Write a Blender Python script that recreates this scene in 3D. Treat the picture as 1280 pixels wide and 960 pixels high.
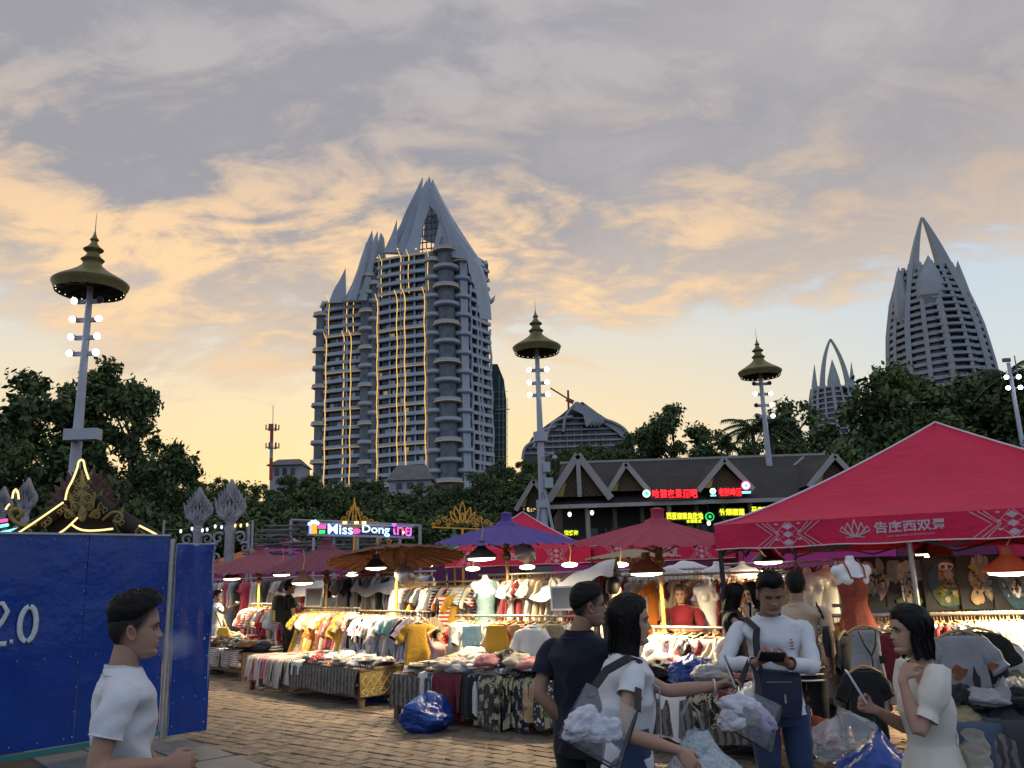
import bpy, bmesh, math, random
import numpy as np
from mathutils import Matrix, Vector, noise as mnoise
for o in list(bpy.data.objects): bpy.data.objects.remove(o)
SC = bpy.context.scene
COL = SC.collection
PI = math.pi
rad = math.radians
# ------------------------------------------------------------------ camera
F, PITCH, ROLL, CAMH = 1040.0, rad(13.05), rad(-1.9), 1.7
cam_data = bpy.data.cameras.new('camera')
cam = bpy.data.objects.new('camera', cam_data); COL.objects.link(cam)
cam_data.sensor_fit = 'HORIZONTAL'; cam_data.sensor_width = 36.0
cam_data.lens = 36.0 * F / 1280.0
cam_data.clip_start = 0.05; cam_data.clip_end = 6000
CM = Matrix.Rotation(PI/2 + PITCH, 4, 'X') @ Matrix.Rotation(ROLL, 4, 'Z')
CM.translation = (0, 0, CAMH)
cam.matrix_world = CM
SC.camera = cam
# ------------------------------------------------------------------ world / sky
SUN_AZ = math.atan2(-0.20, 1.0)      # sunset glow lies behind the big tower
world = bpy.data.worlds.new('World'); SC.world = world; world.use_nodes = True
def build_sky():
    nt = world.node_tree; nt.nodes.clear()
    N = nt.nodes.new; L = nt.links.new
    def math_(op, a, b=None, c=None, clamp=False):
        n = N('ShaderNodeMath'); n.operation = op; n.use_clamp = clamp
        for i, v in enumerate((a, b, c)):
            if v is None: continue
            if isinstance(v, (int, float)): n.inputs[i].default_value = v
            else: L(v, n.inputs[i])
        return n.outputs[0]
    def mix(f, a, b):
        n = N('ShaderNodeMix'); n.data_type = 'RGBA'; n.clamp_factor = True
        if isinstance(f, (int, float)): n.inputs[0].default_value = f
        else: L(f, n.inputs[0])
        for i, v in ((6, a), (7, b)):
            if isinstance(v, tuple): n.inputs[i].default_value = (*v, 1)
            else: L(v, n.inputs[i])
        return n.outputs[2]
    def ramp(v, lo, hi, smooth=True):
        n = N('ShaderNodeMapRange'); n.interpolation_type = 'SMOOTHSTEP' if smooth else 'LINEAR'
        L(v, n.inputs[0]); n.inputs[1].default_value = lo; n.inputs[2].default_value = hi
        n.inputs[3].default_value = 0; n.inputs[4].default_value = 1
        return n.outputs[0]
    tc = N('ShaderNodeTexCoord'); sep = N('ShaderNodeSeparateXYZ'); L(tc.outputs['Generated'], sep.inputs[0])
    x, y, z = sep.outputs
    zc = math_('MAXIMUM', z, 0.0)
    # cloud sheet: direction projected on a flat layer high above
    den = math_('ADD', zc, 0.26)
    cmb = N('ShaderNodeCombineXYZ'); L(math_('DIVIDE', x, den), cmb.inputs[0]); L(math_('DIVIDE', y, den), cmb.inputs[1])
    uv = cmb.outputs[0]
    def fbm(scale, detail, rough, off, sx=1.0, sy=1.0, dist=0.0):
        mp = N('ShaderNodeMapping'); L(uv, mp.inputs[0]); mp.inputs['Location'].default_value = (off, off*0.7, off*0.3)
        mp.inputs['Scale'].default_value = (sx, sy, 1); mp.inputs['Rotation'].default_value = (0, 0, rad(24))
        n = N('ShaderNodeTexNoise'); n.noise_dimensions = '3D'; L(mp.outputs[0], n.inputs['Vector'])
        n.inputs['Scale'].default_value = scale; n.inputs['Detail'].default_value = detail
        n.inputs['Roughness'].default_value = rough; n.inputs['Distortion'].default_value = dist
        return n.outputs['Fac']
    # sunset side factor (by compass direction only)
    sx, sy = math.sin(SUN_AZ), math.cos(SUN_AZ)
    hyp = math_('MAXIMUM', math_('SQRT', math_('ADD', math_('MULTIPLY', x, x), math_('MULTIPLY', y, y))), 0.001)
    dot = math_('DIVIDE', math_('ADD', math_('MULTIPLY', x, sx), math_('MULTIPLY', y, sy)), hyp)
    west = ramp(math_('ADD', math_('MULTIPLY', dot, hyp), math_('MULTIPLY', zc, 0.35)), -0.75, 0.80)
    glow = ramp(dot, 0.74, 0.995)
    sky = N('ShaderNodeTexSky'); sky.sky_type = 'NISHITA'; sky.sun_disc = False
    sky.sun_elevation = rad(1.5); sky.sun_rotation = SUN_AZ
    sky.air_density = 1.0; sky.dust_density = 2.0; sky.ozone_density = 1.5
    vm = N('ShaderNodeVectorMath'); vm.operation = 'SCALE'; L(sky.outputs[0], vm.inputs[0]); vm.inputs[3].default_value = 0.12
    clear = mix(ramp(z, 0.02, 0.48), (0.64, 0.65, 0.56), (0.42, 0.53, 0.68))
    clear = mix(math_('MULTIPLY', glow, math_('SUBTRACT', 1.0, ramp(z, 0.08, 0.42))), clear, (0.84, 0.63, 0.32))
    clear = mix(0.10, clear, vm.outputs[0])
    n1 = fbm(1.05, 9, 0.56, 4.3, 1.0, 1.15, 0.5)      # broad masses
    n2 = fbm(2.9, 10, 0.60, 7.7, 0.85, 1.25, 0.8)       # torn texture
    n3 = fbm(0.5, 3, 0.5, 1.7)                        # where the sheet is thick
    n4 = fbm(6.5, 8, 0.62, 2.2, 0.75, 1.3, 0.5)
    m = math_('ADD', math_('ADD', math_('MULTIPLY', n1, 0.46), math_('MULTIPLY', n2, 0.42)), math_('MULTIPLY', n4, 0.20))
    m = math_('ADD', m, math_('MULTIPLY', n3, 0.36))
    m = math_('ADD', m, math_('MULTIPLY', ramp(z, 0.12, 0.50), 0.16))
    m = math_('ADD', m, math_('MULTIPLY', math_('MULTIPLY', glow, ramp(z, 0.18, 0.34)), 0.05))
    m = math_('SUBTRACT', m, math_('MULTIPLY', math_('SUBTRACT', 1.0, ramp(z, 0.16, 0.42)), 0.085))
    mask = ramp(m, 0.725, 0.84)
    thick = ramp(m, 0.82, 0.99)
    lit = ramp(math_('ADD', math_('MULTIPLY', n2, 0.52), math_('MULTIPLY', n4, 0.48)), 0.45, 0.60)
    band = math_('MULTIPLY', ramp(z, 0.16, 0.34), math_('SUBTRACT', 1.0, ramp(z, 0.36, 0.58)))
    ccol = mix(ramp(z, 0.14, 0.50), (0.58, 0.45, 0.33), (0.33, 0.31, 0.315))
    ccol = mix(math_('MULTIPLY', math_('MULTIPLY', thick, ramp(z, 0.20, 0.46)), 0.9), ccol, (0.245, 0.238, 0.262))
    wl = math_('MULTIPLY', math_('MULTIPLY', lit, band), math_('ADD', math_('MULTIPLY', glow, 0.55), 0.25))
    ccol = mix(wl, ccol, (0.92, 0.60, 0.29))
    ccol = mix(math_('MULTIPLY', math_('MULTIPLY', lit, ramp(z, 0.38, 0.56)), 0.60), ccol, (0.43, 0.395, 0.385))
    col = mix(math_('MULTIPLY', mask, 0.94), clear, ccol)
    # unseen eastern sky behind the viewer, brightened to lift the ambient light
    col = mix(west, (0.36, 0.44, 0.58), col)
    col = mix(ramp(z, -0.02, 0.0), (0.05, 0.05, 0.05), col)
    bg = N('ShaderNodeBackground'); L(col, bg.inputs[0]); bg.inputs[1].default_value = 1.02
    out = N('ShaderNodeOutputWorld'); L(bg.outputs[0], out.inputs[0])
build_sky()
# ------------------------------------------------------------------ sun (just set, behind the hill)
sd = bpy.data.lights.new('sun', 'SUN'); sd.energy = 0.25; sd.angle = rad(6); sd.color = (1.0, 0.66, 0.36)
sun = bpy.data.objects.new('sun', sd); COL.objects.link(sun)
sun.rotation_euler = Vector((-math.sin(SUN_AZ), -math.cos(SUN_AZ), -math.tan(rad(3)))).to_track_quat('-Z', 'Y').to_euler()
# ------------------------------------------------------------------ exposure, sampling
vs = SC.view_settings; vs.view_transform = 'Standard'; vs.look = 'None'; vs.exposure = 0.4; vs.gamma = 1.0; vs.use_curve_mapping = False
SC.cycles.use_denoising = True
SC.cycles.max_bounces = 6; SC.cycles.diffuse_bounces = 3; SC.cycles.glossy_bounces = 3
SC.cycles.transmission_bounces = 6; SC.cycles.transparent_max_bounces = 12
SC.cycles.sample_clamp_indirect = 4.0; SC.cycles.caustics_reflective = False; SC.cycles.caustics_refractive = False

# ================================================================== helpers
CMn = np.array(CM.to_3x3())
CO = np.array([0, 0, CAMH])
def ray(x, y): return CMn @ np.array([(x - 640) / F, -(y - 480) / F, -1.0])
def at(x, y, Y):
    d = ray(x, y); return CO + d * (Y / d[1])
def gnd(x, y, z=0.0):
    d = ray(x, y); return CO + d * ((z - CAMH) / d[2])
rng = random.Random(7)
def U(a, b): return rng.uniform(a, b)
def V(*a): return np.array(a, float)
def unit(v): v = np.asarray(v, float); return v / (np.linalg.norm(v) + 1e-12)
def srgb(r, g, b):
    f = lambda c: (c/255)/12.92 if c/255 <= 0.04045 else (((c/255)+0.055)/1.055)**2.4
    return (f(r), f(g), f(b))

class MB:
    def __init__(s): s.v = []; s.f = []; s.m = []; s.n = 0
    def add(s, vs, fs, mi=0):
        b = s.n; vs = np.asarray(vs, float).reshape(-1, 3); s.v.append(vs); s.n += len(vs)
        for f in fs: s.f.append([b + i for i in f]); s.m.append(mi)
        return s
    def box(s, c, size, rz=0.0, mi=0, axes=None):
        hx, hy, hz = np.asarray(size) / 2
        p = np.array([(sx*hx, sy*hy, sz*hz) for sz in (-1, 1) for sy in (-1, 1) for sx in (-1, 1)])
        if axes is not None: p = p @ np.array(axes)
        elif rz:
            k, q = math.cos(rz), math.sin(rz); p = np.stack([p[:,0]*k - p[:,1]*q, p[:,0]*q + p[:,1]*k, p[:,2]], 1)
        return s.add(p + np.asarray(c), [(0,2,3,1),(4,5,7,6),(0,1,5,4),(2,6,7,3),(0,4,6,2),(1,3,7,5)], mi)
    def beam(s, a, b, w, h, mi=0, up=(0,0,1)):
        a, b = np.asarray(a, float), np.asarray(b, float); d = b - a; L = np.linalg.norm(d); d = d / L
        sd_ = np.cross(d, up)
        if np.linalg.norm(sd_) < 1e-4: sd_ = np.cross(d, (1, 0, 0))
        sd_ = unit(sd_); u2 = np.cross(sd_, d)
        return s.box((a + b)/2, (L, w, h), mi=mi, axes=[d, sd_, u2])
    def tube(s, pts, r, n=8, cap=True, mi=0, flat=1.0, ref=None):
        pts = [np.asarray(p, float) for p in pts]; k = len(pts)
        rs = [r]*k if np.isscalar(r) else list(r)
        nrm = None; vs_ = []; ang = np.linspace(0, 2*PI, n, endpoint=False)
        for i, p in enumerate(pts):
            t = unit(pts[min(i+1, k-1)] - pts[max(i-1, 0)])
            if nrm is None:
                nrm = np.array(ref, float) if ref is not None else (np.array([0,0,1.]) if abs(t[2]) < .9 else np.array([1.,0,0]))
            nrm = nrm - t*np.dot(nrm, t)
            if np.linalg.norm(nrm) < 1e-6: nrm = np.cross(t, (0.3, 0.5, 0.8))
            nrm = unit(nrm); bn = np.cross(t, nrm)
            vs_.append(p + rs[i]*(np.cos(ang)[:, None]*bn + flat*np.sin(ang)[:, None]*nrm))
        vs_ = np.concatenate(vs_); fs = []
        for i in range(k-1):
            for j in range(n):
                j2 = (j+1) % n; fs.append((i*n+j, i*n+j2, (i+1)*n+j2, (i+1)*n+j))
        if cap: fs.append(tuple(range(n))[::-1]); fs.append(tuple((k-1)*n + j for j in range(n)))
        return s.add(vs_, fs, mi)
    def lathe(s, prof, n=24, c=(0,0,0), mi=0, a0=0.0, a1=2*PI, wob=None):
        full = abs(a1 - a0 - 2*PI) < 1e-6
        k = n if full else n + 1
        ang = np.linspace(a0, a1, k, endpoint=not full); vs_ = []
        for (r, z) in prof:
            rr = r if wob is None else r*wob(ang)
            vs_.append(np.stack([rr*np.cos(ang), rr*np.sin(ang), np.full(k, z)], 1))
        vs_ = np.concatenate(vs_) + np.asarray(c); fs = []
        for i in range(len(prof)-1):
            for j in range(n):
                j2 = (j+1) % k; fs.append((i*k+j, i*k+j2, (i+1)*k+j2, (i+1)*k+j))
        return s.add(vs_, fs, mi)
    def prism(s, poly, o, ax, ay, depth, mi=0):
        """polygon in plane (o, ax, ay) extruded +-depth/2 along the normal"""
        ax, ay = np.asarray(ax, float), np.asarray(ay, float); nz = unit(np.cross(ax, ay)); o = np.asarray(o, float)
        P = np.array([o + a*ax + b*ay for a, b in poly]); k = len(P)
        vs_ = np.concatenate([P - nz*depth/2, P + nz*depth/2])
        fs = [tuple(range(k))[::-1], tuple(range(k, 2*k))] + [(i, (i+1) % k, k + (i+1) % k, k + i) for i in range(k)]
        return s.add(vs_, fs, mi)
    def grid(s, fn, nu, nv, mi=0, wrap=False):
        vs_ = [fn(i/(nu if wrap else nu-1), j/(nv-1)) for j in range(nv) for i in range(nu)]; fs = []
        for j in range(nv-1):
            for i in range(nu if wrap else nu-1):
                i2 = (i+1) % nu; fs.append((j*nu+i, j*nu+i2, (j+1)*nu+i2, (j+1)*nu+i))
        return s.add(vs_, fs, mi)
    def ball(s, c, r, n=12, m=8, mi=0, axes=None):
        r = np.ones(3)*r if np.isscalar(r) else np.asarray(r, float); vs_ = []; c = np.asarray(c, float)
        for j in range(m+1):
            ph = PI*j/m - PI/2
            for i in range(n):
                a = 2*PI*i/n; p = np.array([math.cos(ph)*math.cos(a), math.cos(ph)*math.sin(a), math.sin(ph)])*r
                if axes is not None: p = p @ np.array(axes)
                vs_.append(c + p)
        fs = [(j*n+i, j*n+(i+1) % n, (j+1)*n+(i+1) % n, (j+1)*n+i) for j in range(m) for i in range(n)]
        return s.add(vs_, fs, mi)
    def mesh(s, name, mats, off=(0,0,0), smooth=False):
        me = bpy.data.meshes.new(name)
        vs_ = np.concatenate(s.v) - np.asarray(off)
        me.from_pydata(vs_.tolist(), [], s.f)
        if not isinstance(mats, (list, tuple)): mats = [mats]
        for m in mats: me.materials.append(M[m] if isinstance(m, str) else m)
        if len(mats) > 1: me.polygons.foreach_set('material_index', s.m)
        if smooth is not False:
            me.polygons.foreach_set('use_smooth', [True]*len(s.f))
            if smooth is not True: me.set_sharp_from_angle(angle=rad(smooth))
        me.validate(); me.update()
        return me
    def build(s, name, mats, parent=None, smooth=False, loc=None, **kw):
        off = np.zeros(3)
        if parent is not None: off = ORG.get(parent.name, np.zeros(3))
        elif loc is not None: off = np.asarray(loc, float)
        ob = bpy.data.objects.new(name, s.mesh(name, mats, off, smooth)); COL.objects.link(ob)
        if parent is not None: ob.parent = parent; ORG[ob.name] = off
        else: ob.location = off; ORG[ob.name] = off
        return tag(ob, **kw)
ORG = {}
def tag(o, label=None, cat=None, group=None, kind=None):
    if label: o['label'] = label
    if cat: o['category'] = cat
    if group: o['group'] = group
    if kind: o['kind'] = kind
    return o
def thing(name, loc, label, cat, group=None):
    o = bpy.data.objects.new(name, None); o.empty_display_size = 0.2; COL.objects.link(o)
    o.location = tuple(float(k) for k in loc); ORG[o.name] = np.asarray(loc, float)
    return tag(o, label, cat, group)
KIDS = {}
def dup(root, loc=None, rz=None, scale=None, label=None, group=None, color=None):
    r = root.copy(); COL.objects.link(r)
    if loc is not None: r.location = tuple(float(k) for k in loc)
    if rz is not None: r.rotation_euler = (0, 0, rz)
    if scale is not None: r.scale = (scale,)*3 if np.isscalar(scale) else scale
    if label: r['label'] = label
    if group: r['group'] = group
    for ch in root.children:
        c = ch.copy(); COL.objects.link(c); c.parent = r
        for g in ch.children:
            d = g.copy(); COL.objects.link(d); d.parent = c
    if color is not None: r.color = (*color, 1)
    return r
def text_mesh(body, size, extrude=0.01, offset=0.0, shear=0.0, space=1.0, align='CENTER'):
    cu = bpy.data.curves.new('txt', 'FONT'); cu.body = body; cu.size = size; cu.extrude = extrude; cu.offset = offset
    cu.shear = shear; cu.align_x = align; cu.align_y = 'CENTER'; cu.space_character = space; cu.resolution_u = 3
    o = bpy.data.objects.new('txt', cu); COL.objects.link(o)
    bpy.context.view_layer.update()
    me = bpy.data.meshes.new_from_object(o.evaluated_get(bpy.context.evaluated_depsgraph_get()))
    vs_ = np.array([v.co[:] for v in me.vertices]); fs = [tuple(p.vertices) for p in me.polygons]
    bpy.data.objects.remove(o); bpy.data.curves.remove(cu); bpy.data.meshes.remove(me)
    return vs_, fs
def put_text(mb, body, size, o, ax, ay, extrude=0.01, offset=0.0, mi=0, warp=None, sx=1.0, **kw):
    vs_, fs = text_mesh(body, size, extrude, offset, **kw)
    ax, ay = unit(ax), unit(ay); nz = np.cross(ax, ay)
    P = np.asarray(o) + vs_[:, :1]*sx*ax + vs_[:, 1:2]*ay + vs_[:, 2:]*nz
    if warp is not None: P = warp(P)
    mb.add(P, fs, mi)
def ns(p, s=1.0): return mnoise.noise(Vector((float(p[0])*s, float(p[1])*s, float(p[2])*s)))

# ================================================================== materials
M = {}
def mat(name, col, rough=0.7, var=0.15, vscale=3.0, bump=0.0, bscale=20.0, metal=0.0, spec=0.5, objcol=False, emit=None, estr=0.0,
        trans=0.0, alpha=1.0, coat=0.0, subs=0.0, attr=None, sheen=0.0, pattern=None, col2=None, detail=4.0, ior=1.45):
    m = bpy.data.materials.new(name); m.use_nodes = True; nt = m.node_tree; N = nt.nodes.new; L = nt.links.new
    b = nt.nodes['Principled BSDF']
    b.inputs['Roughness'].default_value = rough; b.inputs['Metallic'].default_value = metal
    b.inputs['Specular IOR Level'].default_value = spec; b.inputs['Coat Weight'].default_value = coat
    b.inputs['Transmission Weight'].default_value = trans; b.inputs['Alpha'].default_value = alpha; b.inputs['IOR'].default_value = ior
    if sheen: b.inputs['Sheen Weight'].default_value = sheen
    if subs: b.inputs['Subsurface Weight'].default_value = subs; b.inputs['Subsurface Radius'].default_value = (0.012, 0.005, 0.003)
    tc = N('ShaderNodeTexCoord'); co = tc.outputs['Object']
    def noise(sc, det=detail, rg=0.6):
        n = N('ShaderNodeTexNoise'); L(co, n.inputs['Vector']); n.inputs['Scale'].default_value = sc; n.inputs['Detail'].default_value = det; n.inputs['Roughness'].default_value = rg; return n.outputs['Fac']
    def mixc(f, a, c2, mode='MIX'):
        n = N('ShaderNodeMix'); n.data_type = 'RGBA'; n.blend_type = mode
        if isinstance(f, (int, float)): n.inputs[0].default_value = f
        else: L(f, n.inputs[0])
        for i, v in ((6, a), (7, c2)):
            if isinstance(v, tuple): n.inputs[i].default_value = (*v[:3], 1)
            else: L(v, n.inputs[i])
        return n.outputs[2]
    def thr(v, lo, hi):
        n = N('ShaderNodeMapRange'); L(v, n.inputs[0]); n.inputs[1].default_value = lo; n.inputs[2].default_value = hi; return n.outputs[0]
    if objcol: oi = N('ShaderNodeObjectInfo'); base = oi.outputs['Color']
    elif attr: an = N('ShaderNodeAttribute'); an.attribute_name = attr; base = an.outputs['Color']
    else: base = col
    if pattern:
        c2 = col2 if col2 else (0.75, 0.72, 0.65)
        if pattern == 'floral':
            vn = N('ShaderNodeTexVoronoi'); L(co, vn.inputs['Vector']); vn.inputs['Scale'].default_value = 26
            base = mixc(thr(vn.outputs['Distance'], 0.34, 0.26), base, c2)
            n2 = noise(19); base = mixc(thr(n2, 0.55, 0.62), base, (0.05, 0.06, 0.05))
        elif pattern == 'stripe':
            w = N('ShaderNodeTexWave'); L(co, w.inputs['Vector']); w.inputs['Scale'].default_value = 7; w.bands_direction = 'Z'; w.inputs['Distortion'].default_value = 0.6
            base = mixc(thr(w.outputs['Fac'], 0.45, 0.55), base, c2)
        elif pattern == 'vstripe':
            w = N('ShaderNodeTexWave'); L(co, w.inputs['Vector']); w.inputs['Scale'].default_value = 4.5; w.bands_direction = 'X'; w.inputs['Distortion'].default_value = 0.8
            base = mixc(thr(w.outputs['Fac'], 0.4, 0.6), base, c2)
        elif pattern == 'leaf':
            n2 = noise(9, 3); base = mixc(thr(n2, 0.5, 0.54), base, c2)
            n3 = noise(15, 2); base = mixc(thr(n3, 0.58, 0.62), base, tuple(k*0.3 for k in c2))
        elif pattern == 'weave':
            w = N('ShaderNodeTexWave'); L(co, w.inputs['Vector']); w.inputs['Scale'].default_value = 5; w.bands_direction = 'X'; w.inputs['Distortion'].default_value = 3.5; w.inputs['Detail Scale'].default_value = 3
            base = mixc(thr(w.outputs['Fac'], 0.35, 0.65), base, c2)
        elif pattern == 'batik':
            vn = N('ShaderNodeTexVoronoi'); L(co, vn.inputs['Vector']); vn.inputs['Scale'].default_value = 13; vn.distance = 'MANHATTAN'
            w = N('ShaderNodeMath'); w.operation = 'PINGPONG'; L(vn.outputs['Distance'], w.inputs[0]); w.inputs[1].default_value = 0.13
            base = mixc(thr(w.outputs[0], 0.055, 0.075), base, c2)
    if var:
        nv = noise(vscale); k = thr(nv, 0.25, 0.75)
        lo, hi = 1 - var, 1 + var*0.6
        cr = N('ShaderNodeMix'); cr.data_type = 'RGBA'; L(k, cr.inputs[0]); cr.inputs[6].default_value = (lo, lo, lo, 1); cr.inputs[7].default_value = (hi, hi, hi, 1)
        base = mixc(1.0, base, cr.outputs[2], 'MULTIPLY')
    if isinstance(base, tuple): b.inputs['Base Color'].default_value = (*base, 1)
    else: L(base, b.inputs['Base Color'])
    if bump:
        bn = N('ShaderNodeBump'); bn.inputs['Strength'].default_value = 1.0; bn.inputs['Distance'].default_value = bump
        L(noise(bscale, 5), bn.inputs['Height']); L(bn.outputs[0], b.inputs['Normal'])
    if emit is not None:
        b.inputs['Emission Color'].default_value = (*emit, 1); b.inputs['Emission Strength'].default_value = estr
    M[name] = m
    return m
# ================================================================== the far setting
mat('tower_paint', (0.40, 0.44, 0.50), 0.6, 0.12, 0.25, bump=0.02, bscale=1.5)
mat('tower_glass', (0.025, 0.03, 0.038), 0.18, 0.5, 0.35, spec=0.6)
mat('tower_recess', (0.15, 0.165, 0.185), 0.6, 0.5, 0.5)
mat('neon_yellow', (0.5, 0.35, 0.08), 0.5, 0, emit=(1.0, 0.58, 0.13), estr=0.85)
mat('neon_soft', (0.5, 0.4, 0.2), 0.5, 0, emit=(1.0, 0.62, 0.25), estr=0.15)
mat('stone_white', (0.33, 0.35, 0.37), 0.7, 0.12, 0.2)
mat('green_net', (0.035, 0.085, 0.075), 0.8, 0.3, 0.6, bump=0.1, bscale=2)
mat('red_steel', (0.35, 0.05, 0.03), 0.5)
mat('grey_steel', (0.32, 0.33, 0.35), 0.45, 0.15, 4, metal=0.3)
mat('roof_grey', (0.16, 0.155, 0.15), 0.8, 0.25, 0.6)
mat('bark', (0.09, 0.07, 0.05), 0.9, 0.3, 6, bump=0.03, bscale=12)
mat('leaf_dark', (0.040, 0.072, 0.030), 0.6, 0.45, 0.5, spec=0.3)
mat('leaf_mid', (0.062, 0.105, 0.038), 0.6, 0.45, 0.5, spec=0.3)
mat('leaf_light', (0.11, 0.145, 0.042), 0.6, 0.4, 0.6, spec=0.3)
mat('earth', (0.07, 0.062, 0.045), 0.95, 0.35, 0.2)
mat('grass_floor', (0.035, 0.045, 0.02), 0.95, 0.4, 0.15)

def terrain(x, y):
    t = min(max((y - 62) / 75.0, 0), 1); t = t*t*(3 - 2*t)
    return t * (10.0 + 3.0*math.sin(x*0.021 + 0.6))
# ground sheet, one piece to the horizon (the market square is paved on top of it)
g = MB()
xs = np.concatenate([[-3000, -900], np.linspace(-260, 260, 40), [900, 3000]])
ys = np.concatenate([[-900, -200, -30], np.linspace(0, 60, 7), np.linspace(65, 170, 22), [300, 700, 1500, 4000]])
g.grid(lambda u, v: (lambda x, y: (x, y, terrain(x, y) - 0.06))(xs[round(u*(len(xs)-1))], ys[round(v*(len(ys)-1))]), len(xs), len(ys))
g.build('ground', 'earth', smooth=True, kind='structure')

def hit(px, py, p0, nrm):
    d = ray(px, py); t = np.dot(np.asarray(p0) - CO, nrm) / np.dot(d, nrm); return CO + d*t
def shared(name, me, loc, parent):
    o = bpy.data.objects.new(name, me); COL.objects.link(o); o.parent = parent
    o.location = tuple(float(k) for k in loc); ORG[o.name] = ORG[parent.name]; return o
def plate(mb, pts, p0, nrm, th, mi=0):
    nrm = unit(nrm); P = np.array([hit(a, b, p0, nrm) for a, b in pts]); k = len(P)
    mb.add(np.concatenate([P - nrm*th/2, P + nrm*th/2]), [tuple(range(k)), tuple(range(k, 2*k))[::-1]] + [(i, k+i, k+(i+1) % k, (i+1) % k) for i in range(k)], mi)
def smoothpts(pts, n=3):
    for _ in range(n):
        q = [pts[0]]
        for a, b in zip(pts[:-1], pts[1:]): q += [(a[0]*.75+b[0]*.25, a[1]*.75+b[1]*.25), (a[0]*.25+b[0]*.75, a[1]*.25+b[1]*.75)]
        pts = q + [pts[-1]]
    return pts

# ------------------------------------------------------------------ the big tower
def big_tower():
    Y0 = 260.0; s = 0.2455
    O = at(500, 600, Y0); O[2] = 4.0
    T = thing('petal_tower', O, 'tall apartment tower with pointed petal crown and yellow neon strips', 'tower')
    zz = lambda y, x=520: at(x, y, Y0)[2]
    fh = (zz(330) - zz(570)) / 20.0                       # floor height, 12 px
    LX = lambda px: (px - 500) * s
    W = lambda x, y, z: (O[0] + x, O[1] + y, z)
    XL = lambda px, dy: (at(px, 480, Y0 + dy)[0] - O[0], dy)
    ztop, zl = zz(316), at(430, 377, Y0 + 13)[2]
    zb = O[2]
    # --- cores (dark glazing behind the balconies)
    c = MB()
    main = [(-11, 10), (-8, 7.6), (0, 4.4), (8.6, 2.0), (14, 1.5), (20, 2.6), (24.5, 7), (28.5, 14), (28, 26), (-10, 26)]
    left = [XL(402, 17), XL(407, 15), XL(430, 12.8), XL(458, 11.4), XL(464, 24), XL(404, 27)]
    def extr(mb, poly, z0, z1, mi=0):
        P = [W(x, y, z0) for x, y in poly] + [W(x, y, z1) for x, y in poly]; k = len(poly)
        mb.add(P, [tuple(range(k))[::-1], tuple(range(k, 2*k))] + [(i, (i+1) % k, k+(i+1) % k, k+i) for i in range(k)], mi)
    extr(c, main, zb, ztop); extr(c, left, zb, zl)
    c.build('glazed_core', 'tower_glass', T)
    # --- parapet bands: one object a floor, mesh shared
    def band(path, h, out, th=0.35):
        b = MB(); n = len(path); P = np.array([(x, y, 0) for x, y in path])
        tv = np.gradient(P, axis=0); nv = np.stack([tv[:, 1], -tv[:, 0], 0*tv[:, 0]], 1); nv /= np.linalg.norm(nv, axis=1)[:, None]
        A = P + nv*out; vs_ = np.concatenate([P, A, A + [0, 0, h], P + [0, 0, h]]); fs = []
        for i in range(n-1):
            for q in range(4): r = (q+1) % 4; fs.append((q*n+i, q*n+i+1, r*n+i+1, r*n+i))
        fs += [(0, n, 2*n, 3*n), (n-1, 4*n-1, 3*n-1, 2*n-1)]
        b.add(vs_, fs); return b.mesh('parapet', 'tower_paint')
    fa = [(-8 + 16.6*t, 7.6 - 5.6*t - 1.2*math.sin(PI*t)*0.6) for t in np.linspace(0, 1, 9)]
    fr = [(22.4 + 6.0*t, 4.2 + 9.4*t) for t in np.linspace(0, 1, 5)]
    LF = lambda t: (lambda q: (q[0], q[1]))(XL(407 + 45*t, 14.9 - 3.2*t))
    fl = [(LF(t)[0], LF(t)[1] - 0.5*math.sin(PI*t)) for t in np.linspace(0, 1, 7)]
    nfl = int((ztop - zb) / fh)
    m1, m2, m3 = band(fa, 1.15, 1.5), band(fr, 1.15, 1.3), band(fl, 1.15, 1.4)
    thin = band(fa, 0.35, 1.9)
    for k in range(nfl):
        z = ztop - (k + 1)*fh - O[2]
        shared('parapet', m1, (0, 0, z), T)
        shared('parapet', m2, (0, 0, z), T)
        zk = zl - (k + 1)*fh - O[2]
        if zk > 0: shared('parapet', m3, (0, 0, zk), T)
    rr_ = random.Random(4); wm = MB(); wm.box((0, 0, 0), (1.5, .1, 1.5)); wms = [wm.mesh('window', m_) for m_ in ('tower_paint', 'tower_recess', 'neon_soft')]
    for k in range(150):
        t = rr_.random(); fl_ = rr_.randrange(2, nfl - 1); m_ = wms[0 if rr_.random() < .5 else (1 if rr_.random() < .86 else 2)]
        if k % 3: x, y = -8 + 16.6*t, 7.6 - 5.6*t - .72*math.sin(PI*t); z = ztop - fl_*fh
        else: x, y = LF(t); y -= .5*math.sin(PI*t); z = zl - fl_*fh
        if z > zb + 5: shared('window', m_, (x, y - .12, z - O[2] + 1.9), T).rotation_euler[2] = -.32
    # columns between bays
    col = MB()
    for t in (0.0, 0.24, 0.47, 0.53, 0.76, 1.0):
        x, y = -8 + 16.6*t, 7.6 - 5.6*t
        col.box(W(x, y - 0.7, (zb + ztop)/2), (0.5, 1.0, ztop - zb))
    for t in (0.02, 0.5, 0.6, 1.0):
        x, y = LF(t); col.box(W(x, y - 0.6, (zb + zl)/2), (0.5, 1.0, zl - zb))
    col.build('bay_columns', 'tower_paint', T)
    # wall piers beside the rounded corner and the right face fins
    wl = MB()
    wl.box(W(10.0, 1.6, (zb + ztop)/2), (2.2, 1.2, ztop - zb))
    wl.box(W(20.8, 2.0, (zb + ztop - 2)/2), (2.6, 1.6, ztop - zb - 2), rz=0.5)
    wl.build('corner_walls', 'tower_paint', T)
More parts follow.
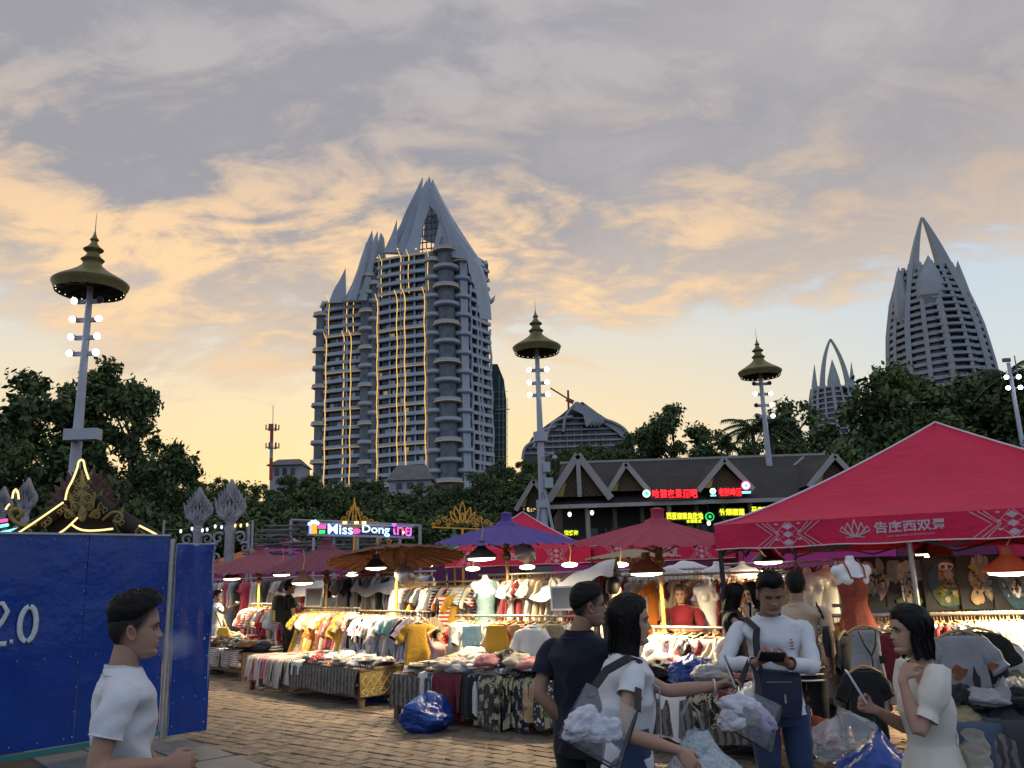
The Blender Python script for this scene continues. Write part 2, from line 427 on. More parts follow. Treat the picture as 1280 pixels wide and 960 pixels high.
    def wavy(x, y, z0, z1, amp, name, m, w=0.45, dpt=0.5, ph=0.0):
        b = MB(); zs = np.arange(z0, z1 + .1, fh)
        pts = [W(x + amp*math.sin(i*PI/2 + ph)*0.6, y, z) for i, z in enumerate(zs)]
        pts.append(W(x - 1.2*amp - 0.4, y - 1.2, zs[-1] + 2.2))
        b.tube(pts, [w]*(len(pts)-1) + [0.1], n=6); b.build(name, m, T, smooth=True)
    for (px, yt, ya) in ((443.0, 0, 0),): pass
    # neon verticals on the facade: x fraction along the facade
    def fac(t): return -8 + 16.6*t, 7.6 - 5.6*t - 1.2*math.sin(PI*t)*0.6
    zs1 = ztop - 4*fh
    for t in (0.0, 0.42, 0.585, 0.985):
        x, y = fac(t); wavy(x - 0.3, y - 1.75, zb + 6, zs1 + 1.0, 0.25, 'neon_strip', 'neon_yellow', 0.14)
        wavy(x + 1.0, y - 1.7, zs1 - 0.5, ztop + 0.2, 0.25, 'neon_strip', 'neon_yellow', 0.13, ph=1.5)
    for t in (0.03, 0.53, 0.72):
        x, y = LF(t)
        wavy(x, y - 1.75, zb + 8, zl - 4*fh + 1, 0.25, 'neon_strip', 'neon_yellow', 0.14)
        wavy(x + 0.7, y - 1.7, zl - 4*fh, zl + .2, 0.2, 'neon_strip', 'neon_yellow', 0.13, ph=1.5)
    # horizontal light strips every fourth floor
    k = 0
    while ztop - k*fh > zb + 6:
        b = MB(); b.tube([W(x, y - 1.62, ztop - k*fh + 0.1) for x, y in fa], 0.16, n=5); b.build('light_strip', 'neon_soft', T); k += 4
    k = 0
    while zl - k*fh > zb + 6:
        b = MB(); b.tube([W(x, y - 1.55, zl - k*fh + 0.1) for x, y in fl], 0.16, n=5); b.build('light_strip', 'neon_soft', T); k += 4
    # right face: wavy white fins
    for t in (0.0, 0.32, 0.5, 1.0):
        x, y = 22.4 + 6.0*t, 4.2 + 9.4*t
        b = MB(); zs = np.arange(zb, zz(352) if t < .9 else zz(395), fh)
        b.tube([W(x + 0.25*math.sin(i*PI/2 + t*5) + .7, y - .9, z) for i, z in enumerate(zs)], 0.42, n=6); b.build('wall_fin', 'tower_paint', T, smooth=True)
    # rounded balcony stacks
    def stack(cx, cy, r, z_hi, name='round_balcony', every=2, offset=0, lit=4, side=None):
        b = MB(); prof = [(0.0, -0.3), (r*0.75, -0.35), (r, 0.05), (r + 0.12, 0.2), (r + .12, 0.45), (r - .05, .5), (r - .05, 1.25), (r - .3, 1.25), (r - .3, .3)]
        a0, a1 = (PI, 2*PI) if side is None else side
        b.lathe(prof, 18, mi=0, a0=a0, a1=a1)
        me = b.mesh(name, 'tower_paint', smooth=40)
        q = MB(); q.tube([(math.cos(a)*(r + .16), math.sin(a)*(r + .16), 0.02) for a in np.linspace(a0, a1, 16)], 0.11, n=5)
        ml = q.mesh('light_strip', 'neon_soft'); i = 0; z = z_hi - offset*fh
        while z > zb + 2:
            shared(name, me, (cx, cy, z - O[2]), T)
            if i % lit == 0: shared('light_strip', ml, (cx, cy, z - O[2]), T)
            z -= every*fh; i += 1
        d = MB(); d.lathe([(r*0.66, 0), (r*0.66, 1)], 14, c=W(cx, cy, 0)); v = d.v[0]; v[:, 2] = np.where(v[:, 2] > .5, z_hi, zb)
        d.build('balcony_core', 'tower_recess', T, smooth=True)
    stack(15.2, 1.2, 4.4, ztop + 0.2, lit=2)
    stack(10.8, 1.6, 2.8, ztop + 0.2, offset=1, lit=99)
    stack(20.2, 3.0, 3.0, ztop + 0.2, offset=1, lit=99)
    stack(-12.2, 9.2, 3.0, zz(333), lit=2)
    stack(-9.6, 8.2, 2.2, zz(333), offset=1, lit=99)
    stack(*XL(401, 16.2), 3.0, at(400, 395, Y0 + 15)[2], lit=2, every=2)
    # roof slabs
    r = MB(); extr(r, [(x*1.02, y - 0.9 if y < 20 else y) for x, y in main], ztop, ztop + 0.8); extr(r, [(x*1.02, y - 0.9 if y < 20 else y) for x, y in left], zl, zl + .8)
    r.build('roof_slab', 'tower_paint', T)
    # --- crown: curved plates standing on the roof edges
    def petal(pts, y, yaw, th=1.0, name='crown_petal', bulge=0.0):
        b = MB(); nrm = V(math.sin(yaw), math.cos(yaw), 0.0)
        plate(b, pts, W(0, y, 0), nrm, th); b.build(name, 'tower_paint', T)
    sp = smoothpts
    # great front petal: two limbs round an arched opening
    petal(sp([(503, 320), (512, 300), (519, 275), (524, 252), (531, 236), (537, 221)], 2) + sp([(537, 262), (530, 278), (526, 300), (524, 320)], 2), 6, 0.0, 1.4)
    petal(sp([(537, 221), (541, 238), (549, 258), (557, 280), (564, 300), (568, 321)], 2) + sp([(563, 316), (560, 300), (553, 286), (549, 276), (545, 266), (537, 258)], 2), 6, 0.0, 1.2)
    petal(sp([(541, 225), (546, 240), (556, 258), (566, 278), (575, 296), (588, 312), (594, 326)], 2) + sp([(566, 322), (561, 296), (551, 268), (543, 246)], 2), 8, .45, 1.0)
    petal(sp([(545, 236), (553, 252), (563, 270), (572, 288), (586, 306), (605, 333)], 2) + sp([(590, 326), (578, 306), (562, 280), (551, 258)], 2), 10.5, .8, 1.0)
    for (ax_, ay_, bx_, w_, y_, yw_) in ((524, 236, 487, 9, 13, -.7), (531, 230, 499, 9, 9.6, -.15), (520, 252, 482, 8, 14, -.2), (458, 303, 434, 8, 16, -.7), (469, 296, 448, 8, 13.6, -.5), (480, 302, 470, 7, 11.4, .35)):
        yb = 317 if ax_ > 490 else 376; petal(sp([(bx_, yb), (bx_*.6 + ax_*.4, yb*.6 + ay_*.4 + 4), (bx_*.25 + ax_*.75, yb*.25 + ay_*.75 + 3), (ax_, ay_)], 2) + sp([(bx_*.25 + ax_*.75 + w_*.6, yb*.25 + ay_*.75 + 3), (bx_*.6 + ax_*.4 + w_, yb*.6 + ay_*.4 + 3), (bx_ + w_*1.2, yb)], 1), y_, yw_, .9)
    petal(sp([(540, 319), (545, 298), (550, 276), (551, 270)], 2) + sp([(551, 270), (556, 284), (563, 302), (566, 319)], 2) + [(559, 317)] + sp([(557, 305), (553, 294), (549, 305), (546, 317)], 1), 3.4, 0.1, 0.9)
    # left petals, seen edge-on one behind the other
    petal(sp([(476, 317), (488, 302), (499, 285), (508, 262), (518, 243), (528, 222)], 2) + sp([(528, 222), (527, 240), (521, 262), (511, 285), (507, 318)], 2), 11, -0.45, 1.2)
    petal(sp([(492, 317), (503, 295), (512, 268), (522, 246), (533, 226)], 2) + sp([(533, 226), (534, 240), (528, 262), (518, 290), (514, 318)], 2), 8.5, -0.3, 1.2)
    petal(sp([(530, 300), (533, 262), (537, 240), (541, 225)], 2) + sp([(541, 225), (553, 250), (570, 280), (590, 310), (600, 325)], 2), 15, 0.3, 1.2)
    petal(sp([(479, 316), (485, 303), (491, 290), (496, 274)], 2) + [(497, 316)], 7.4, -0.2, 0.7)
    petal(sp([(428, 377), (437, 362), (446, 340), (453, 316), (461, 297), (465, 288)], 2) + sp([(466, 300), (462, 330), (456, 378)], 1), 15, -0.35, 1.0)
    petal(sp([(446, 376), (453, 352), (460, 320), (466, 302), (472, 289)], 2) + sp([(473, 310), (468, 340), (466, 370)], 1), 12.6, -0.2, 1.0)
    petal(sp([(452, 375), (462, 345), (470, 315), (476, 292)], 2) + sp([(477, 292), (481, 300), (478, 330), (473, 350)], 1), 12, 0.15, 0.9)
    petal(sp([(411, 379), (417, 362), (425, 350), (432, 335)], 2) + [(433, 378)], 14, -0.2, 0.7)
    petal(sp([(585, 322), (594, 322), (604, 338), (611, 372), (613, 400)], 2) + sp([(602, 398), (596, 362), (588, 340)], 1), 8, 0.9, 0.9)
    # horns on the right edge
    for (a, b_, c_, y) in (((603, 333), (606, 329), (609, 325), 10), ((612, 378), (616, 375), (619, 369), 13), ((402, 385), (405, 379), (403, 375), 15)):
        h = MB(); h.tube([at(*a, Y0 + y), at(*b_, Y0 + y), at(*c_, Y0 + y)], [0.9, 0.7, 0.08], n=6); h.build('roof_horn', 'tower_paint', T, smooth=True)
    # lattice in the arched opening
    l = MB()
    for px in (528, 533, 539, 544): l.beam(at(px, 318, Y0 + 9), at(px + 1, 258 if px < 542 else 268, Y0 + 9), .35, .35)
    for py in range(264, 318, 8): l.beam(at(524, py, Y0 + 9), at(550, py - 3, Y0 + 9), .35, .35)
    for px, dx in ((528, 6), (539, 5)):
        l.tube([at(px + dx*(1 - math.cos(a))/2*1.0, 280 - 9*math.sin(a), Y0 + 8.8) for a in np.linspace(0, PI, 9)], 0.3, n=5)
    l.build('crown_lattice', 'tower_recess', T)
    # small roof lamps
    for (px, py, y) in ((472, 322, 5), (575, 308, 3), (584, 316, 5), (411, 377, 12), (520, 311, 4), (497, 311, 4)):
        b = MB(); b.ball(at(px, py, Y0 + y), 0.3, 8, 6); b.build('roof_lamp', 'neon_yellow', T)
    return T
big_tower()

# ------------------------------------------------------------------ the netted block behind it
O = at(622, 580, 310); O[2] = 4
T = thing('netted_block', O, 'block wrapped in green scaffold netting behind the petal tower', 'building')
b = MB(); b.add([at(x, y, Y) for Y in (300, 316) for x, y in ((612, 600), (633, 600), (633, 500), (630, 475), (622, 455), (612, 455))],
    [(0,1,2,3,4,5), (11,10,9,8,7,6)] + [(i, 6+i, 6+(i+1) % 6, (i+1) % 6) for i in range(6)]); b.build('netting', 'green_net', T)
b = MB()
for px in (624, 629, 634): b.beam(at(px, 600, 299), at(px, 462 + (px-622)*3, 299), .2, .2)
for py in range(490, 600, 9): b.beam(at(614, py, 299), at(635, py - .6, 299), .15, .15)
b.beam(at(620, 512, 298.6), at(637, 511.5, 298.6), .5, .3)
b.build('scaffold', 'grey_steel', T)

# ------------------------------------------------------------------ ribbed towers on the right
def ribbed_tower(cx, ybase_px, Y0, prof, arch, spires, label, bay=True, zlow=6.0, fh=2.95):
    O = at(cx, ybase_px, Y0); O[2] = zlow
    T = thing('ribbed_tower', O, label, 'tower')
    zs = [at(cx, p[0], Y0)[2] for p in prof]; cs = [at(p[1], p[0], Y0)[0] for p in prof]; rs = [p[2]*Y0*0.985/F for p in prof]
    if zs[0] > zs[-1]: zs, cs, rs = zs[::-1], cs[::-1], rs[::-1]
    R = lambda z: float(np.interp(z, zs, rs)); C = lambda z: float(np.interp(z, zs, cs))
    zt = zs[-1]
    c = MB(); pr = [(R(z) - 1.0, z) for z in np.linspace(zlow, zt, 16)] + [(0.1, zt)]
    c.lathe(pr, 28, c=(O[0], O[1], 0)); c.build('glazed_core', 'tower_glass', T, smooth=40)
    z = zt - 0.4
    while z > zlow + 40:
        b = MB(); r = R(z)
        b.lathe([(r - 1.1, -.6), (r + .1, -.6), (r + .15, .75), (r - .3, .8), (r - 1.1, .8)], 32, c=(O[0], O[1], z)); b.build('floor_band', 'stone_white', T, smooth=40)
        if bay:
            q = MB(); q.lathe([(r - .5, -.5), (r + 1.0, -.5), (r + 1.05, .5), (r - .5, .6)], 8, c=(O[0], O[1], z), a0=-PI/2 - .42, a1=-PI/2 + .22); q.build('bay_band', 'stone_white', T, smooth=40)
        z -= fh
    for k in range(16):
        a = 2*PI*k/16 + 0.12; b = MB(); zr = np.linspace(zlow + 36, zt + 1.5, 12)
        pts = [(O[0] + (R(z) + .25)*math.cos(a), O[1] + (R(z) + .25)*math.sin(a), z) for z in zr]
        b.tube(pts, [1.25 if k % 2 else 0.85]*12, n=4, ref=(math.cos(a), math.sin(a), 0)); b.build('rib', 'stone_white', T, smooth=30)
    for (a, m_, t, w0, w1, dy) in arch:
        b = MB(); P = [np.array(at(*p, Y0 + dy)) for p in (a, m_, t)]
        pts = [(1-u)**2*P[0] + 2*u*(1-u)*P[1] + u*u*P[2] for u in np.linspace(0, 1, 10)]
        b.tube(pts, [w0*Y0/F*(1-u) + w1*Y0/F*u for u in np.linspace(0, 1, 10)], n=4, ref=(0.7, 0.7, 0)); b.build('arch_limb', 'stone_white', T, smooth=30)
    for (bx, by, tx, ty, w, dy) in spires:
        b = MB(); p0, p1 = at(bx, by, Y0 + dy), at(tx, ty, Y0 + dy); w = w*Y0/F
        b.tube([p0*1.25 - p1*.25, p0, p0*.62 + p1*.38, p0*.3 + p1*.7, p1], [w*.35, w*.95, w*.85, w*.45, .1], n=6); b.build('spire', 'stone_white', T, smooth=30)
    return T
ribbed_tower(1166, 400, 320, [(340, 1164, 30), (360, 1165, 39), (385, 1167, 48), (420, 1170, 56), (470, 1173, 62), (560, 1178, 67)],
    [((1141, 356), (1142, 312), (1152, 272), 9, 1.6, -4), ((1189, 356), (1171, 306), (1153, 272), 13, 1.6, 0)],
    [(1163, 372, 1160, 319, 19, -10), (1129, 392, 1123, 334, 11, -4), (1203, 396, 1197, 326, 14, -4), (1116, 398, 1118, 356, 7, 6), (1215, 410, 1209, 360, 9, 6), (1176, 352, 1172, 318, 14, 10)],
    'tall pale ribbed tower with pointed arch crown and side spires')
ribbed_tower(1041, 505, 640, [(487, 1040, 23), (500, 1041, 27), (530, 1042, 30), (560, 1044, 32), (620, 1046, 34)],
    [((1028, 494), (1027, 446), (1038, 424), 4.2, 1.6, 0), ((1062, 492), (1056, 450), (1038, 424), 4.2, 1.6, 0)],
    [(1043, 492, 1040, 449, 9, 0), (1018, 498, 1018, 455, 4.2, 0), (1066, 498, 1064, 452, 4.2, 0)],
    'smaller distant ribbed tower with slim arch crown beyond the trees', bay=False, fh=4.2)

# ------------------------------------------------------------------ shell-roofed hotel on the hill, with its crane
def shell_hotel():
    Y0 = 450; O = at(716, 575, Y0); O[2] = 8
    T = thing('shell_hotel', O, 'terraced hotel with overlapping white shell roofs on the wooded hill', 'building')
    b = MB()
    core = [(656, 566), (664, 552), (680, 538), (700, 524), (714, 512), (726, 508), (742, 520), (764, 534), (780, 548), (790, 566), (790, 600), (650, 600)]
    plate(b, core, V(0, Y0 + 14, 0), V(0, 1, 0), 26); b.build('glazed_core', 'tower_glass', T)
    for i, (y, x0, x1) in enumerate(((523, 704, 734), (530, 690, 756), (537, 680, 772), (544, 670, 778), (551, 664, 782), (558, 660, 786), (565, 656, 788))):
        q = MB(); a, c = at(x0, y, Y0), at(x1, y, Y0); q.box((a + c)/2, (c[0] - a[0], 2.0, 1.0)); q.build('floor_band', 'stone_white', T)
    arcs = [[(653, 574), (655, 560), (664, 553), (674, 549)], [(667, 560), (670, 546), (680, 537), (695, 533)], [(683, 548), (688, 531), (700, 523), (716, 521)],
            [(704, 540), (706, 521), (716, 508), (721, 503)], [(721, 503), (735, 515), (755, 524), (770, 529), (782, 537), (788, 548)]]
    for p in arcs:
        q = MB(); pts = [at(*k, Y0 - 3) for k in smoothpts(p, 2)]; q.tube(pts, 0.9, n=6); q.build('shell_rim', 'stone_white', T, smooth=True)
    for dx, top in ((0, 503), (5, 504), (10, 506), (15, 508)):
        q = MB(); plate(q, smoothpts([(716 + dx, 512), (719 + dx, 507), (720 + dx, top)], 2) + smoothpts([(721 + dx, top), (728 + dx, 513), (737 + dx, 520), (741 + dx, 527)], 2) + [(733 + dx, 534), (729 + dx, 518)], V(0, Y0 - 2 + dx*.5, 0), V(.2, 1, 0), 1.2); q.build('roof_shell', 'stone_white', T)
    q = MB(); plate(q, smoothpts([(738, 520), (756, 526), (770, 530), (786, 542), (790, 552)], 2) + [(776, 546), (770, 540), (764, 536), (757, 532)], V(0, Y0 - 1, 0), V(0, 1, 0), 3); q.build('roof_shell', 'stone_white', T)
    for x in range(664, 784, 9): q = MB(); q.beam(at(x, 566, Y0 + .5), at(x, max(528, 528 + abs(x - 722)*.5), Y0 + .5), .5, .5); q.build('mullion', 'stone_white', T)
    C = thing('tower_crane', at(711, 505, Y0 + 30), 'small red tower crane with raised jib behind the shell roofed hotel', 'crane')
    q = MB(); q.beam(at(711, 520, Y0 + 30), at(710, 488, Y0 + 30), 1.2, 1.2); q.build('mast', 'red_steel', C)
    q = MB(); q.beam(at(712, 500, Y0 + 30), at(688, 485, Y0 + 30), .8, .8); q.build('jib', 'red_steel', C)
    q = MB(); q.beam(at(708, 499, Y0 + 30), at(717, 503, Y0 + 30), 1.8, 2.2); q.build('counterweight', 'red_steel', C)
shell_hotel()

# ------------------------------------------------------------------ radio mast and low roof at the tower's foot
O = at(340, 590, 200); O[2] = 8
T = thing('radio_mast', O, 'slim red and white radio mast with two antenna rings', 'mast')
for i, (a, c_) in enumerate(((600, 573), (573, 553), (553, 530))):
    b = MB(); b.tube([at(338.5 + (600-a)*.02, a, 200), at(338.5 + (600-c_)*.02, c_, 200)], 0.42, n=8); b.build('mast_section', 'red_steel' if i % 2 == 0 else 'grey_steel', T)
b = MB(); b.tube([at(341, 531, 200), at(341.4, 507, 200)], 0.09, n=5); b.build('aerial', 'grey_steel', T)
for py in (537, 560):
    b = MB(); c = at(340.5, py, 200); b.lathe([(1.2, 0), (1.35, 0), (1.35, .15), (1.2, .15)], 14, c=c)
    for k in range(4): b.beam(c, c + V(1.3*math.cos(k*PI/2), 1.3*math.sin(k*PI/2), 0), .08, .08)
    b.build('antenna_ring', 'grey_steel', T)
    for k in range(6):
        a = k*PI/3 + .3; q = MB(); q.box(c + V(1.5*math.cos(a), 1.5*math.sin(a), .55), (.3, .3, 1.3), rz=a); q.build('antenna_panel', 'red_steel', T)
def low_block(px0, px1, pyr, pye, Y, label):
    O = at((px0 + px1)/2, 610, Y); O[2] = 8
    T = thing('low_block', O, label, 'building')
    a, c = at(px0, pye, Y), at(px1, pye, Y); zr = at(px0, pyr, Y)[2]; w = c[0] - a[0]
    b = MB(); b.box((O[0], O[1] + 5, (8 + a[2])/2), (w*.86, 9, a[2] - 8)); b.build('wall', 'stone_white', T)
    b = MB(); x0, x1 = a[0], c[0]; y0, y1 = Y - .6, Y + 11
    b.add([(x0, y0, a[2]), (x1, y0, a[2]), (x1, y1, a[2]), (x0, y1, a[2]), (x0 + w*.2, Y + 4, zr), (x1 - w*.2, Y + 4, zr), (x1 - w*.2, Y + 6, zr), (x0 + w*.2, Y + 6, zr)],
          [(0,1,5,4), (1,2,6,5), (2,3,7,6), (3,0,4,7), (4,5,6,7), (3,2,1,0)]); b.build('roof', 'roof_grey', T)
    for k in range(3):
        q = MB(); q.box((x0 + w*(.28 + .22*k), Y + .45, a[2] - 1.6), (w*.12, .2, 1.8)); q.build('window', 'tower_glass', T)
low_block(333, 378, 572, 582, 205, 'low grey roofed block beside the radio mast')
low_block(482, 542, 580, 601, 238, 'low hipped roof house at the foot of the petal tower')

# ------------------------------------------------------------------ trees
def leaf_cloud(mb, clumps, n, size, seed, flat=0.5):
    r = np.random.default_rng(seed); C = np.array([c[:3] for c in clumps]); R = np.array([c[3] for c in clumps])
    w = R**2.2; w /= w.sum(); idx = r.choice(len(clumps), n, p=w)
    d = r.normal(size=(n, 3)); d /= np.linalg.norm(d, axis=1)[:, None]
    rad_ = R[idx] * np.clip(r.normal(.80, .36, n), .05, 1.6)
    P = C[idx] + d*rad_[:, None]*[1, 1, .78]
    nrm = d*.7 + r.normal(size=(n, 3))*.8; nrm[:, 2] += .5; nrm /= np.linalg.norm(nrm, axis=1)[:, None]
    t = np.cross(nrm, r.normal(size=(n, 3))); t /= np.linalg.norm(t, axis=1)[:, None]; q = np.cross(nrm, t)
    s_ = size*r.uniform(.6, 1.35, n)[:, None]
    vs_ = np.stack([P - t*s_, P + q*s_*.55, P + t*s_, P - q*s_*.55], 1).reshape(-1, 3)
    fs = np.arange(4*n).reshape(-1, 4).tolist()
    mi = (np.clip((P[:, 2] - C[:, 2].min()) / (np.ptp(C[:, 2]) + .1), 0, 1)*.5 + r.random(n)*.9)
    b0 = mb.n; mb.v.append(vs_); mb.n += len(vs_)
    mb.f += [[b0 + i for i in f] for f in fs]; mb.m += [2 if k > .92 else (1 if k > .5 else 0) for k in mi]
def tree_meshes(seed, h=12.0, w=4.5, low=0.25, nleaf=5200, leaf=0.30, nc=26, shape='round', mats=('leaf_dark', 'leaf_mid', 'leaf_light')):
    r = random.Random(seed); clumps = []; tips = []
    for k in range(nc):
        t = r.random()
        z = h*(low + (1 - low)*(0.06 + 0.86*t))
        if shape == 'round': env = w*math.sqrt(max(0.08, 1 - ((t - .45)/.62)**2))
        elif shape == 'cone': env = w*(1.05 - t)**.8
        else: env = w*(.55 + .45*math.sin(t*PI*1.1))
        a = r.uniform(0, 2*PI); q = env*math.sqrt(r.random())*.85
        clumps.append((q*math.cos(a), q*math.sin(a), z, r.uniform(.12, .25)*w*(1.1 - .35*t)))
    clumps.append((r.uniform(-.1, .1)*w, r.uniform(-.1, .1)*w, h*.94, .16*w))
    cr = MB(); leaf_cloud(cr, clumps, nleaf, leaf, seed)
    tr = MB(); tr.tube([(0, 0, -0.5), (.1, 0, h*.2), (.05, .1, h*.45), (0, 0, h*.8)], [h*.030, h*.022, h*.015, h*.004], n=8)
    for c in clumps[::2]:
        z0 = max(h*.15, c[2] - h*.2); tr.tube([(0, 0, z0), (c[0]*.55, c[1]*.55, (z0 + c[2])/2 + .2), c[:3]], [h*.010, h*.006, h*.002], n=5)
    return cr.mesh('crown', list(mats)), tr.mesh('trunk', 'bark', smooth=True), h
TREES = {
 'a': tree_meshes(1, 12, 4.6, .18, 15000, .19, 44), 'b': tree_meshes(2, 13, 4.2, .22, 14000, .18, 40, 'col'),
 'c': tree_meshes(3, 11, 5.2, .10, 16000, .19, 50), 'd': tree_meshes(4, 15, 3.6, .12, 14000, .16, 56, 'cone'),
 'e': tree_meshes(5, 12, 5.0, .3, 8000, .20, 26), 'f': tree_meshes(6, 6, 4.6, .02, 13000, .17, 40)}
def tree(kind, px, ytop, Y, label, group, width=1.0, rot=None, name='leafy_tree'):
    cr, tr, h = TREES[kind]; p = at(px, ytop, Y); z0 = terrain(p[0], Y) - .1; s = (p[2] - z0)/h
    T = thing(name, (p[0], Y, z0), label, 'tree', group)
    for n_, me in (('trunk', tr), ('crown', cr)):
        o = bpy.data.objects.new(n_, me); COL.objects.link(o); o.parent = T
    T.scale = (s*width, s*width, s); T.rotation_euler[2] = U(0, 6.28) if rot is None else rot
    return T
# the tall dark trees behind the temple gate
GL = 'tall trees behind the temple gate'
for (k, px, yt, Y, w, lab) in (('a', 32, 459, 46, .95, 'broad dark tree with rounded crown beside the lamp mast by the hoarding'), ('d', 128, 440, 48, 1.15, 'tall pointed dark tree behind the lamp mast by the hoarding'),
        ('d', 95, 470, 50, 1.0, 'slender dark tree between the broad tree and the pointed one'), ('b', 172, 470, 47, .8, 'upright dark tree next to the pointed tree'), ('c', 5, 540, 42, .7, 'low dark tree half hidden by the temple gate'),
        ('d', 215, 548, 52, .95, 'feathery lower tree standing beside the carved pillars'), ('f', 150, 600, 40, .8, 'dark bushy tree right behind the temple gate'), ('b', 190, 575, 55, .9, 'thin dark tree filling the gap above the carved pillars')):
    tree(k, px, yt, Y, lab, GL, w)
WOOD = 'dark leafy tree in the wood behind the market'; GW = 'trees of the wood behind the market'
row = [(-30, 560), (60, 590), (240, 585), (275, 596), (305, 600), (330, 596), (362, 592), (392, 588), (420, 590), (452, 600), (480, 606), (512, 610), (545, 604), (572, 598),
       (600, 584), (628, 572), (655, 570), (680, 562), (705, 560), (735, 552), (762, 548), (790, 545)]
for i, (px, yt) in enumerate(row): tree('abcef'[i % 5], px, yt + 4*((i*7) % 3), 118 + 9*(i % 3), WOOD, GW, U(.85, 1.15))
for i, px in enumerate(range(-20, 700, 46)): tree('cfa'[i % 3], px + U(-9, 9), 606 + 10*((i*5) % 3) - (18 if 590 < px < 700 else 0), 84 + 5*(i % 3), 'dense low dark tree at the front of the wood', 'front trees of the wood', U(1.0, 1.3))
for i, px in enumerate(range(10, 700, 40)): tree('f', px, 642 + 6*(i % 3), 62 + (i % 2)*4, 'dark round bush at the foot of the wood', 'bushes at the foot of the wood', 1.25, name='round_bush')
for (k, px, yt, Y, w, lab) in (('a', 838, 504, 92, 1.0, 'open crowned tree rising above the long roof'), ('e', 812, 530, 95, .9, 'ragged tree beside the open crowned one above the roof'), ('e', 882, 535, 90, .9, 'small ragged tree above the dormer with the red beer sign'),
        ('e', 983, 499, 88, .95, 'tree with large see-through leaves beside the slim lamp mast'), ('c', 1003, 572, 84, .7, 'dark tree in front of the distant ribbed tower'), ('a', 915, 552, 96, .8, 'low dark tree behind the palms'),
        ('b', 760, 560, 96, 1.0, 'dark rounded tree touching the open crowned tree'), ('c', 960, 545, 86, 1.0, 'dark spreading tree under the palms')):
    tree(k, px, yt, Y, lab, 'trees above the long roof', w)
for (k, px, yt, Y, w, lab) in (('c', 1108, 455, 60, .9, 'big bright green tree overlapping the dormer of the long roof'), ('a', 1088, 490, 62, .75, 'rounded green tree beside the big bright green one'), ('a', 1150, 468, 66, 1.0, 'dark green tree in front of the tall ribbed tower'),
        ('c', 1195, 470, 64, .9, 'spreading tree behind the tent peak'), ('b', 1232, 462, 68, 1.0, 'dark upright tree by the far floodlight pole'), ('a', 1275, 460, 62, .9, 'dark tree just beyond the far floodlight pole'),
        ('f', 1065, 560, 52, .7, 'low green bush over the roof end'), ('f', 1110, 590, 50, .9, 'dark bush behind the red tent'), ('f', 1215, 545, 50, 1.0, 'round dark bush behind the tent peak'), ('f', 1275, 560, 48, 1.0, 'dark bush beyond the far floodlight pole'),
        ('a', 1320, 470, 60, .9, 'dark tree beyond the end of the long roof'), ('c', 1050, 566, 64, .5, 'small green tree touching the long roof')):
    tree(k, px, yt, Y, lab, 'green trees beyond the red tent', w)
# palms
def palm_mesh(seed):
    r = random.Random(seed); c = MB()
    for k in range(16):
        a = 2*PI*k/16 + r.uniform(-.2, .2); el = r.uniform(-.2, 1.15); L = r.uniform(2.6, 3.4); d = V(math.cos(a), math.sin(a), 0)
        spine = [d*L*t*math.cos(el*(1 - .3*t)) + V(0, 0, L*t*math.sin(el) - 1.5*t*t) for t in np.linspace(0, 1, 9)]
        sd_ = np.cross(d, (0, 0, 1))
        for i in range(8):
            for sgn in (-1, 1):
                for j in range(2):
                    p = spine[i]*(1 - j*.5) + spine[i+1]*(j*.5); q = p + sd_*sgn*.75*(1 - abs(i/8 - .4)) + d*.35 - V(0, 0, .35)
                    w = d*.09; c.add([p - w, p + w, q], [(0, 1, 2)])
        c.tube(spine, [.05]*9, n=4)
    t = MB(); t.tube([(0, 0, -9), (.1, .1, -4), (0, 0, 0.2)], [.24, .19, .15], n=8)
    return c.mesh('crown', 'leaf_mid'), t.mesh('trunk', 'bark', smooth=True)
for i, (px, py, s, lab) in enumerate(((940, 535, 1.15, 'shaggy palm standing clear of the slim lamp mast'), (962, 532, .9, 'smaller palm partly behind the slim lamp mast'), (908, 556, .8, 'low palm with drooping fronds above the roof'), (1262, 470, .9, 'palm rising beside the far floodlight pole'))):
    cr, tr = palm_mesh(20 + i); p = at(px, py, 78 if i < 3 else 60)
    T = thing('palm_tree', p - V(0, 0, 9*s), lab, 'palm tree', 'palms behind the market')
    for n_, me in (('trunk', tr), ('crown', cr)):
        o = bpy.data.objects.new(n_, me); COL.objects.link(o); o.parent = T; o.location = (0, 0, 9)
    T.scale = (s, s, s)
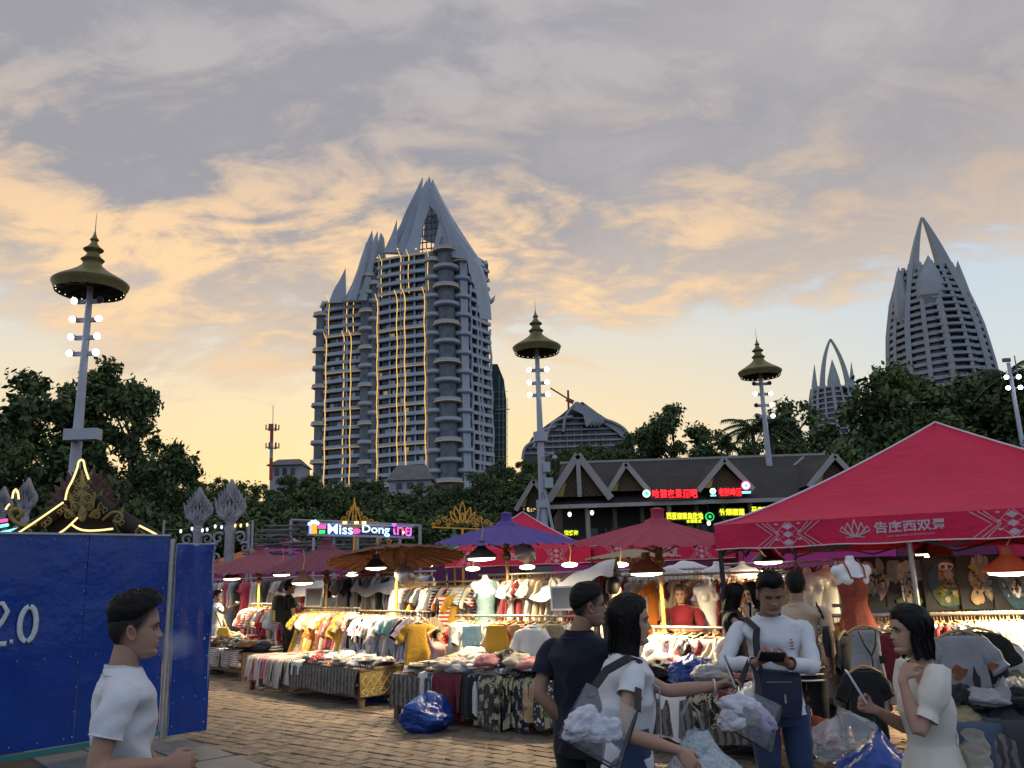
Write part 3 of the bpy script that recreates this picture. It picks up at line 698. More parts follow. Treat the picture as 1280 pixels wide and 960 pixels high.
# ================================================================== the square: paving
mat('sett', (0.2, 0.16, 0.12), 0.75, 0.3, 5, bump=0.012, bscale=16, objcol=True)
mat('sett_far', (0.20, 0.152, 0.113), 0.8, 0.4, 3, bump=0.02, bscale=10)
mat('joint', (0.06, 0.05, 0.04), 0.95, 0.3, 5)
mat('slab', (0.15, 0.155, 0.16), 0.6, 0.25, 2, bump=0.004, bscale=30)
b = MB(); b.grid(lambda u, v: (-40 + 90*u, 0.5 + 52*v, -0.012), 2, 2); PAVE = b.build('paved_square', 'joint', kind='structure')
TH = rad(40); SU = V(math.cos(TH), -math.sin(TH), 0); SV = V(math.sin(TH), math.cos(TH), 0)
def sett_mesh(seed, a, c):
    r = random.Random(seed); b = MB(); h = .03; k = []
    for sx, sy in ((-1, -1), (1, -1), (1, 1), (-1, 1)): k.append((sx*(a/2 - .004 + r.uniform(-.010, .003)), sy*(c/2 - .004 + r.uniform(-.008, .003))))
    top = [(x*.93, y*.93, r.uniform(-.004, .004)) for x, y in k]; mid = [(x, y, -.012) for x, y in k]; bot = [(x, y, -.06) for x, y in k]
    b.add(bot + mid + top, [(8, 9, 10, 11)] + [(q + i, q + (i+1) % 4, q + 4 + (i+1) % 4, q + 4 + i) for q in (0, 4) for i in range(4)])
    return b
A_, C_ = 0.27, 0.155
SETT = [sett_mesh(i, A_, C_) for i in range(8)]; SETM = [s.mesh('paving_sett', 'sett') for s in SETT]
hoard0, hoard1, gate1 = gnd(8, 960), gnd(197, 928), gnd(258, 918)
slabA, slabB = gnd(232, 921), gnd(352, 962)
def slab_side(p): return (slabB[0]-slabA[0])*(p[1]-slabA[1]) - (slabB[1]-slabA[1])*(p[0]-slabA[0])   # <0: on the slab strip
cells = []
for i in range(-80, 81):
    for j in range(-96, 97):
        p = V(-1.5, 11.0, 0) + SU*((i + .5*(j % 2))*A_) + SV*(j*C_)
        if -9 < p[0] < 6.5 and 6.6 < p[1] < 23 and not (slab_side(p) < -0.12 and p[1] < 10.6): cells.append(p)
def vis(p):
    v = CMn.T @ (p - CO); x = 640 + F*v[0]/-v[2]; y = 480 - F*v[1]/-v[2]
    return 200 < x < 690 and 850 < y < 966
cells.sort(key=lambda p: (not vis(p), p[1])); rest = MB()
tones = [(0.215, 0.165, 0.12), (0.18, 0.14, 0.108), (0.235, 0.18, 0.128), (0.20, 0.15, 0.11), (0.155, 0.125, 0.10), (0.22, 0.16, 0.125)]
for n_, p in enumerate(cells):
    k = rng.randrange(8); rz = -TH + U(-.05, .05) + (PI if rng.random() < .5 else 0); dz = U(-.006, .004); p = p + V(U(-.006, .006), U(-.006, .006), 0)
    if n_ < 300:
        o = bpy.data.objects.new('paving_sett', SETM[k]); COL.objects.link(o); o.parent = PAVE; o.location = (p[0], p[1], dz)
        o.rotation_euler = (U(-.012, .012), U(-.012, .012), rz); f = U(.8, 1.15); o.color = (*[c*f for c in rng.choice(tones)], 1)
    else:
        c, s = math.cos(rz), math.sin(rz); v = SETT[k].v[0]
        rest.add(np.stack([v[:, 0]*c - v[:, 1]*s + p[0], v[:, 0]*s + v[:, 1]*c + p[1], v[:, 2] + dz], 1), SETT[k].f)
rest.build('paving_setts', 'sett_far', PAVE, kind='stuff')
du = unit(slabB - slabA); dv = V(du[1], -du[0], 0); dv = -dv if slab_side(slabA + dv) > 0 else dv
for i in range(-2, 6):
    for j in range(3):
        c = slabA + du*(i*.82 + .3 + .35*(j % 2)) + dv*(j*.52 + .28)
        b = MB(); b.box((0, 0, -.03), (.80, .50, .06)); b.v[0][4:, :2] *= .985
        o = b.build('paving_slab', 'slab', PAVE); o.location = (c[0], c[1], U(-.003, .003)); o.rotation_euler[2] = math.atan2(du[1], du[0])

# ================================================================== blue hoarding
mat('blue_sheet', (0.006, 0.042, 0.26), 0.20, 0.22, 2.2, bump=0.02, bscale=1.6, spec=0.5)
mat('teal_rail', (0.02, 0.16, 0.17), 0.5)
mat('galv', (0.38, 0.4, 0.43), 0.4, 0.2, 8, metal=0.6)
mat('white_paint', (0.6, 0.66, 0.7), 0.6, 0.25, 25)
zH = at(197, 671, hoard1[1])[2]
hd = unit(hoard1 - hoard0); hl = np.linalg.norm(hoard1 - hoard0); hn = V(hd[1], -hd[0], 0)      # towards the square
T = thing('site_hoarding', hoard1*.5 + hoard0*.5, 'long blue sheet metal hoarding painted with white figures', 'hoarding')
def sheet(a, c, z0, z1, th, wob, seed):
    b = MB(); r = random.Random(seed)
    fn = lambda u, v: a + (c - a)*u + V(0, 0, z0 + (z1 - z0)*v) + hn*wob*ns((u*3 + seed, v*4, seed))
    b.grid(fn, 14, 16); k = b.n; b.grid(lambda u, v: fn(1-u, v) - hn*th, 14, 16); return b
seams = [hoard0 - hd*3.0, hoard0 - hd*1.05, hoard0 + hd*.62, hoard1]
for i, (a, c) in enumerate(zip(seams[:-1], seams[1:])): sheet(a + hd*.003, c - hd*.003, .13, zH, .012, .012, i).build('sheet_panel', 'blue_sheet', T, smooth=True)
b = MB(); b.beam(seams[0] + V(0, 0, .075) + hn*.01, hoard1 + V(0, 0, .10) + hn*.01, .05, .05); b.build('bottom_rail', 'teal_rail', T)
b = MB(); b.beam(seams[0] + V(0, 0, zH + .012), hoard1 + V(0, 0, zH + .012), .05, .022); b.build('top_rail', 'galv', T)
for p in (hoard1 + hd*.03, hoard1 + hd*.075 - hn*.05):
    b = MB(); b.tube([p + V(0, 0, 0), p + V(0, 0, zH - .03)], .02, n=10); b.build('post', 'galv', T, smooth=60)
def rivets(parent, pts):
    b = MB()
    for p in pts: b.ball(p + hn*.008, .0075, 6, 4)
    b.build('rivets', 'galv', parent, kind='stuff')
rv = []
for s in np.linspace(.2, zH - .1, 9): rv += [seams[2] + V(0, 0, s) - hd*.02, hoard1 - hd*.05 + V(0, 0, s)]
for s in np.arange(-2.6, hl, .26): rv += [hoard0 + hd*s + V(0, 0, .19), hoard0 + hd*s + V(0, 0, 1.02), hoard0 + hd*s + V(0, 0, zH - .05)]
rivets(T, rv)
def hpoint(px, py): return hit(px, py, hoard0, hn)
b = MB()
p0 = hpoint(34, 780) + hn*.022
def dig0(c, w, h, t):     # a stencilled 0: two thick half rings
    b.tube([c + hd*(w*math.cos(a)) + V(0, 0, h*math.sin(a)) for a in np.linspace(PI*.52, PI*1.48, 12)], t, n=6, flat=.15, ref=hn)
    b.tube([c + hd*(w*math.cos(a)) + V(0, 0, h*math.sin(a)) for a in np.linspace(-PI*.48, PI*.48, 12)], t, n=6, flat=.15, ref=hn)
dig0(p0, .078, .175, .028)
q = hpoint(13, 802) + hn*.022; b.tube([q + V(0, 0, .02), q - V(0, 0, .02)], .018, n=6, flat=.15, ref=hn)
p2_ = hpoint(-4, 780) + hn*.022
b.tube([p2_ + hd*x + V(0, 0, z) for x, z in ((-.1, .12), (-.05, .2), (.03, .2), (.08, .12), (.04, .02), (-.08, -.14), (-.1, -.2))], .026, n=6, flat=.15, ref=hn)
b.tube([p2_ + hd*x + V(0, 0, -.2) for x in (-.1, 0, .1)], .026, n=6, flat=.15, ref=hn)
b.build('painted_figures', 'white_paint', T, smooth=True)
# the open leaf
g0 = hoard1 + hd*.10; gd = unit(gate1 - g0); gl = np.linalg.norm(gate1 - g0); hn_old = hn
T2 = thing('hoarding_leaf', (g0 + gate1)/2, 'glossy blue gate leaf at the end of the hoarding', 'gate')
zG = at(230, 681, (g0[1] + gate1[1])/2)[2]
hn = V(gd[1], -gd[0], 0)
sheet(g0, gate1, .05, zG, .012, .022, 11).build('sheet_panel', 'blue_sheet', T2, smooth=True)
for s in (.012, gl - .012):
    b = MB(); b.beam(g0 + gd*s + V(0, 0, .03) - hn*.02, g0 + gd*s + V(0, 0, zG + .01) - hn*.02, .03, .03); b.build('frame_bar', 'galv', T2)
for z in (.06, 1.1, zG):
    b = MB(); b.beam(g0 + gd*.02 + V(0, 0, z) - hn*.025, g0 + gd*(gl - .02) + V(0, 0, z) - hn*.025, .03, .03); b.build('frame_bar', 'galv', T2)
rivets(T2, [g0 + gd*s + V(0, 0, z) for z in np.linspace(.15, zG - .08, 9) for s in (.05, gl - .05)] + [g0 + gd*gl*k + V(0, 0, z) for z in (.45, 1.3, 1.9) for k in (.35, .65)])
b = MB(); b.beam(g0 + gd*(gl - .02) + V(0, 0, 1.33) + hn*.02, g0 + gd*(gl + .02) + V(0, 0, 1.33) + hn*.02, .05, .16); b.build('latch', 'galv', T2)

# ================================================================== lamp masts with tiered parasol tops
mat('mast_paint', (0.40, 0.42, 0.46), 0.45, 0.1, 2)
mat('mast_gold', (0.22, 0.19, 0.075), 0.45, 0.3, 4, metal=0.45)
mat('mast_gold_dark', (0.06, 0.05, 0.025), 0.6, 0.3, 4)
mat('flood_lens', (0.9, 0.95, 1.0), 0.3, 0, emit=(0.82, 0.95, 1.0), estr=14.0)
mat('flood_off', (0.05, 0.03, 0.04), 0.4)
mat('bead', (0.9, 0.9, 0.8), 0.4, 0, emit=(1.0, 0.95, 0.8), estr=1.4)
def flood(parent, c, aim, lit, r=.125):
    aim = unit(aim); b = MB(); b.tube([c - aim*.30, c - aim*.12, c], [r*.45, r*.95, r*1.08], n=12); f = b.build('floodlight', 'grey_steel', parent, smooth=40)
    q = MB(); q.tube([c - aim*.01, c + aim*.03, c + aim*.06], [r*.98, r*.9, r*.4], n=12); q.build('lens', 'flood_lens' if lit else 'flood_off', f, smooth=True)
def lamp_mast(px, yrim, Y, wpx, arms, label, lean=0.0, ybase=None, extras=None):
    top = at(px, yrim, Y); O = V(top[0], Y, 0); R = wpx/2*Y/F*1.02; zt = top[2]
    T = thing('lamp_mast', O, label, 'lamp mast', 'tall lamp masts round the square')
    b = MB(); b.tube([O, O + V(0, 0, zt*.45), O + V(0, 0, zt*.78), O + V(0, 0, zt + R*.2)], [.27, .21, .14, .11], n=14); b.build('pole', 'mast_paint', T, smooth=50)
    b = MB(); b.lathe([(.32, 0), (.42, .03), (.42, .12), (.30, .25), (.27, .9), (.24, .95)], 14, c=O); b.build('pole_base', 'mast_paint', T, smooth=40)
    c = O + V(0, 0, zt)
    b = MB(); b.lathe([(R*.90, -R*.16), (R*.95, -R*.02), (R*.99, R*.05), (R, R*.10), (R*.93, R*.16), (R*.80, R*.24), (R*.60, R*.36), (R*.40, R*.50), (R*.27, R*.62), (R*.24, R*.70),
            (R*.26, R*.74), (R*.31, R*.80), (R*.24, R*.86), (R*.17, R*.95), (R*.16, R*1.02), (R*.25, R*1.08), (R*.27, R*1.11), (R*.16, R*1.2), (R*.09, R*1.3), (R*.08, R*1.36), (R*.12, R*1.41), (R*.06, R*1.5), (R*.03, R*1.6), (.005, R*1.75)], 28, c=c)
    can = b.build('canopy', 'mast_gold', T, smooth=35)
    b = MB(); b.lathe([(.1, R*.05), (R*.5, R*.02), (R*.93, -R*.02)], 28, c=c); b.build('canopy_lining', 'mast_gold_dark', T, smooth=True)
    for k in range(12):
        a = 2*PI*k/12; q = MB(); q.beam(c + V(.1*math.cos(a), .1*math.sin(a), R*.02), c + V(R*.9*math.cos(a), R*.9*math.sin(a), -R*.06), .03, .06); q.build('canopy_rib', 'mast_gold_dark', T)
    b = MB()
    for k in range(22): a = 2*PI*k/22; b.ball(c + V(R*.86*math.cos(a), R*.86*math.sin(a), -R*.10), R*.014, 6, 4)
    b.build('light_beads', 'bead', can, kind='stuff')
    b = MB(); b.tube([c + V(0, 0, R*1.7), c + V(0, 0, R*2.25)], [.02, .006], n=5); b.build('aerial', 'grey_steel', T)
    for (py, lL, lR) in arms:
        z = at(px, py, Y)[2]; w = R*.36; p = O + V(0, 0, z)
        q = MB(); q.beam(p - V(w*.85, 0, 0), p + V(w*.85, 0, 0), .12, .16); q.build('cross_arm', 'mast_paint', T)
        for sgn, lit in ((-1, lL), (1, lR)):
            if lit is None: continue
            flood(T, p + V(sgn*w, -.16, 0), V(sgn*.25 - p[0]*.012, -1, -.35), lit)
    if extras: extras(T, O)
    return T
def ex_left(T, O):
    a, c = at(83, 541, 30.6), at(124, 546, 30.6); b = MB(); b.box((a + c)/2, (c[0] - a[0], .45, .42)); b.build('speaker_box', 'mast_paint', T)
lamp_mast(113, 359, 31, 93, [(377, 1, 0), (400, 1, 1), (422, 1, 1), (442, 1, 1)], 'tall lamp mast with gold parasol top behind the blue hoarding', extras=ex_left)
def ex_mid(T, O):
    z = at(677, 605, 42)[2]; b = MB(); b.box(O + V(.32, -.35, z), (.42, .4, .5)); b.build('control_box', 'mast_paint', T); b = MB(); b.box(O + V(.25, -.35, z + .8), (.34, .3, .5)); b.build('control_box', 'mast_paint', T)
    b = MB(); b.tube([O + V(0, -.2, z + 1.3), O + V(.5, -.5, z + 1.45), O + V(.62, -.6, z + 1.4)], .035, n=6); b.lathe([(.02, .16), (.10, .12), (.14, 0), (.10, -.06), (.01, -.1)], 10, c=O + V(.66, -.62, z + 1.2)); b.build('camera_arm', 'mast_paint', T, smooth=40)
    b = MB(); b.lathe([(.36, -.25), (.36, .25)], 12, c=O + V(0, 0, z + 2.4)); b.build('pole_clamp', 'mast_paint', T, smooth=True); b = MB(); b.lathe([(.34, -.2), (.34, .2)], 12, c=O + V(0, 0, z - 1)); b.build('pole_clamp', 'mast_paint', T, smooth=True)
    for dx in (-.75, .85):
        q = MB(); q.beam(O + V(dx, 0, 1.5), O + V(dx*.12, -.25, z - .4), .10, .12); q.build('stay', 'mast_paint', T)
    b = MB(); b.box(O + V(0, -.3, 2.2), (1.5, 1.0, 3.2)); b.build('plinth', 'roof_grey', T)
lamp_mast(671, 437, 42, 62, [(463, 1, 1), (479, 1, 1), (494, 1, 1)], 'lamp mast with gold parasol top and control boxes beside the long roof', extras=ex_mid)
def ex_r(T, O):
    z = at(958, 592, 49)[2]; b = MB(); b.beam(O + V(.1, 0, z - .6), O + V(2.0, -.2, z + .9), .08, .1); b.beam(O + V(.1, 0, z + .2), O + V(1.3, -.2, z + .35), .06, .06); b.build('bracket_arm', 'mast_paint', T)
lamp_mast(950, 467, 49, 54, [(480, 0, 0), (493, 1, 1), (507, 0, 1), (521, 0, 1)], 'slim lamp mast with gold parasol top rising in front of the long roof', extras=ex_r)
# far floodlight pole
p = at(1265, 480, 56); T = thing('floodlight_pole', V(p[0], 56, 0), 'plain grey floodlight pole with four lit lamps by the palm', 'lamp mast')
b = MB(); b.tube([V(p[0], 56, 0), V(p[0], 56, p[2] + 1.5)], [.2, .12], n=10); b.build('pole', 'mast_paint', T, smooth=True)
for dz in (.45, -.3):
    q = MB(); q.beam(p + V(-.4, 0, dz), p + V(.4, 0, dz), .1, .12); q.build('cross_arm', 'mast_paint', T)
    for sx in (-.42, .42): flood(T, p + V(sx, -.2, dz), V(-.3, -1, -.3), 1, .15)
b = MB(); b.box(p + V(-.1, 0, 1.7), (.5, .2, .25)); b.tube([p + V(.5, 0, .5), p + V(.5, 0, 2)], .04, n=5); b.build('camera_head', 'roof_grey', T)

# ================================================================== long-roofed restaurant with dormers
mat('shingle', (0.026, 0.024, 0.026), 0.75, 0.6, 1.6, bump=0.05, bscale=6)
mat('barge_board', (0.36, 0.335, 0.30), 0.6, 0.15, 2)
mat('lattice', (0.15, 0.10, 0.035), 0.6)
mat('gable_gold', (0.36, 0.25, 0.05), 0.55)
mat('rest_wall', (0.05, 0.045, 0.04), 0.7, 0.3, 1)
mat('rest_wood', (0.10, 0.06, 0.035), 0.6, 0.3, 2)
mat('neon_red', (0.5, 0.02, 0.02), 0.4, 0, emit=(1.0, 0.02, 0.03), estr=1.6)
mat('neon_lime', (0.4, 0.4, 0.02), 0.4, 0, emit=(0.85, 0.95, 0.03), estr=1.2)
mat('neon_cyan', (0.2, 0.5, 0.5), 0.4, 0, emit=(0.25, 0.95, 1.0), estr=1.2)
mat('neon_green', (0.1, 0.4, 0.1), 0.4, 0, emit=(0.02, 0.8, 0.15), estr=1.0)
mat('neon_orange', (0.5, 0.2, 0.05), 0.4, 0, emit=(1.0, 0.32, 0.03), estr=1.3)
mat('neon_blue', (0.1, 0.2, 0.6), 0.4, 0, emit=(0.12, 0.22, 1.0), estr=2.0)
mat('neon_ice', (0.4, 0.6, 0.8), 0.4, 0, emit=(0.50, 0.80, 1.0), estr=1.5)
mat('neon_pink', (0.6, 0.1, 0.3), 0.4, 0, emit=(1.0, 0.06, 0.30), estr=1.3)
mat('neon_white', (0.8, 0.8, 0.8), 0.4, 0, emit=(1.0, 0.95, 0.85), estr=1.6)
mat('tube_warm', (0.8, 0.6, 0.3), 0.4, 0, emit=(1.0, 0.70, 0.24), estr=1.25)
def restaurant():
    Ye, Yr = 44.0, 51.0
    xl, xr = at(690, 630, Ye)[0], at(1100, 630, Ye)[0]
    ze = at(800, 624, Ye)[2]; zr = at(880, 576, Yr)[2]
    T = thing('long_restaurant', V((xl + xr)/2, Yr, 0), 'long dark roofed restaurant with lattice dormers and glowing signs', 'restaurant')
    b = MB(); b.box(((xl + xr)/2, Yr, ze/2), (xr - xl - 1.2, 11, ze)); b.build('wall', 'rest_wall', T)
    b = MB(); t = .16; ov = .9
    for sgn in (-1, 1):
        e = V(0, -sgn*(Ye - ov - Yr) , 0)
        A = [V(xl, Yr + sgn*-(Yr - Ye + ov) if sgn == 1 else Yr + (Yr - Ye + ov), ze - .35), V(xr, Yr - (Yr - Ye + ov) if sgn == 1 else Yr + (Yr - Ye + ov), ze - .35), V(xr, Yr, zr), V(xl + 1.0, Yr, zr)]
        b.add([p for p in A] + [p + V(0, 0, t) for p in A], [(0,1,2,3), (7,6,5,4), (0,4,5,1), (1,5,6,2), (2,6,7,3), (3,7,4,0)])
    b.build('roof', 'shingle', T)
    b = MB(); b.beam((xl - .2, Ye - ov - .05, ze - .33), (xr + .2, Ye - ov - .05, ze - .33), .1, .20); b.build('eave_board', 'barge_board', T)
    b = MB(); b.beam((xl + .9, Yr, zr + .14), (xr, Yr, zr + .14), .35, .16); b.build('ridge_cap', 'barge_board', T)
    for i, px in enumerate(range(700, 1090, 34)):
        q = MB(); p = at(px, 640, Ye - .2); q.tube([(p[0], Ye - .3, 0), (p[0], Ye - .3, ze - .4)], .13, n=8); q.build('column', 'barge_board' if i % 3 == 1 else 'rest_wood', T)
    for i, px in enumerate(range(706, 1090, 30)):
        q = MB(); p = at(px, 650, Ye + 1.4); q.box((p[0], Yr - 5.56, 3.0), (.9, .1, 2.2)); q.build('window', 'tower_glass', T)
    b = MB(); b.beam((xl, Ye + .2, 3.4), (xr, Ye + .2, 3.4), .2, .5); b.build('sign_beam', 'rest_wall', T)
    def dormer(apex, l, r, Yf, back, big=False):
        a, L, R = at(*apex, Yf), at(*l, Yf), at(*r, Yf); zb = (L[2] + R[2])/2
        D = MB(); th = .14
        for P in (L, R):
            e = V(P[0], Yf, zb); out = unit(e - a); e = e + out*.25
            A = [a + V(0, 0, .06), e, e + V(0, back*.55, 0), a + V(0, back, .06)]
            n = unit(np.cross(A[1] - A[0], A[3] - A[0])); n = n if n[2] > 0 else -n
            D.add(A + [p + n*th for p in A], [(0,1,2,3), (7,6,5,4), (0,4,5,1), (1,5,6,2), (2,6,7,3), (3,7,4,0)])
        d = D.build('dormer_roof', 'shingle', T)
        for P in (L, R):
            q = MB(); e = V(P[0], Yf, zb); q.beam(a + V(0, -.08, .1), e + unit(e - a)*.3 + V(0, -.08, .06), .1, .26 if not big else .36); q.build('barge_board', 'barge_board', d)
        q = MB(); q.add([V(L[0], Yf + .35, zb), V(R[0], Yf + .35, zb), V(a[0], Yf + .35, a[2] - .15), V(L[0], Yf + .6, zb), V(R[0], Yf + .6, zb), V(a[0], Yf + .6, a[2] - .15)], [(0,1,2), (5,4,3), (0,3,4,1), (1,4,5,2), (2,5,3,0)]); q.build('gable_wall', 'rest_wood', d)
        q = MB(); h = a[2] - zb; w = R[0] - L[0]; n = max(6, int(w/.32))
        for k in range(-n, 2*n):
            for sgn in (-1, 1):
                pts = []
                for u in np.linspace(0, 1, 30):
                    x = L[0] + w*(k/n) + sgn*w*u*.8 + (w*.0); z = zb + h*.98*u
                    f = (z - zb)/h; 
                    if L[0] + w*f/2 + .12 < x < R[0] - w*f/2 - .12: pts.append(V(x, Yf + .30, z))
                if len(pts) > 1: q.beam(pts[0], pts[-1], .04, .05)
        q.build('lattice_screen', 'lattice', d)
        q = MB(); q.add([V(L[0] - .05, Yf - .02, zb), V(L[0] + w*.20, Yf - .02, zb), V(L[0] + w*.27, Yf - .02, zb + h*.36), V(L[0] - .05, Yf + .3, zb), V(L[0] + w*.20, Yf + .3, zb), V(L[0] + w*.27, Yf + .3, zb + h*.36)], [(0,1,2), (5,4,3), (0,3,4,1), (1,4,5,2), (2,5,3,0)]); q.build('gable_corner', 'gable_gold', d)
        if big: q = MB(); q.box((a[0], Yf - .1, zb + h*.45), (.22, .12, h*.95)); q.build('king_post', 'barge_board', d)
    dormer((722, 571), (690, 624), (759, 616), 43.0, 8, True)
    dormer((667, 603), (648, 634), (690, 632), 46, 6)
    dormer((782, 582), (762, 614), (808, 612), 43.4, 6)
    dormer((905, 577), (877, 612), (936, 606), 43.0, 7)
    dormer((1043, 572), (1015, 606), (1072, 602), 43.0, 6)
    # glowing signs are things of their own
    def letters(text, px0, px1, py, hpx, m, label, Y=42.6, off=.012, dz=0, n=None):
        a, c = at(px0, py, Y), at(px1, py, Y); w = c[0] - a[0]; hgt = hpx*Y/F
        S = thing('neon_sign', (a + c)/2, label, 'neon sign')
        chars = list(text); k = len(chars)
        for i, ch in enumerate(chars):
            q = MB(); vs_, fs = text_mesh(ch, 1.0, .03, .022)
            lo, hi = vs_.min(0), vs_.max(0); sc = np.array([w/k*.92/(hi[0] - lo[0]), hgt/(hi[1] - lo[1])])
            P = a + (c - a)*((i + .5)/k); x = (vs_[:, 0] - (lo[0] + hi[0])/2)*sc[0]; z = (vs_[:, 1] - (lo[1] + hi[1])/2)*sc[1]
            q.add(np.stack([P[0] + x, P[1] + vs_[:, 2]*-1.0, P[2] + z], 1), fs); q.build('letter', m, S)
        q = MB(); q.box((a + c)/2 + V(0, .12, 0), (w*1.02, .06, hgt*1.25)); q.build('back_board', 'rest_wall', S)
        for u in (.2, .8): q = MB(); q.beam((a*(1-u) + c*u) + V(0, .12, 0), (a*(1-u) + c*u) + V(0, 1.2, -.2), .05, .05); q.build('sign_bracket', 'rest_wall', S)
        return S
    def disc(px, py, rpx, m_rim, m_in, label, Y=42.6, cap=None):
        c = at(px, py, Y); r = rpx*Y/F; S = thing('round_sign', c, label, 'neon sign')
        q = MB(); q.tube([c + V(0, .02, 0), c + V(0, -.06, 0)], r, n=20); q.build('rim', m_rim, S)
        q = MB(); q.tube([c + V(0, -.05, 0), c + V(0, -.08, 0)], r*.80, n=20); q.build('face', m_in, S)
        q = MB(); q.tube([c + V(0, -.07, 0), c + V(0, -.1, 0)], r*.32, n=8); q.build('emblem', 'neon_green' if m_in != 'neon_green' else 'neon_orange', S)
        if cap: q = MB(); q.box(c + V(0, -.03, -r*1.5), (r*1.9, .06, r*.5)); q.build('caption', cap, S)
        q = MB(); q.beam(c, c + V(0, 1.2, -.2), .08, .08); q.build('sign_bracket', 'rest_wall', S)
    letters('哈狸夜景酒吧', 815, 872, 617, 10.5, 'neon_red', 'red glowing bar sign of six characters on the eave between two dormers')
    disc(808, 617, 4.6, 'neon_white', 'neon_cyan', 'pale cyan disc sign at the start of the six character red sign')
    letters('老挝啤酒', 898, 927, 615, 10, 'neon_red', 'red glowing sign of four characters on the dormer with two discs', Y=42.4)
    disc(891, 614, 3.6, 'neon_white', 'neon_ice', 'small white disc sign before the four character red sign', 42.4, 'neon_cyan')
    disc(932, 607, 5.6, 'neon_pink', 'neon_ice', 'pink rimmed disc sign after the four character red sign', 42.4, 'neon_cyan')
    letters('景逸乐', 1027, 1050, 615, 7, 'neon_ice', 'icy blue glowing sign beside the big bright green tree', Y=42.4)
    disc(1021, 616, 4.2, 'neon_blue', 'neon_pink', 'blue and red disc sign before the icy blue sign', 42.4)
    letters('西亚榴莲集散地', 833, 879, 645, 8, 'neon_lime', 'lime glowing durian market sign under the eave with a green ring', Y=43.2)
    letters('水果批发', 858, 877, 651.5, 4, 'neon_lime', 'thin second line of lime characters below the durian market sign', Y=43.2)
    disc(887, 646, 5.4, 'neon_green', 'rest_wall', 'green ring sign with orange centre after the lime durian sign', 43.2)
    letters('竹烟榴莲', 899, 931, 640, 8, 'neon_lime', 'lime glowing sign of four characters under the dormer with the beer sign', Y=43.2)
    letters('马来西亚猫山王', 939, 992, 637, 7, 'neon_lime', 'long lime glowing sign crossed by the slim lamp mast', Y=43.2)
    letters('烧烤海', 705, 723, 666, 6, 'neon_lime', 'low lime glowing sign behind the purple parasol', Y=43.2)
    for (px, py) in ((886, 654), (712, 643), (740, 641)):
        c = at(px, py, 42.8); S = thing('lantern', c, 'small lit lantern hanging under the eave of the long roof', 'lantern', 'lanterns under the long roof')
        q = MB(); q.lathe([(.02, .12), (.08, .09), (.10, 0), (.07, -.09), (.02, -.12)], 10, c=c); q.build('globe', 'bead', S, smooth=True)
        q = MB(); q.tube([c + V(0, 0, .18), V(c[0], c[1], max(ze - .3, c[2] + .3))], .01, n=4); q.build('cord', 'rest_wall', S)
restaurant()

# ================================================================== temple gate behind the hoarding
mat('carved_gold', (0.26, 0.21, 0.07), 0.5, 0.35, 12, metal=0.35)
mat('carved_dark', (0.035, 0.025, 0.02), 0.8, 0.3, 6)
mat('carved_red', (0.13, 0.065, 0.055), 0.75, 0.35, 8)
mat('carved_grey', (0.36, 0.35, 0.37), 0.85, 0.3, 5, bump=0.03, bscale=9)
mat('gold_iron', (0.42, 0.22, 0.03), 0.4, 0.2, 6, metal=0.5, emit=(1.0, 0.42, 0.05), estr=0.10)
def spiral(mb, c, ex, ez, r, turns=1.3, th=.03, a0=0.0, sgn=1, n=18, mi=0):
    pts = [np.asarray(c) + np.asarray(ex)*(r*(1 - .78*t)*math.cos(a0 + sgn*turns*2*PI*t)) + np.asarray(ez)*(r*(1 - .78*t)*math.sin(a0 + sgn*turns*2*PI*t)) for t in np.linspace(0, 1, n)]
    mb.tube(pts, [th*(1 - .55*t) for t in np.linspace(0, 1, n)], n=6, mi=mi)
def flame_leaf(mb, base, tip, w, th, up=(0, -1, 0), mi=0):
    base, tip = np.asarray(base, float), np.asarray(tip, float); d = tip - base; L = np.linalg.norm(d); d /= L; sd_ = unit(np.cross(d, up)); nf = np.asarray(up, float)
    pr = [(0, .3), (.15, .75), (.38, 1.0), (.62, .72), (.82, .34), (1.0, 0.02)]
    Lf = [base + d*L*t + sd_*w*k for t, k in pr]; Rt = [base + d*L*t - sd_*w*k for t, k in pr]; Mi = [base + d*L*t + nf*th for t, k in pr]
    n = len(pr); fs = []
    for i in range(n-1): fs += [(i, i+1, 2*n+i+1, 2*n+i), (2*n+i, 2*n+i+1, n+i+1, n+i), (n+i, n+i+1, i+1, i)]
    mb.add(Lf + Rt + Mi, fs, mi)
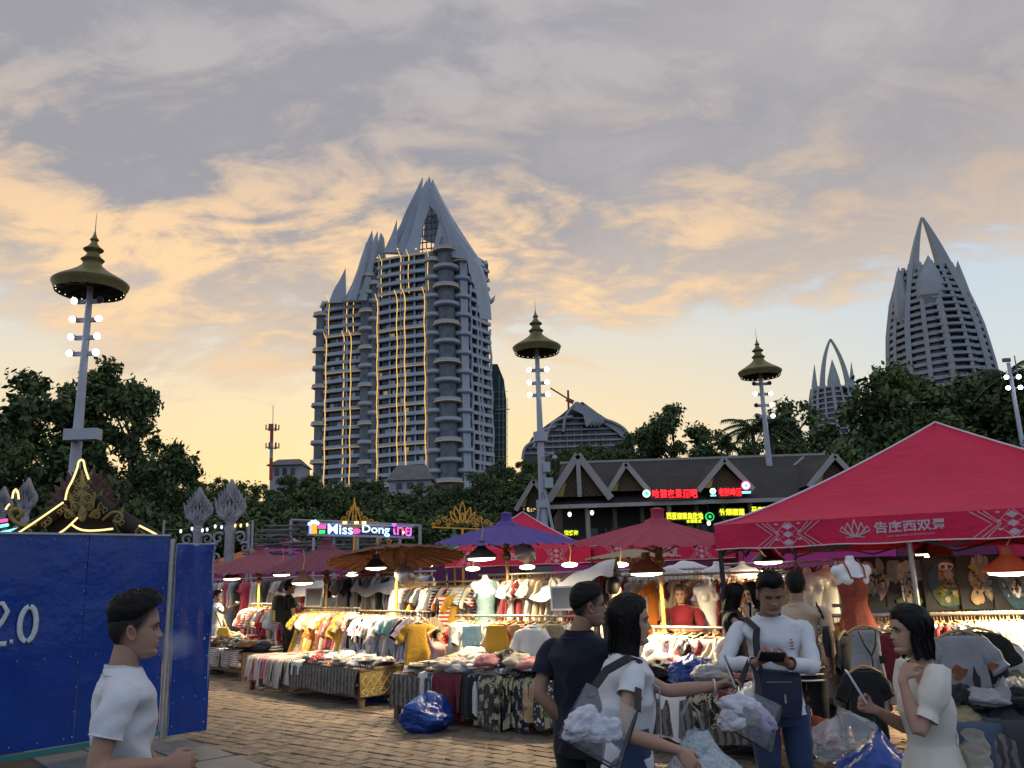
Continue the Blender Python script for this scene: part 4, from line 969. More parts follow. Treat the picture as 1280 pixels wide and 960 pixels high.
def temple_gate():
    Y = 14.0; P = lambda x, y, dy=0: at(x, y, Y + dy); ex, ez = V(1, 0, 0), V(0, 0, 1)
    O = P(103, 700); O[2] = 0
    T = thing('temple_gate', O, 'carved temple gate gable outlined with yellow neon above the hoarding', 'gate')
    s = Y*1.0/F
    for sx in (45, 162):
        q = MB(); a = P(sx, 690, .3); q.box((a[0], a[1], a[2]/2), (.22, .22, a[2])); q.build('gate_post', 'carved_dark', T)
    # crest of reddish leaves behind
    for k in range(15):
        a = PI*(k + .5)/15; r0, r1 = 18*s, (74 - 16*abs(math.cos(a)))*s; c = P(102, 640, .35 + .02*(k % 2))
        q = MB(); flame_leaf(q, c + ex*r0*math.cos(a)*1.0 + ez*r0*math.sin(a)*.6, c + ex*r1*math.cos(a)*.82 + ez*r1*math.sin(a)*.86, 10*s, .05); q.build('crest_leaf', 'carved_red', T)
    q = MB(); plate(q, [(60, 672), (68, 648), (102, 612), (140, 648), (152, 672)], P(0, 0, .22), V(0, 1, 0), .1); q.build('gable_board', 'carved_dark', T)
    # sloping boards
    for side in (0, 1):
        pts = smoothpts([(102, 586), (94, 612), (78, 634), (48, 655), (14, 674)] if side == 0 else [(103, 586), (112, 610), (128, 632), (160, 652), (198, 674)], 2)
        q = MB(); W_ = [P(x, y, .05) for x, y in pts]; q.tube(W_, [.05 + .07*min(1, i/len(W_)*2) for i in range(len(W_))], n=8, flat=.9, ref=(0, 1, 0)); q.build('barge_board', 'carved_dark', T, smooth=True)
        for i in range(3, len(pts) - 1, 3):
            x, y = pts[i]; q = MB(); sg = -1 if side == 0 else 1
            spiral(q, P(x, y + 5, -.07), ex*sg, ez, 5.2*s, 1.3, .019, PI*.5, 1); spiral(q, P(x + sg*5, y + 9, -.07), ex*sg, ez, 4.0*s, 1.2, .016, PI*1.4, -1)
            q.build('scroll', 'carved_gold', T, smooth=True)
        for i in range(4, len(pts) - 4, 4):
            x, y = pts[i]; q = MB(); sg = -1 if side == 0 else 1; flame_leaf(q, P(x, y, 0), P(x + sg*7, y - 13, 0), 3.2*s, .03); q.build('flame_finial', 'carved_gold' if side else 'carved_dark', T)
    # central ornament
    for i, (x, y, x2, y2, w) in enumerate(((103, 640, 103, 588, 7), (97, 640, 86, 614, 5), (109, 640, 120, 614, 5), (94, 646, 78, 634, 4.5), (112, 646, 128, 634, 4.5), (103, 652, 103, 626, 6))):
        q = MB(); flame_leaf(q, P(x, y, -.10 - .01*i), P(x2, y2, -.10 - .01*i), w*s, .05); q.build('ornament_leaf', 'carved_gold', T)
    for sg in (-1, 1):
        for (dx, y, r) in ((9, 634, 6.5), (17, 644, 6), (8, 622, 4.5), (6, 610, 3.2)):
            q = MB(); spiral(q, P(103 + sg*dx, y, -.14), ex*sg, ez, r*s, 1.4, .02, PI, -1); q.build('scroll', 'carved_gold', T, smooth=True)
    # naga scroll on the left and its twin on the right
    q = MB(); q.tube([P(x, y, -.05) for x, y in smoothpts([(46, 655), (34, 658), (20, 654), (12, 645), (16, 636), (26, 637), (28, 644), (22, 647)], 2)], .04, n=8); q.build('naga_scroll', 'carved_gold', T, smooth=True)
    q = MB(); q.tube([P(x, y, -.02) for x, y in smoothpts([(130, 642), (142, 638), (150, 628), (158, 620), (162, 608), (156, 600), (150, 606)], 2)], .03, n=8); q.build('naga_scroll', 'carved_dark', T, smooth=True)
    q = MB(); q.tube([P(x, y, -.05) for x, y in smoothpts([(128, 650), (140, 640), (150, 640), (154, 648), (148, 654), (142, 650)], 2)], .028, n=8); q.build('naga_scroll', 'carved_gold', T, smooth=True)
    for pts in ([(81.6, 625), (84, 612), (91, 600), (97, 584), (98, 577), (102, 574), (105, 577), (105.5, 583), (108, 591), (111, 599)], [(14, 672), (46, 651), (79, 628)], [(65, 672), (80, 663), (90, 654), (97, 647)],
                [(88.6, 655), (97, 661), (107, 663.5), (124, 663), (141, 661)], [(174, 657), (186, 663), (197, 669)], [(15.5, 623), (16.5, 615), (19.7, 611), (22.5, 615), (23.5, 624)], [(7, 637), (9, 633), (12, 630)]):
        q = MB(); q.tube([P(x, y, -.2) for x, y in smoothpts(pts, 2)], .016, n=8); q.build('neon_tube', 'tube_warm', T, smooth=True)
temple_gate()
for i, (x0, y0, x1, y1, m, lab) in enumerate(((0, 652, 9, 650, 'neon_pink', 'pink neon bar at the edge of the temple gate'), (-2, 659, 10, 656, 'neon_cyan', 'cyan neon bar below the pink bar'), (-2, 668, 28, 660, 'neon_cyan', 'long cyan neon bar against the temple gate'))):
    S = thing('neon_bar', at(x0, y0, 16), lab, 'neon sign'); q = MB(); q.tube([at(x0 - 8, y0 + .8, 16), at(x1, y1, 16)], .03, n=8); q.build('tube', m, S)
    q = MB(); q.beam(at(x0 - 8, y0 + 1, 16.06), at(x1, y1 + 1, 16.06), .02, .09); q.beam(at(x0, y0 + 1, 16.06), V(at(x0, y0, 16)[0], 16.06, 0), .05, .05); q.build('holder', 'carved_dark', S)

# ================================================================== carved lotus-bud pillars
def bud_pillar(px, ytop, ywide, ybot, wpx, Y, label):
    s = Y/F; c = at(px, ywide, Y); O = V(c[0], Y, 0); ez = V(0, 0, 1)
    T = thing('carved_pillar', O, label, 'pillar', 'carved pillars behind the square')
    zt, zw, zb = at(px, ytop, Y)[2], at(px, ywide, Y)[2], at(px, ybot, Y)[2]; w = wpx*s/2
    q = MB(); q.lathe([(w*.55, 0), (w*.55, .3), (w*.36, .5), (w*.33, zb - .4), (w*.42, zb - .3), (w*.3, zb - .15), (w*.5, zb)], 16, c=O); q.build('shaft', 'carved_grey', T, smooth=40)
    h_ = zt - zw; out = smoothpts([(0, zb - .05), (w*.55, zb), (w*.98, zw - h_*.22), (w*1.0, zw + h_*.08), (w*.70, zw + h_*.30), (w*.40, zw + h_*.55), (w*.16, zw + h_*.8), (0, zt)], 2)
    poly = out + [(-x, z) for x, z in out[::-1][1:-1]]
    q = MB(); q.prism([(x, z) for x, z in poly], O, V(1, 0, 0), ez, w*.5); q.build('bud', 'carved_grey', T)
    inn = [(x*.42, zw - .10 + (z - zw + .10)*.40) for x, z in poly]
    q = MB(); q.prism(inn, O - V(0, w*.27, 0), V(1, 0, 0), ez, .05); q.build('niche', 'carved_dark', T)
    for k in range(5):
        for sg in (-1, 1):
            t = k/5; q = MB(); x = sg*w*(1.0 - .9*t**.8); z = zw - .12 + (zt - zw)*.62*t
            flame_leaf(q, O + V(x*.8, -w*.22, z), O + V(x*1.08, -w*.2, z + (zt - zw)*.48), w*.15, .09); q.build('flame', 'carved_grey', T)
    for dx, dz in ((0, 0), (-.22, -.08), (.22, -.08)):
        q = MB(); flame_leaf(q, O + V(dx*w, -w*.32, zw - .25 + dz), O + V(dx*w*1.2, -w*.30, zw + .22 + dz), w*.16, .06); q.build('ornament_leaf', 'carved_grey', T)
    for sg in (-1, 1):
        for k in range(3):
            q = MB(); spiral(q, O + V(sg*w*(.75 + .35*k), -.05, zb - .55 - .28*k), V(sg, 0, 0), ez, w*(.42 - .03*k), 1.2, w*.10, PI*.8, -1); q.build('scroll', 'carved_grey', T, smooth=True)
        q = MB(); flame_leaf(q, O + V(sg*w*.2, -w*.2, zb), O + V(sg*w*.85, -w*.2, zb + .1), w*.22, .05); q.build('flame', 'carved_grey', T)
bud_pillar(249, 609, 637, 651, 33, 25, 'grey carved lotus bud pillar in front of the feathery tree')
bud_pillar(289, 599, 632, 648, 36, 24, 'taller grey carved lotus bud pillar beside the brushwood fence')
bud_pillar(34, 597, 622, 636, 24, 22, 'grey carved bud pillar seen past the temple gate scroll')
bud_pillar(4, 608, 630, 642, 22, 24, 'farthest grey carved bud pillar past the temple gate')
LINE = [(226, 664), (240, 661), (253, 663), (259, 662), (269, 658), (277, 659), (294, 657), (301, 657), (309, 656)]
S = thing('lamp_string', at(260, 660, 22.5), 'slack wire of small coloured lamps in front of the carved pillars', 'string lights')
q = MB(); q.tube([at(x, y - 2, 22.5) for x, y in [(205, 664)] + LINE + [(316, 653)]], .012, n=4); q.build('wire', 'roof_grey', S)
for i, (x, y) in enumerate(LINE):
    q = MB(); q.ball(at(x, y, 22.45), (.032, .032, .05), 8, 6); q.build('lamp', ['bead', 'neon_ice', 'bead', 'neon_ice', 'bead', 'neon_ice', 'tube_warm', 'tube_warm', 'tube_warm'][i], S)
for x in (205, 316): q = MB(); p = at(x, 655, 22.5); q.tube([V(p[0], 22.5, 0), p + V(0, 0, .1)], .03, n=6); q.build('end_pole', 'grey_steel', S)
# ================================================================== brushwood fence
mat('brush', (0.16, 0.15, 0.14), 0.9, 0.4, 8)
T = thing('brushwood_fence', V(at(365, 690, 24)[0], 24, 0), 'grey brushwood fence of loose horizontal sticks between steel posts', 'fence')
for x, y in ((311, 655), (364, 650), (418, 652), (472, 655), (525, 656)):
    p = at(x, y, 24); q = MB(); q.tube([V(p[0], 24, 0), p], .05, n=6); q.build('post', 'grey_steel', T)
q = MB(); q.tube([at(364, 650, 24), at(420, 652, 24), at(525, 657, 24)], .04, n=6); q.build('top_rail', 'grey_steel', T)
for k in range(110):
    x = U(300, 470); y = U(655, 694); l = U(25, 60); q = MB(); y2 = y + U(-4, 4); d = U(-.15, .15)
    q.tube([at(x, y, 24 + d), at(x + l*.5, (y + y2)/2 + U(-1.5, 1.5), 24 + d), at(min(x + l, 523), y2, 24 + d)], [.022, .03, .014], n=5); q.build('stick', 'brush', T)
# ================================================================== neon bar sign and wrought ornaments
def neon_bar_sign():
    Y = 22.0; P = lambda x, y, d=0: at(x, y, Y + d); s = Y/F
    T = thing('bar_sign', V(P(450, 660)[0], Y, 0), 'glowing lettered neon bar sign with beer mug and pink lips over the parasols', 'neon sign')
    for x in (392, 447, 500): q = MB(); p = P(x, 672, .15); q.tube([V(p[0], p[1], 0), p], .04, n=6); q.build('post', 'grey_steel', T)
    for y in (654, 668): q = MB(); q.beam(P(384, y, .12), P(518, y + 4, .12), .04, .05); q.build('rail', 'grey_steel', T)
    def word(t, x0, x1, y0, y1, y2, y3, m, m2=None):
        vs_, fs = text_mesh(t, 1.0, .015, .012); lo, hi = vs_.min(0), vs_.max(0)
        n = (vs_ - lo)/(hi - lo)
        px = x0 + n[:, 0]*(x1 - x0); top = y0 + n[:, 0]*(y2 - y0); bot = y1 + n[:, 0]*(y3 - y1); py = bot + (top - bot)*n[:, 1]
        q = MB(); q.add([P(a, c, d) for a, c, d in zip(px, py, (n[:, 2] - .5)*.08)], fs); w = q.build('letters', m, T)
        q = MB(); q.add([P(a, c, d) for a, c, d in zip(x0 - .4 + n[:, 0]*(x1 - x0 + .8), bot + .6 + (top - bot - 1.2)*n[:, 1], .06 + (n[:, 2] - .5)*.04)], fs); q.build('letter_backs', 'neon_blue', w)
    word('Miss', 410, 441, 655, 667, 656, 668, 'neon_ice'); word('Dong', 453, 487, 656, 668, 657, 671, 'neon_ice'); word('ไทย', 490, 514, 655, 667, 655, 670, 'neon_pink')
    def slab(x0, x1, y0, y1, m, name, d=0): q = MB(); a, c = P(x0, y1, d), P(x1, y0, d); q.box((a + c)/2, (c[0] - a[0], .07, c[2] - a[2])); return q.build(name, m, T)
    slab(389, 396, 655, 667, 'neon_orange', 'mug_body'); slab(386.5, 388.8, 656, 667, 'neon_blue', 'mug_handle')
    q = MB()
    for x, y in ((387, 655), (390, 652.5), (394, 652), (397, 654)): q.ball(P(x, y), .05, 10, 6)
    q.build('mug_foam', 'neon_ice', T, smooth=True)
    slab(398, 407, 656, 661, 'neon_pink', 'caption'); slab(399, 406, 662.5, 667, 'neon_green', 'caption')
    q = MB(); q.ball(P(446, 664, -.02), (.095, .03, .07), 14, 8); q.build('lips', 'neon_pink', T, smooth=True)
    for x in (431, 445.5, 455): slab(x - 2.5, x + 2.5, 651.5, 655, 'tube_warm', 'spot_lamp', .05)
    slab(503, 505.5, 664, 667, 'tube_warm', 'dot', -.05)
    # wrought finial above it
    Y2 = 22.6; P2 = lambda x, y: at(x, y, Y2); ex, ez = V(1, 0, 0), V(0, 0, 1)
    T = thing('wrought_finial', P2(443, 655), 'gold wrought iron scroll finial with tall spike above the bar sign', 'ornament')
    for x0, x1, xt in ((434, 438, 442.5), (452, 448, 443.5), (440, 441, 443), (446, 445, 443)):
        q = MB(); q.tube([P2(x, y) for x, y in smoothpts([(x0, 655), (x1, 640), (xt, 630), (443, 622)], 2)], .014, n=6); q.build('spike_bar', 'gold_iron', T)
    for (x, y, r, sg) in ((430, 650, 4.5, 1), (436, 642, 3.5, 1), (456, 650, 4.5, -1), (450, 643, 3.5, -1), (464, 653, 4, -1), (471, 655, 3.2, -1), (443, 648, 3.5, 1), (440, 636, 2.6, 1), (447, 637, 2.6, -1), (424, 654, 3, 1), (478, 657, 3, -1), (474, 676, 4, 1), (486, 677, 4, -1)):
        q = MB(); spiral(q, P2(x, y), ex*sg, ez, r*s, 1.5, .014, 0.5); q.build('scroll', 'gold_iron', T)
    q = MB(); q.beam(P2(420, 658), P2(484, 660), .03, .03); p = P2(443, 658); q.tube([V(p[0], p[1], 0), p], .035, n=6); q.build('base_bar', 'gold_iron', T)
    T = thing('wrought_lotus', at(578, 655, 21.5), 'gold wrought iron lotus with side scrolls above the purple parasol', 'ornament')
    L = lambda x, y: at(x, y, 21.5)
    for (bx, tx, ty, w) in ((578, 578, 627, 4.5), (574, 569, 633, 4), (582, 588, 634, 4), (572, 563, 639, 3.5), (584, 594, 640, 3.5), (578, 578, 641, 3)):
        q = MB()
        for sg in (-1, 1): q.tube([L(x, y) for x, y in smoothpts([(bx, 654), ((bx*.4 + tx*.6) + sg*w, 654*.45 + ty*.55), (tx, ty)], 3)], .016, n=6)
        q.build('petal', 'gold_iron', T)
    for sg in (-1, 1):
        for (dx, y, r) in ((14, 652, 4.2), (22, 650, 3.8), (30, 653, 3.4), (36, 656, 2.8), (18, 657, 3)):
            q = MB(); spiral(q, L(578 + sg*dx, y), ex*sg, ez, r*s, 1.5, .014, .3); q.build('scroll', 'gold_iron', T)
    q = MB(); q.beam(L(540, 659), L(616, 662), .03, .03); p = L(578, 660); q.tube([V(p[0], p[1], 0), p], .035, n=6); q.build('base_bar', 'gold_iron', T)
neon_bar_sign()
# ================================================================== market: materials
mat('fabric', (1, 1, 1), 0.85, 0.16, 5, bump=0.010, bscale=22, objcol=True, spec=0.2, sheen=0.2)
mat('fabric_floral', (1, 1, 1), 0.85, 0.1, 5, bump=0.010, bscale=22, objcol=True, spec=0.2, pattern='floral')
mat('fabric_stripe', (1, 1, 1), 0.85, 0.1, 5, bump=0.010, bscale=22, objcol=True, spec=0.2, pattern='stripe')
mat('fabric_vstripe', (1, 1, 1), 0.85, 0.1, 5, bump=0.010, bscale=22, objcol=True, spec=0.2, pattern='vstripe', col2=(0.62, 0.55, 0.48))
mat('fabric_leaf', (1, 1, 1), 0.85, 0.1, 5, bump=0.010, bscale=22, objcol=True, spec=0.2, pattern='leaf', col2=(0.42, 0.38, 0.24))
mat('fabric_weave', (0.055, 0.05, 0.05), 0.9, 0.15, 5, bump=0.008, bscale=25, pattern='weave', col2=(0.16, 0.145, 0.13))
mat('fabric_batik', (0.10, 0.065, 0.02), 0.9, 0.1, 5, bump=0.008, bscale=25, pattern='batik', col2=(0.42, 0.32, 0.12))
mat('wood_bare', (0.16, 0.10, 0.06), 0.7, 0.35, 5, bump=0.006, bscale=14)
mat('bamboo', (0.55, 0.34, 0.07), 0.45, 0.25, 5)
mat('hanger_wood', (0.42, 0.26, 0.10), 0.5, 0.2, 6)
mat('hanger_white', (0.75, 0.75, 0.75), 0.35, 0.05)
mat('rack_steel', (0.42, 0.40, 0.37), 0.3, 0.2, 8, metal=0.7)
mat('rack_dark', (0.03, 0.03, 0.033), 0.45)
mat('sheet_plastic', (0.74, 0.74, 0.72), 0.35, 0.12, 3, bump=0.02, bscale=7, spec=0.6)
mat('mannequin_white', (0.78, 0.77, 0.75), 0.3, 0.04, 5, spec=0.6)
mat('lamp_dark', (0.04, 0.038, 0.035), 0.4, metal=0.4)
mat('lamp_brown', (0.16, 0.07, 0.03), 0.4, metal=0.3)
mat('lamp_red', (0.45, 0.07, 0.02), 0.35)
mat('bulb', (1, 1, 1), 0.3, 0, emit=(1.0, 0.86, 0.55), estr=6.0)
mat('cord_yellow', (0.6, 0.42, 0.1), 0.5)
mat('tent_red', (0.60, 0.014, 0.065), 0.55, 0.14, 1.6, bump=0.03, bscale=4.5, spec=0.3)
mat('tent_magenta', (0.42, 0.03, 0.22), 0.65, 0.1, 1.2)
mat('tent_orange', (0.55, 0.14, 0.02), 0.65, 0.1, 1.2)
mat('tent_teal', (0.02, 0.20, 0.17), 0.65, 0.1, 1.2)
mat('tent_purple', (0.13, 0.02, 0.08), 0.65, 0.1, 1.2)
mat('tent_print', (0.55, 0.38, 0.44), 0.7, 0.15, 8)
mat('tent_piping', (0.7, 0.6, 0.64), 0.6)
mat('tent_frame', (0.018, 0.018, 0.02), 0.4)
mat('par_purple', (0.12, 0.075, 0.30), 0.75, 0.15, 4)
mat('par_red', (0.38, 0.05, 0.085), 0.75, 0.15, 4)
mat('par_maroon', (0.22, 0.05, 0.08), 0.75, 0.18, 4)
mat('par_rose', (0.28, 0.075, 0.095), 0.75, 0.18, 4)
mat('par_brown', (0.15, 0.05, 0.04), 0.75, 0.2, 4)
mat('par_tan', (0.36, 0.27, 0.17), 0.75, 0.15, 4)
mat('par_green', (0.05, 0.16, 0.11), 0.75, 0.15, 4)
mat('par_stick', (0.12, 0.07, 0.03), 0.7)
mat('bag_blue', (0.01, 0.06, 0.30), 0.28, 0.15, 5, bump=0.03, bscale=11, spec=0.6)
mat('bag_clear', (0.60, 0.66, 0.70), 0.15, 0.1, 6, bump=0.02, bscale=12, alpha=0.30, spec=0.9)
mat('black_plain', (0.012, 0.012, 0.014), 0.6, 0.1)
mat('screen_grey', (0.24, 0.245, 0.26), 0.5, 0.05)
PAL = {'white': (.66, .65, .62), 'cream': (.60, .52, .38), 'beige': (.46, .36, .25), 'grey': (.30, .30, .31), 'black': (.018, .018, .02), 'navy': (.02, .026, .05), 'mustard': (.48, .27, .03),
       'orange': (.62, .20, .03), 'red': (.45, .03, .03), 'pink': (.58, .25, .26), 'rose': (.60, .10, .16), 'sky blue': (.28, .42, .56), 'denim blue': (.06, .085, .13), 'teal': (.08, .25, .27), 'olive': (.16, .16, .06),
       'green': (.06, .22, .08), 'brown': (.16, .08, .04), 'lilac': (.38, .32, .48), 'yellow': (.65, .45, .06), 'charcoal': (.05, .05, .055), 'khaki': (.34, .27, .15), 'maroon': (.16, .02, .03), 'ivory': (.68, .62, .48), 'tan': (.40, .26, .13)}

# ================================================================== garments
def garment(kind, seed):
    r = random.Random(seed); b = MB(); ph = r.uniform(0, 6)
    sh = .20; L = {'tee': .62, 'shirt': .70, 'blouse': .58, 'dress': 1.0, 'vest': .58, 'gown': 1.05, 'trousers': .9}[kind]
    wb = {'tee': .21, 'shirt': .21, 'blouse': .22, 'dress': .27, 'vest': .19, 'gown': .32, 'trousers': .19}[kind]
    if kind == 'vest': sh = .155
    T_ = [0, .02, .055, .10, .18, .30, .45, .62, .8, .92, 1.0]; n = 22
    rings = []
    for t in T_:
        z = -.075 - L*t
        if t < .06: w = .055 + (sh - .055)*(t/.055)**.8; d = .025 + .02*t/.055
        else:
            f = (t - .055)/.945; w = sh*(1 - .10*math.sin(min(f*3, 1)*PI)) * (1 - f) + wb*f; d = .05 + .028*f
            if kind in ('dress', 'gown'): w = sh*.86 + (wb - sh*.86)*max(0, (f - .25)/.75)**.9; d = .05 + .06*f
        ring = []; w += .006*math.sin(9*t + ph)
        for k in range(n):
            a = 2*PI*k/n; c, s = math.cos(a), math.sin(a)
            am = min(1, max(0, t - .10)*1.7); fold = 1 + (.38*math.sin(4*a + ph + 2.2*t) + .26*math.sin(7*a + 2*ph - 1.5*t))*am
            ring.append((w*math.copysign(abs(c)**.9, c)*(1 + .035*math.sin(11*t + ph)*am) + .012*math.sin(5*t + ph), d*.72*math.copysign(abs(s)**.8, s)*fold + .03*t*math.sin(4*t + ph), z - (.05*max(0, -s) if t < .01 else 0) + .022*math.sin(3*a + ph)*(t > .9)))
        rings.append(ring)
    vs_ = [p for q in rings for p in q]; fs = [(i*n+k, i*n+(k+1) % n, (i+1)*n+(k+1) % n, (i+1)*n+k) for i in range(len(T_)-1) for k in range(n)]
    b.add(vs_, fs)
    if kind in ('tee', 'shirt', 'blouse', 'dress'):
        sl = {'tee': .20, 'shirt': .55, 'blouse': .30, 'dress': .18}[kind]
        for sg in (-1, 1):
            o = r.uniform(.03, .10) if kind != 'shirt' else r.uniform(0, .05); y = r.uniform(-.03, .03)
            ts = np.linspace(0, 1, 9); pts = [(sg*(sh - .055 + (.09 + o)*t**.7), y*t + .012*math.sin(9*t + ph), -.150 - sl*t**1.1) for t in ts]
            w0, w1 = .072, {'tee': .074, 'shirt': .045, 'blouse': .085, 'dress': .07}[kind]
            b.tube(pts, [(w0*(1 - t) + w1*t)*(1 + .10*math.sin(13*t + ph*sg)) for t in ts], n=10, flat=.40, ref=(0, 1, 0), cap=False)
    return b
GAR = {}
for kd in ('tee', 'shirt', 'blouse', 'dress', 'vest', 'gown'):
    GAR[kd] = [garment(kd, 10*i + len(kd)) for i in range(3)]
FAB = {'': 'fabric', 'flowered ': 'fabric_floral', 'striped ': 'fabric_stripe', 'leaf print ': 'fabric_leaf', 'thin striped ': 'fabric_vstripe'}
GM = {(kd, f, i): GAR[kd][i].mesh(kd, FAB[f], smooth=True) for kd in GAR for f in FAB for i in range(3)}
hb = MB(); hb.tube([(-.19, 0, -.13), (-.10, 0, -.085), (0, 0, -.06), (.10, 0, -.085), (.19, 0, -.13)], .010, n=6, flat=.6)
hb.tube([(0, 0, -.06), (0, 0, -.02), (.018, 0, 0), (.0, 0, .018), (-.018, 0, .004)], .004, n=5)
HM = {'w': hb.mesh('hanger', 'hanger_wood'), 'p': hb.mesh('hanger', 'hanger_white')}
KN = {'tee': 'T-shirt', 'shirt': 'long sleeved shirt', 'blouse': 'blouse', 'dress': 'dress', 'vest': 'vest top', 'gown': 'long skirted dress'}
NM = {'tee': 'hanging_tee', 'shirt': 'hanging_shirt', 'blouse': 'hanging_blouse', 'dress': 'hanging_dress', 'vest': 'hanging_vest', 'gown': 'hanging_gown'}
def hang(kd, colr, fab, loc, rz, where, group, scale=1.0, hanger='w', tilt=0.0, label=None, col=None):
    o = bpy.data.objects.new(NM[kd], GM[(kd, fab, rng.randrange(3))]); COL.objects.link(o)
    o.location = tuple(float(k) for k in loc); o.rotation_euler = (U(-.05, .05), tilt + U(-.04, .04), rz); o.scale = (scale,)*3
    c = col or PAL[colr]; f = U(.85, 1.1); o.color = (*[min(.8, k*f) for k in c], 1)
    tag(o, label or f'{fab}{colr} {KN[kd]} hanging {where}', 'dress' if kd in ('dress', 'gown') else 'shirt', group)
    h = bpy.data.objects.new('hanger', HM[hanger]); COL.objects.link(h); h.parent = o
    return o
def rack(P0, P1, z, label, n, kinds, cols, where, group, fabs=('',), steel='rack_steel', lower=0.0, yaw=(.08, .62), scale=(.92, 1.06), hanger='w', ends=True, skip=None):
    P0, P1 = np.asarray(P0, float), np.asarray(P1, float); P0 = V(P0[0], P0[1], 0); P1 = V(P1[0], P1[1], 0); d = unit(P1 - P0); L = np.linalg.norm(P1 - P0)
    T = thing('clothes_rack', (P0 + P1)/2, label, 'clothes rack')
    q = MB(); q.tube([P0 - d*.08 + V(0, 0, z), P1 + d*.08 + V(0, 0, z)], .016, n=8); q.build('rail', steel, T, smooth=60)
    for p in (P0, P1):
        q = MB(); q.tube([p, p + V(0, 0, z)], .016, n=8); q.build('upright', steel, T, smooth=60)
        q = MB(); s_ = V(-d[1], d[0], 0)*.25; q.tube([p - s_ + V(0, 0, .02), p + s_ + V(0, 0, .02)], .016, n=6); q.build('foot', steel, T)
    base = math.atan2(d[1], d[0]) + PI/2
    n = int(n*1.6)
    for i in range(n):
        t = (i + .5)/n + U(-.3, .3)/n
        if skip and skip[0] < t < skip[1]: continue
        p = P0 + d*L*t + V(0, 0, z + .0)
        hang(rng.choice(kinds), rng.choice(cols), rng.choice(fabs), p, base + rng.choice((-1, -1, 1))*U(*yaw), where, group, U(*scale), hanger)
    return T

# ================================================================== cloth on tables
def crumple(seed, a=.34, c=.26, h=.09):
    b = MB(); r = random.Random(seed); ph = r.uniform(0, 50)
    def fn(u, v):
        x, y = u*2 - 1, v*2 - 1; e = max(0, 1 - (abs(x)**3 + abs(y)**3)); k = 1 + .22*ns((x*1.3 + ph, y*1.3, 3)) 
        rg = 1 - abs(ns((x*2.2 + ph, y*2.2, ph))*1.6); z = h*(e**.45)*(.35 + .75*rg + .25*ns((x*5, y*5, ph)))
        return (x*a/2*k, y*c/2*k, max(z, -.004) if e > 0 else -.004)
    b.grid(fn, 16, 14); return b
def folded(seed, a=.30, c=.24, layers=3, th=.022):
    b = MB(); r = random.Random(seed)
    for l in range(layers):
        da, dc = r.uniform(-.012, .012), r.uniform(-.012, .012); z = l*th
        def fn(u, v, z=z, da=da, dc=dc):
            an = 2*PI*u; k = [0, .9, 1.0, 1.0, .9, .0][round(v*5)]; zz = [0, 0, .3, .75, 1, 1.03][round(v*5)]*th
            cx, sy = math.cos(an), math.sin(an); f = (abs(cx)**6 + abs(sy)**6)**(-1/6)
            return (a/2*k*cx*f + da, c/2*k*sy*f + dc, z + zz + .006*ns((cx*2 + seed, sy*2, l)))
        b.grid(fn, 20, 6, wrap=True)
    return b
def drape(seed, w=.34, top=.30, down=.38):
    """garment thrown over a table's edge: x along the edge, -y outwards, origin on the edge"""
    b = MB(); r = random.Random(seed); ph = r.uniform(0, 40)
    def fn(u, v):
        s = -top + (top + down)*v; x = (u - .5)*w*(1 + .12*ns((v*2 + ph, 1, 1))); fo = math.sin(u*9 + ph)*.5 + math.sin(u*17 + 2*ph)*.3
        if s < 0: return (x + .02*ns((s*6, ph, u*3)), -s, .02 + .028*abs(ns((u*4 + ph, s*7, 2))))
        t = min(1, s/.06); return (x*(1 - .1*s), -.025*t - .03*s + .05*fo*min(1, s*4), .022*(1 - t) - max(0, s - .02) + (.03*math.sin(u*5 + ph) if v > .93 else 0))
    b.grid(fn, 18, 16); return b
CR = [crumple(i, .34 + .05*(i % 3), .27 + .03*(i % 2), .08 + .025*(i % 3)) for i in range(6)]
FO = [folded(i, .30, .23, 2 + i % 3) for i in range(4)]
DR = [drape(i, .30 + .07*(i % 3), .32, .32 + .07*(i % 3)) for i in range(6)]
CM_ = {(f, i): CR[i].mesh('heap', FAB[f], smooth=True) for f in FAB for i in range(6)}
FM_ = {(f, i): FO[i].mesh('folded', FAB[f], smooth=50) for f in FAB for i in range(4)}
def bundle(seed):
    b = MB(); ph = seed*7.3
    def fn(u, v):
        a = 2*PI*u; p = V(math.cos(a)*math.sin(PI*v), math.sin(a)*math.sin(PI*v), -math.cos(PI*v)); q = p*1.5 + ph
        k = 1 + .30*ns(q) - .30*abs(ns(q*2.1)) + .12*abs(ns(q*4.1)) - .04*abs(ns(q*8.3)); return p*k*V(.19, .15, .10 if p[2] > 0 else .05) + V(0, 0, .045)
    b.grid(fn, 38, 26, wrap=True); return b
BU = [bundle(i) for i in range(5)]
BM_ = {(f, i): BU[i].mesh('bundle', FAB[f], smooth=True) for f in FAB for i in range(5)}
DM_ = {(f, i): DR[i].mesh('drape', FAB[f], smooth=True) for f in FAB for i in range(6)}
def clothob(name, me, loc, rz, colr, label, cat, group, scale=1.0, tilt=(0, 0), col=None):
    o = bpy.data.objects.new(name, me); COL.objects.link(o); o.location = tuple(float(k) for k in loc); o.rotation_euler = (tilt[0], tilt[1], rz)
    o.scale = (scale,)*3 if np.isscalar(scale) else scale; f = U(.85, 1.12); c = col or PAL[colr]; o.color = (*[min(.8, k*f) for k in c], 1)
    return tag(o, label, cat, group)
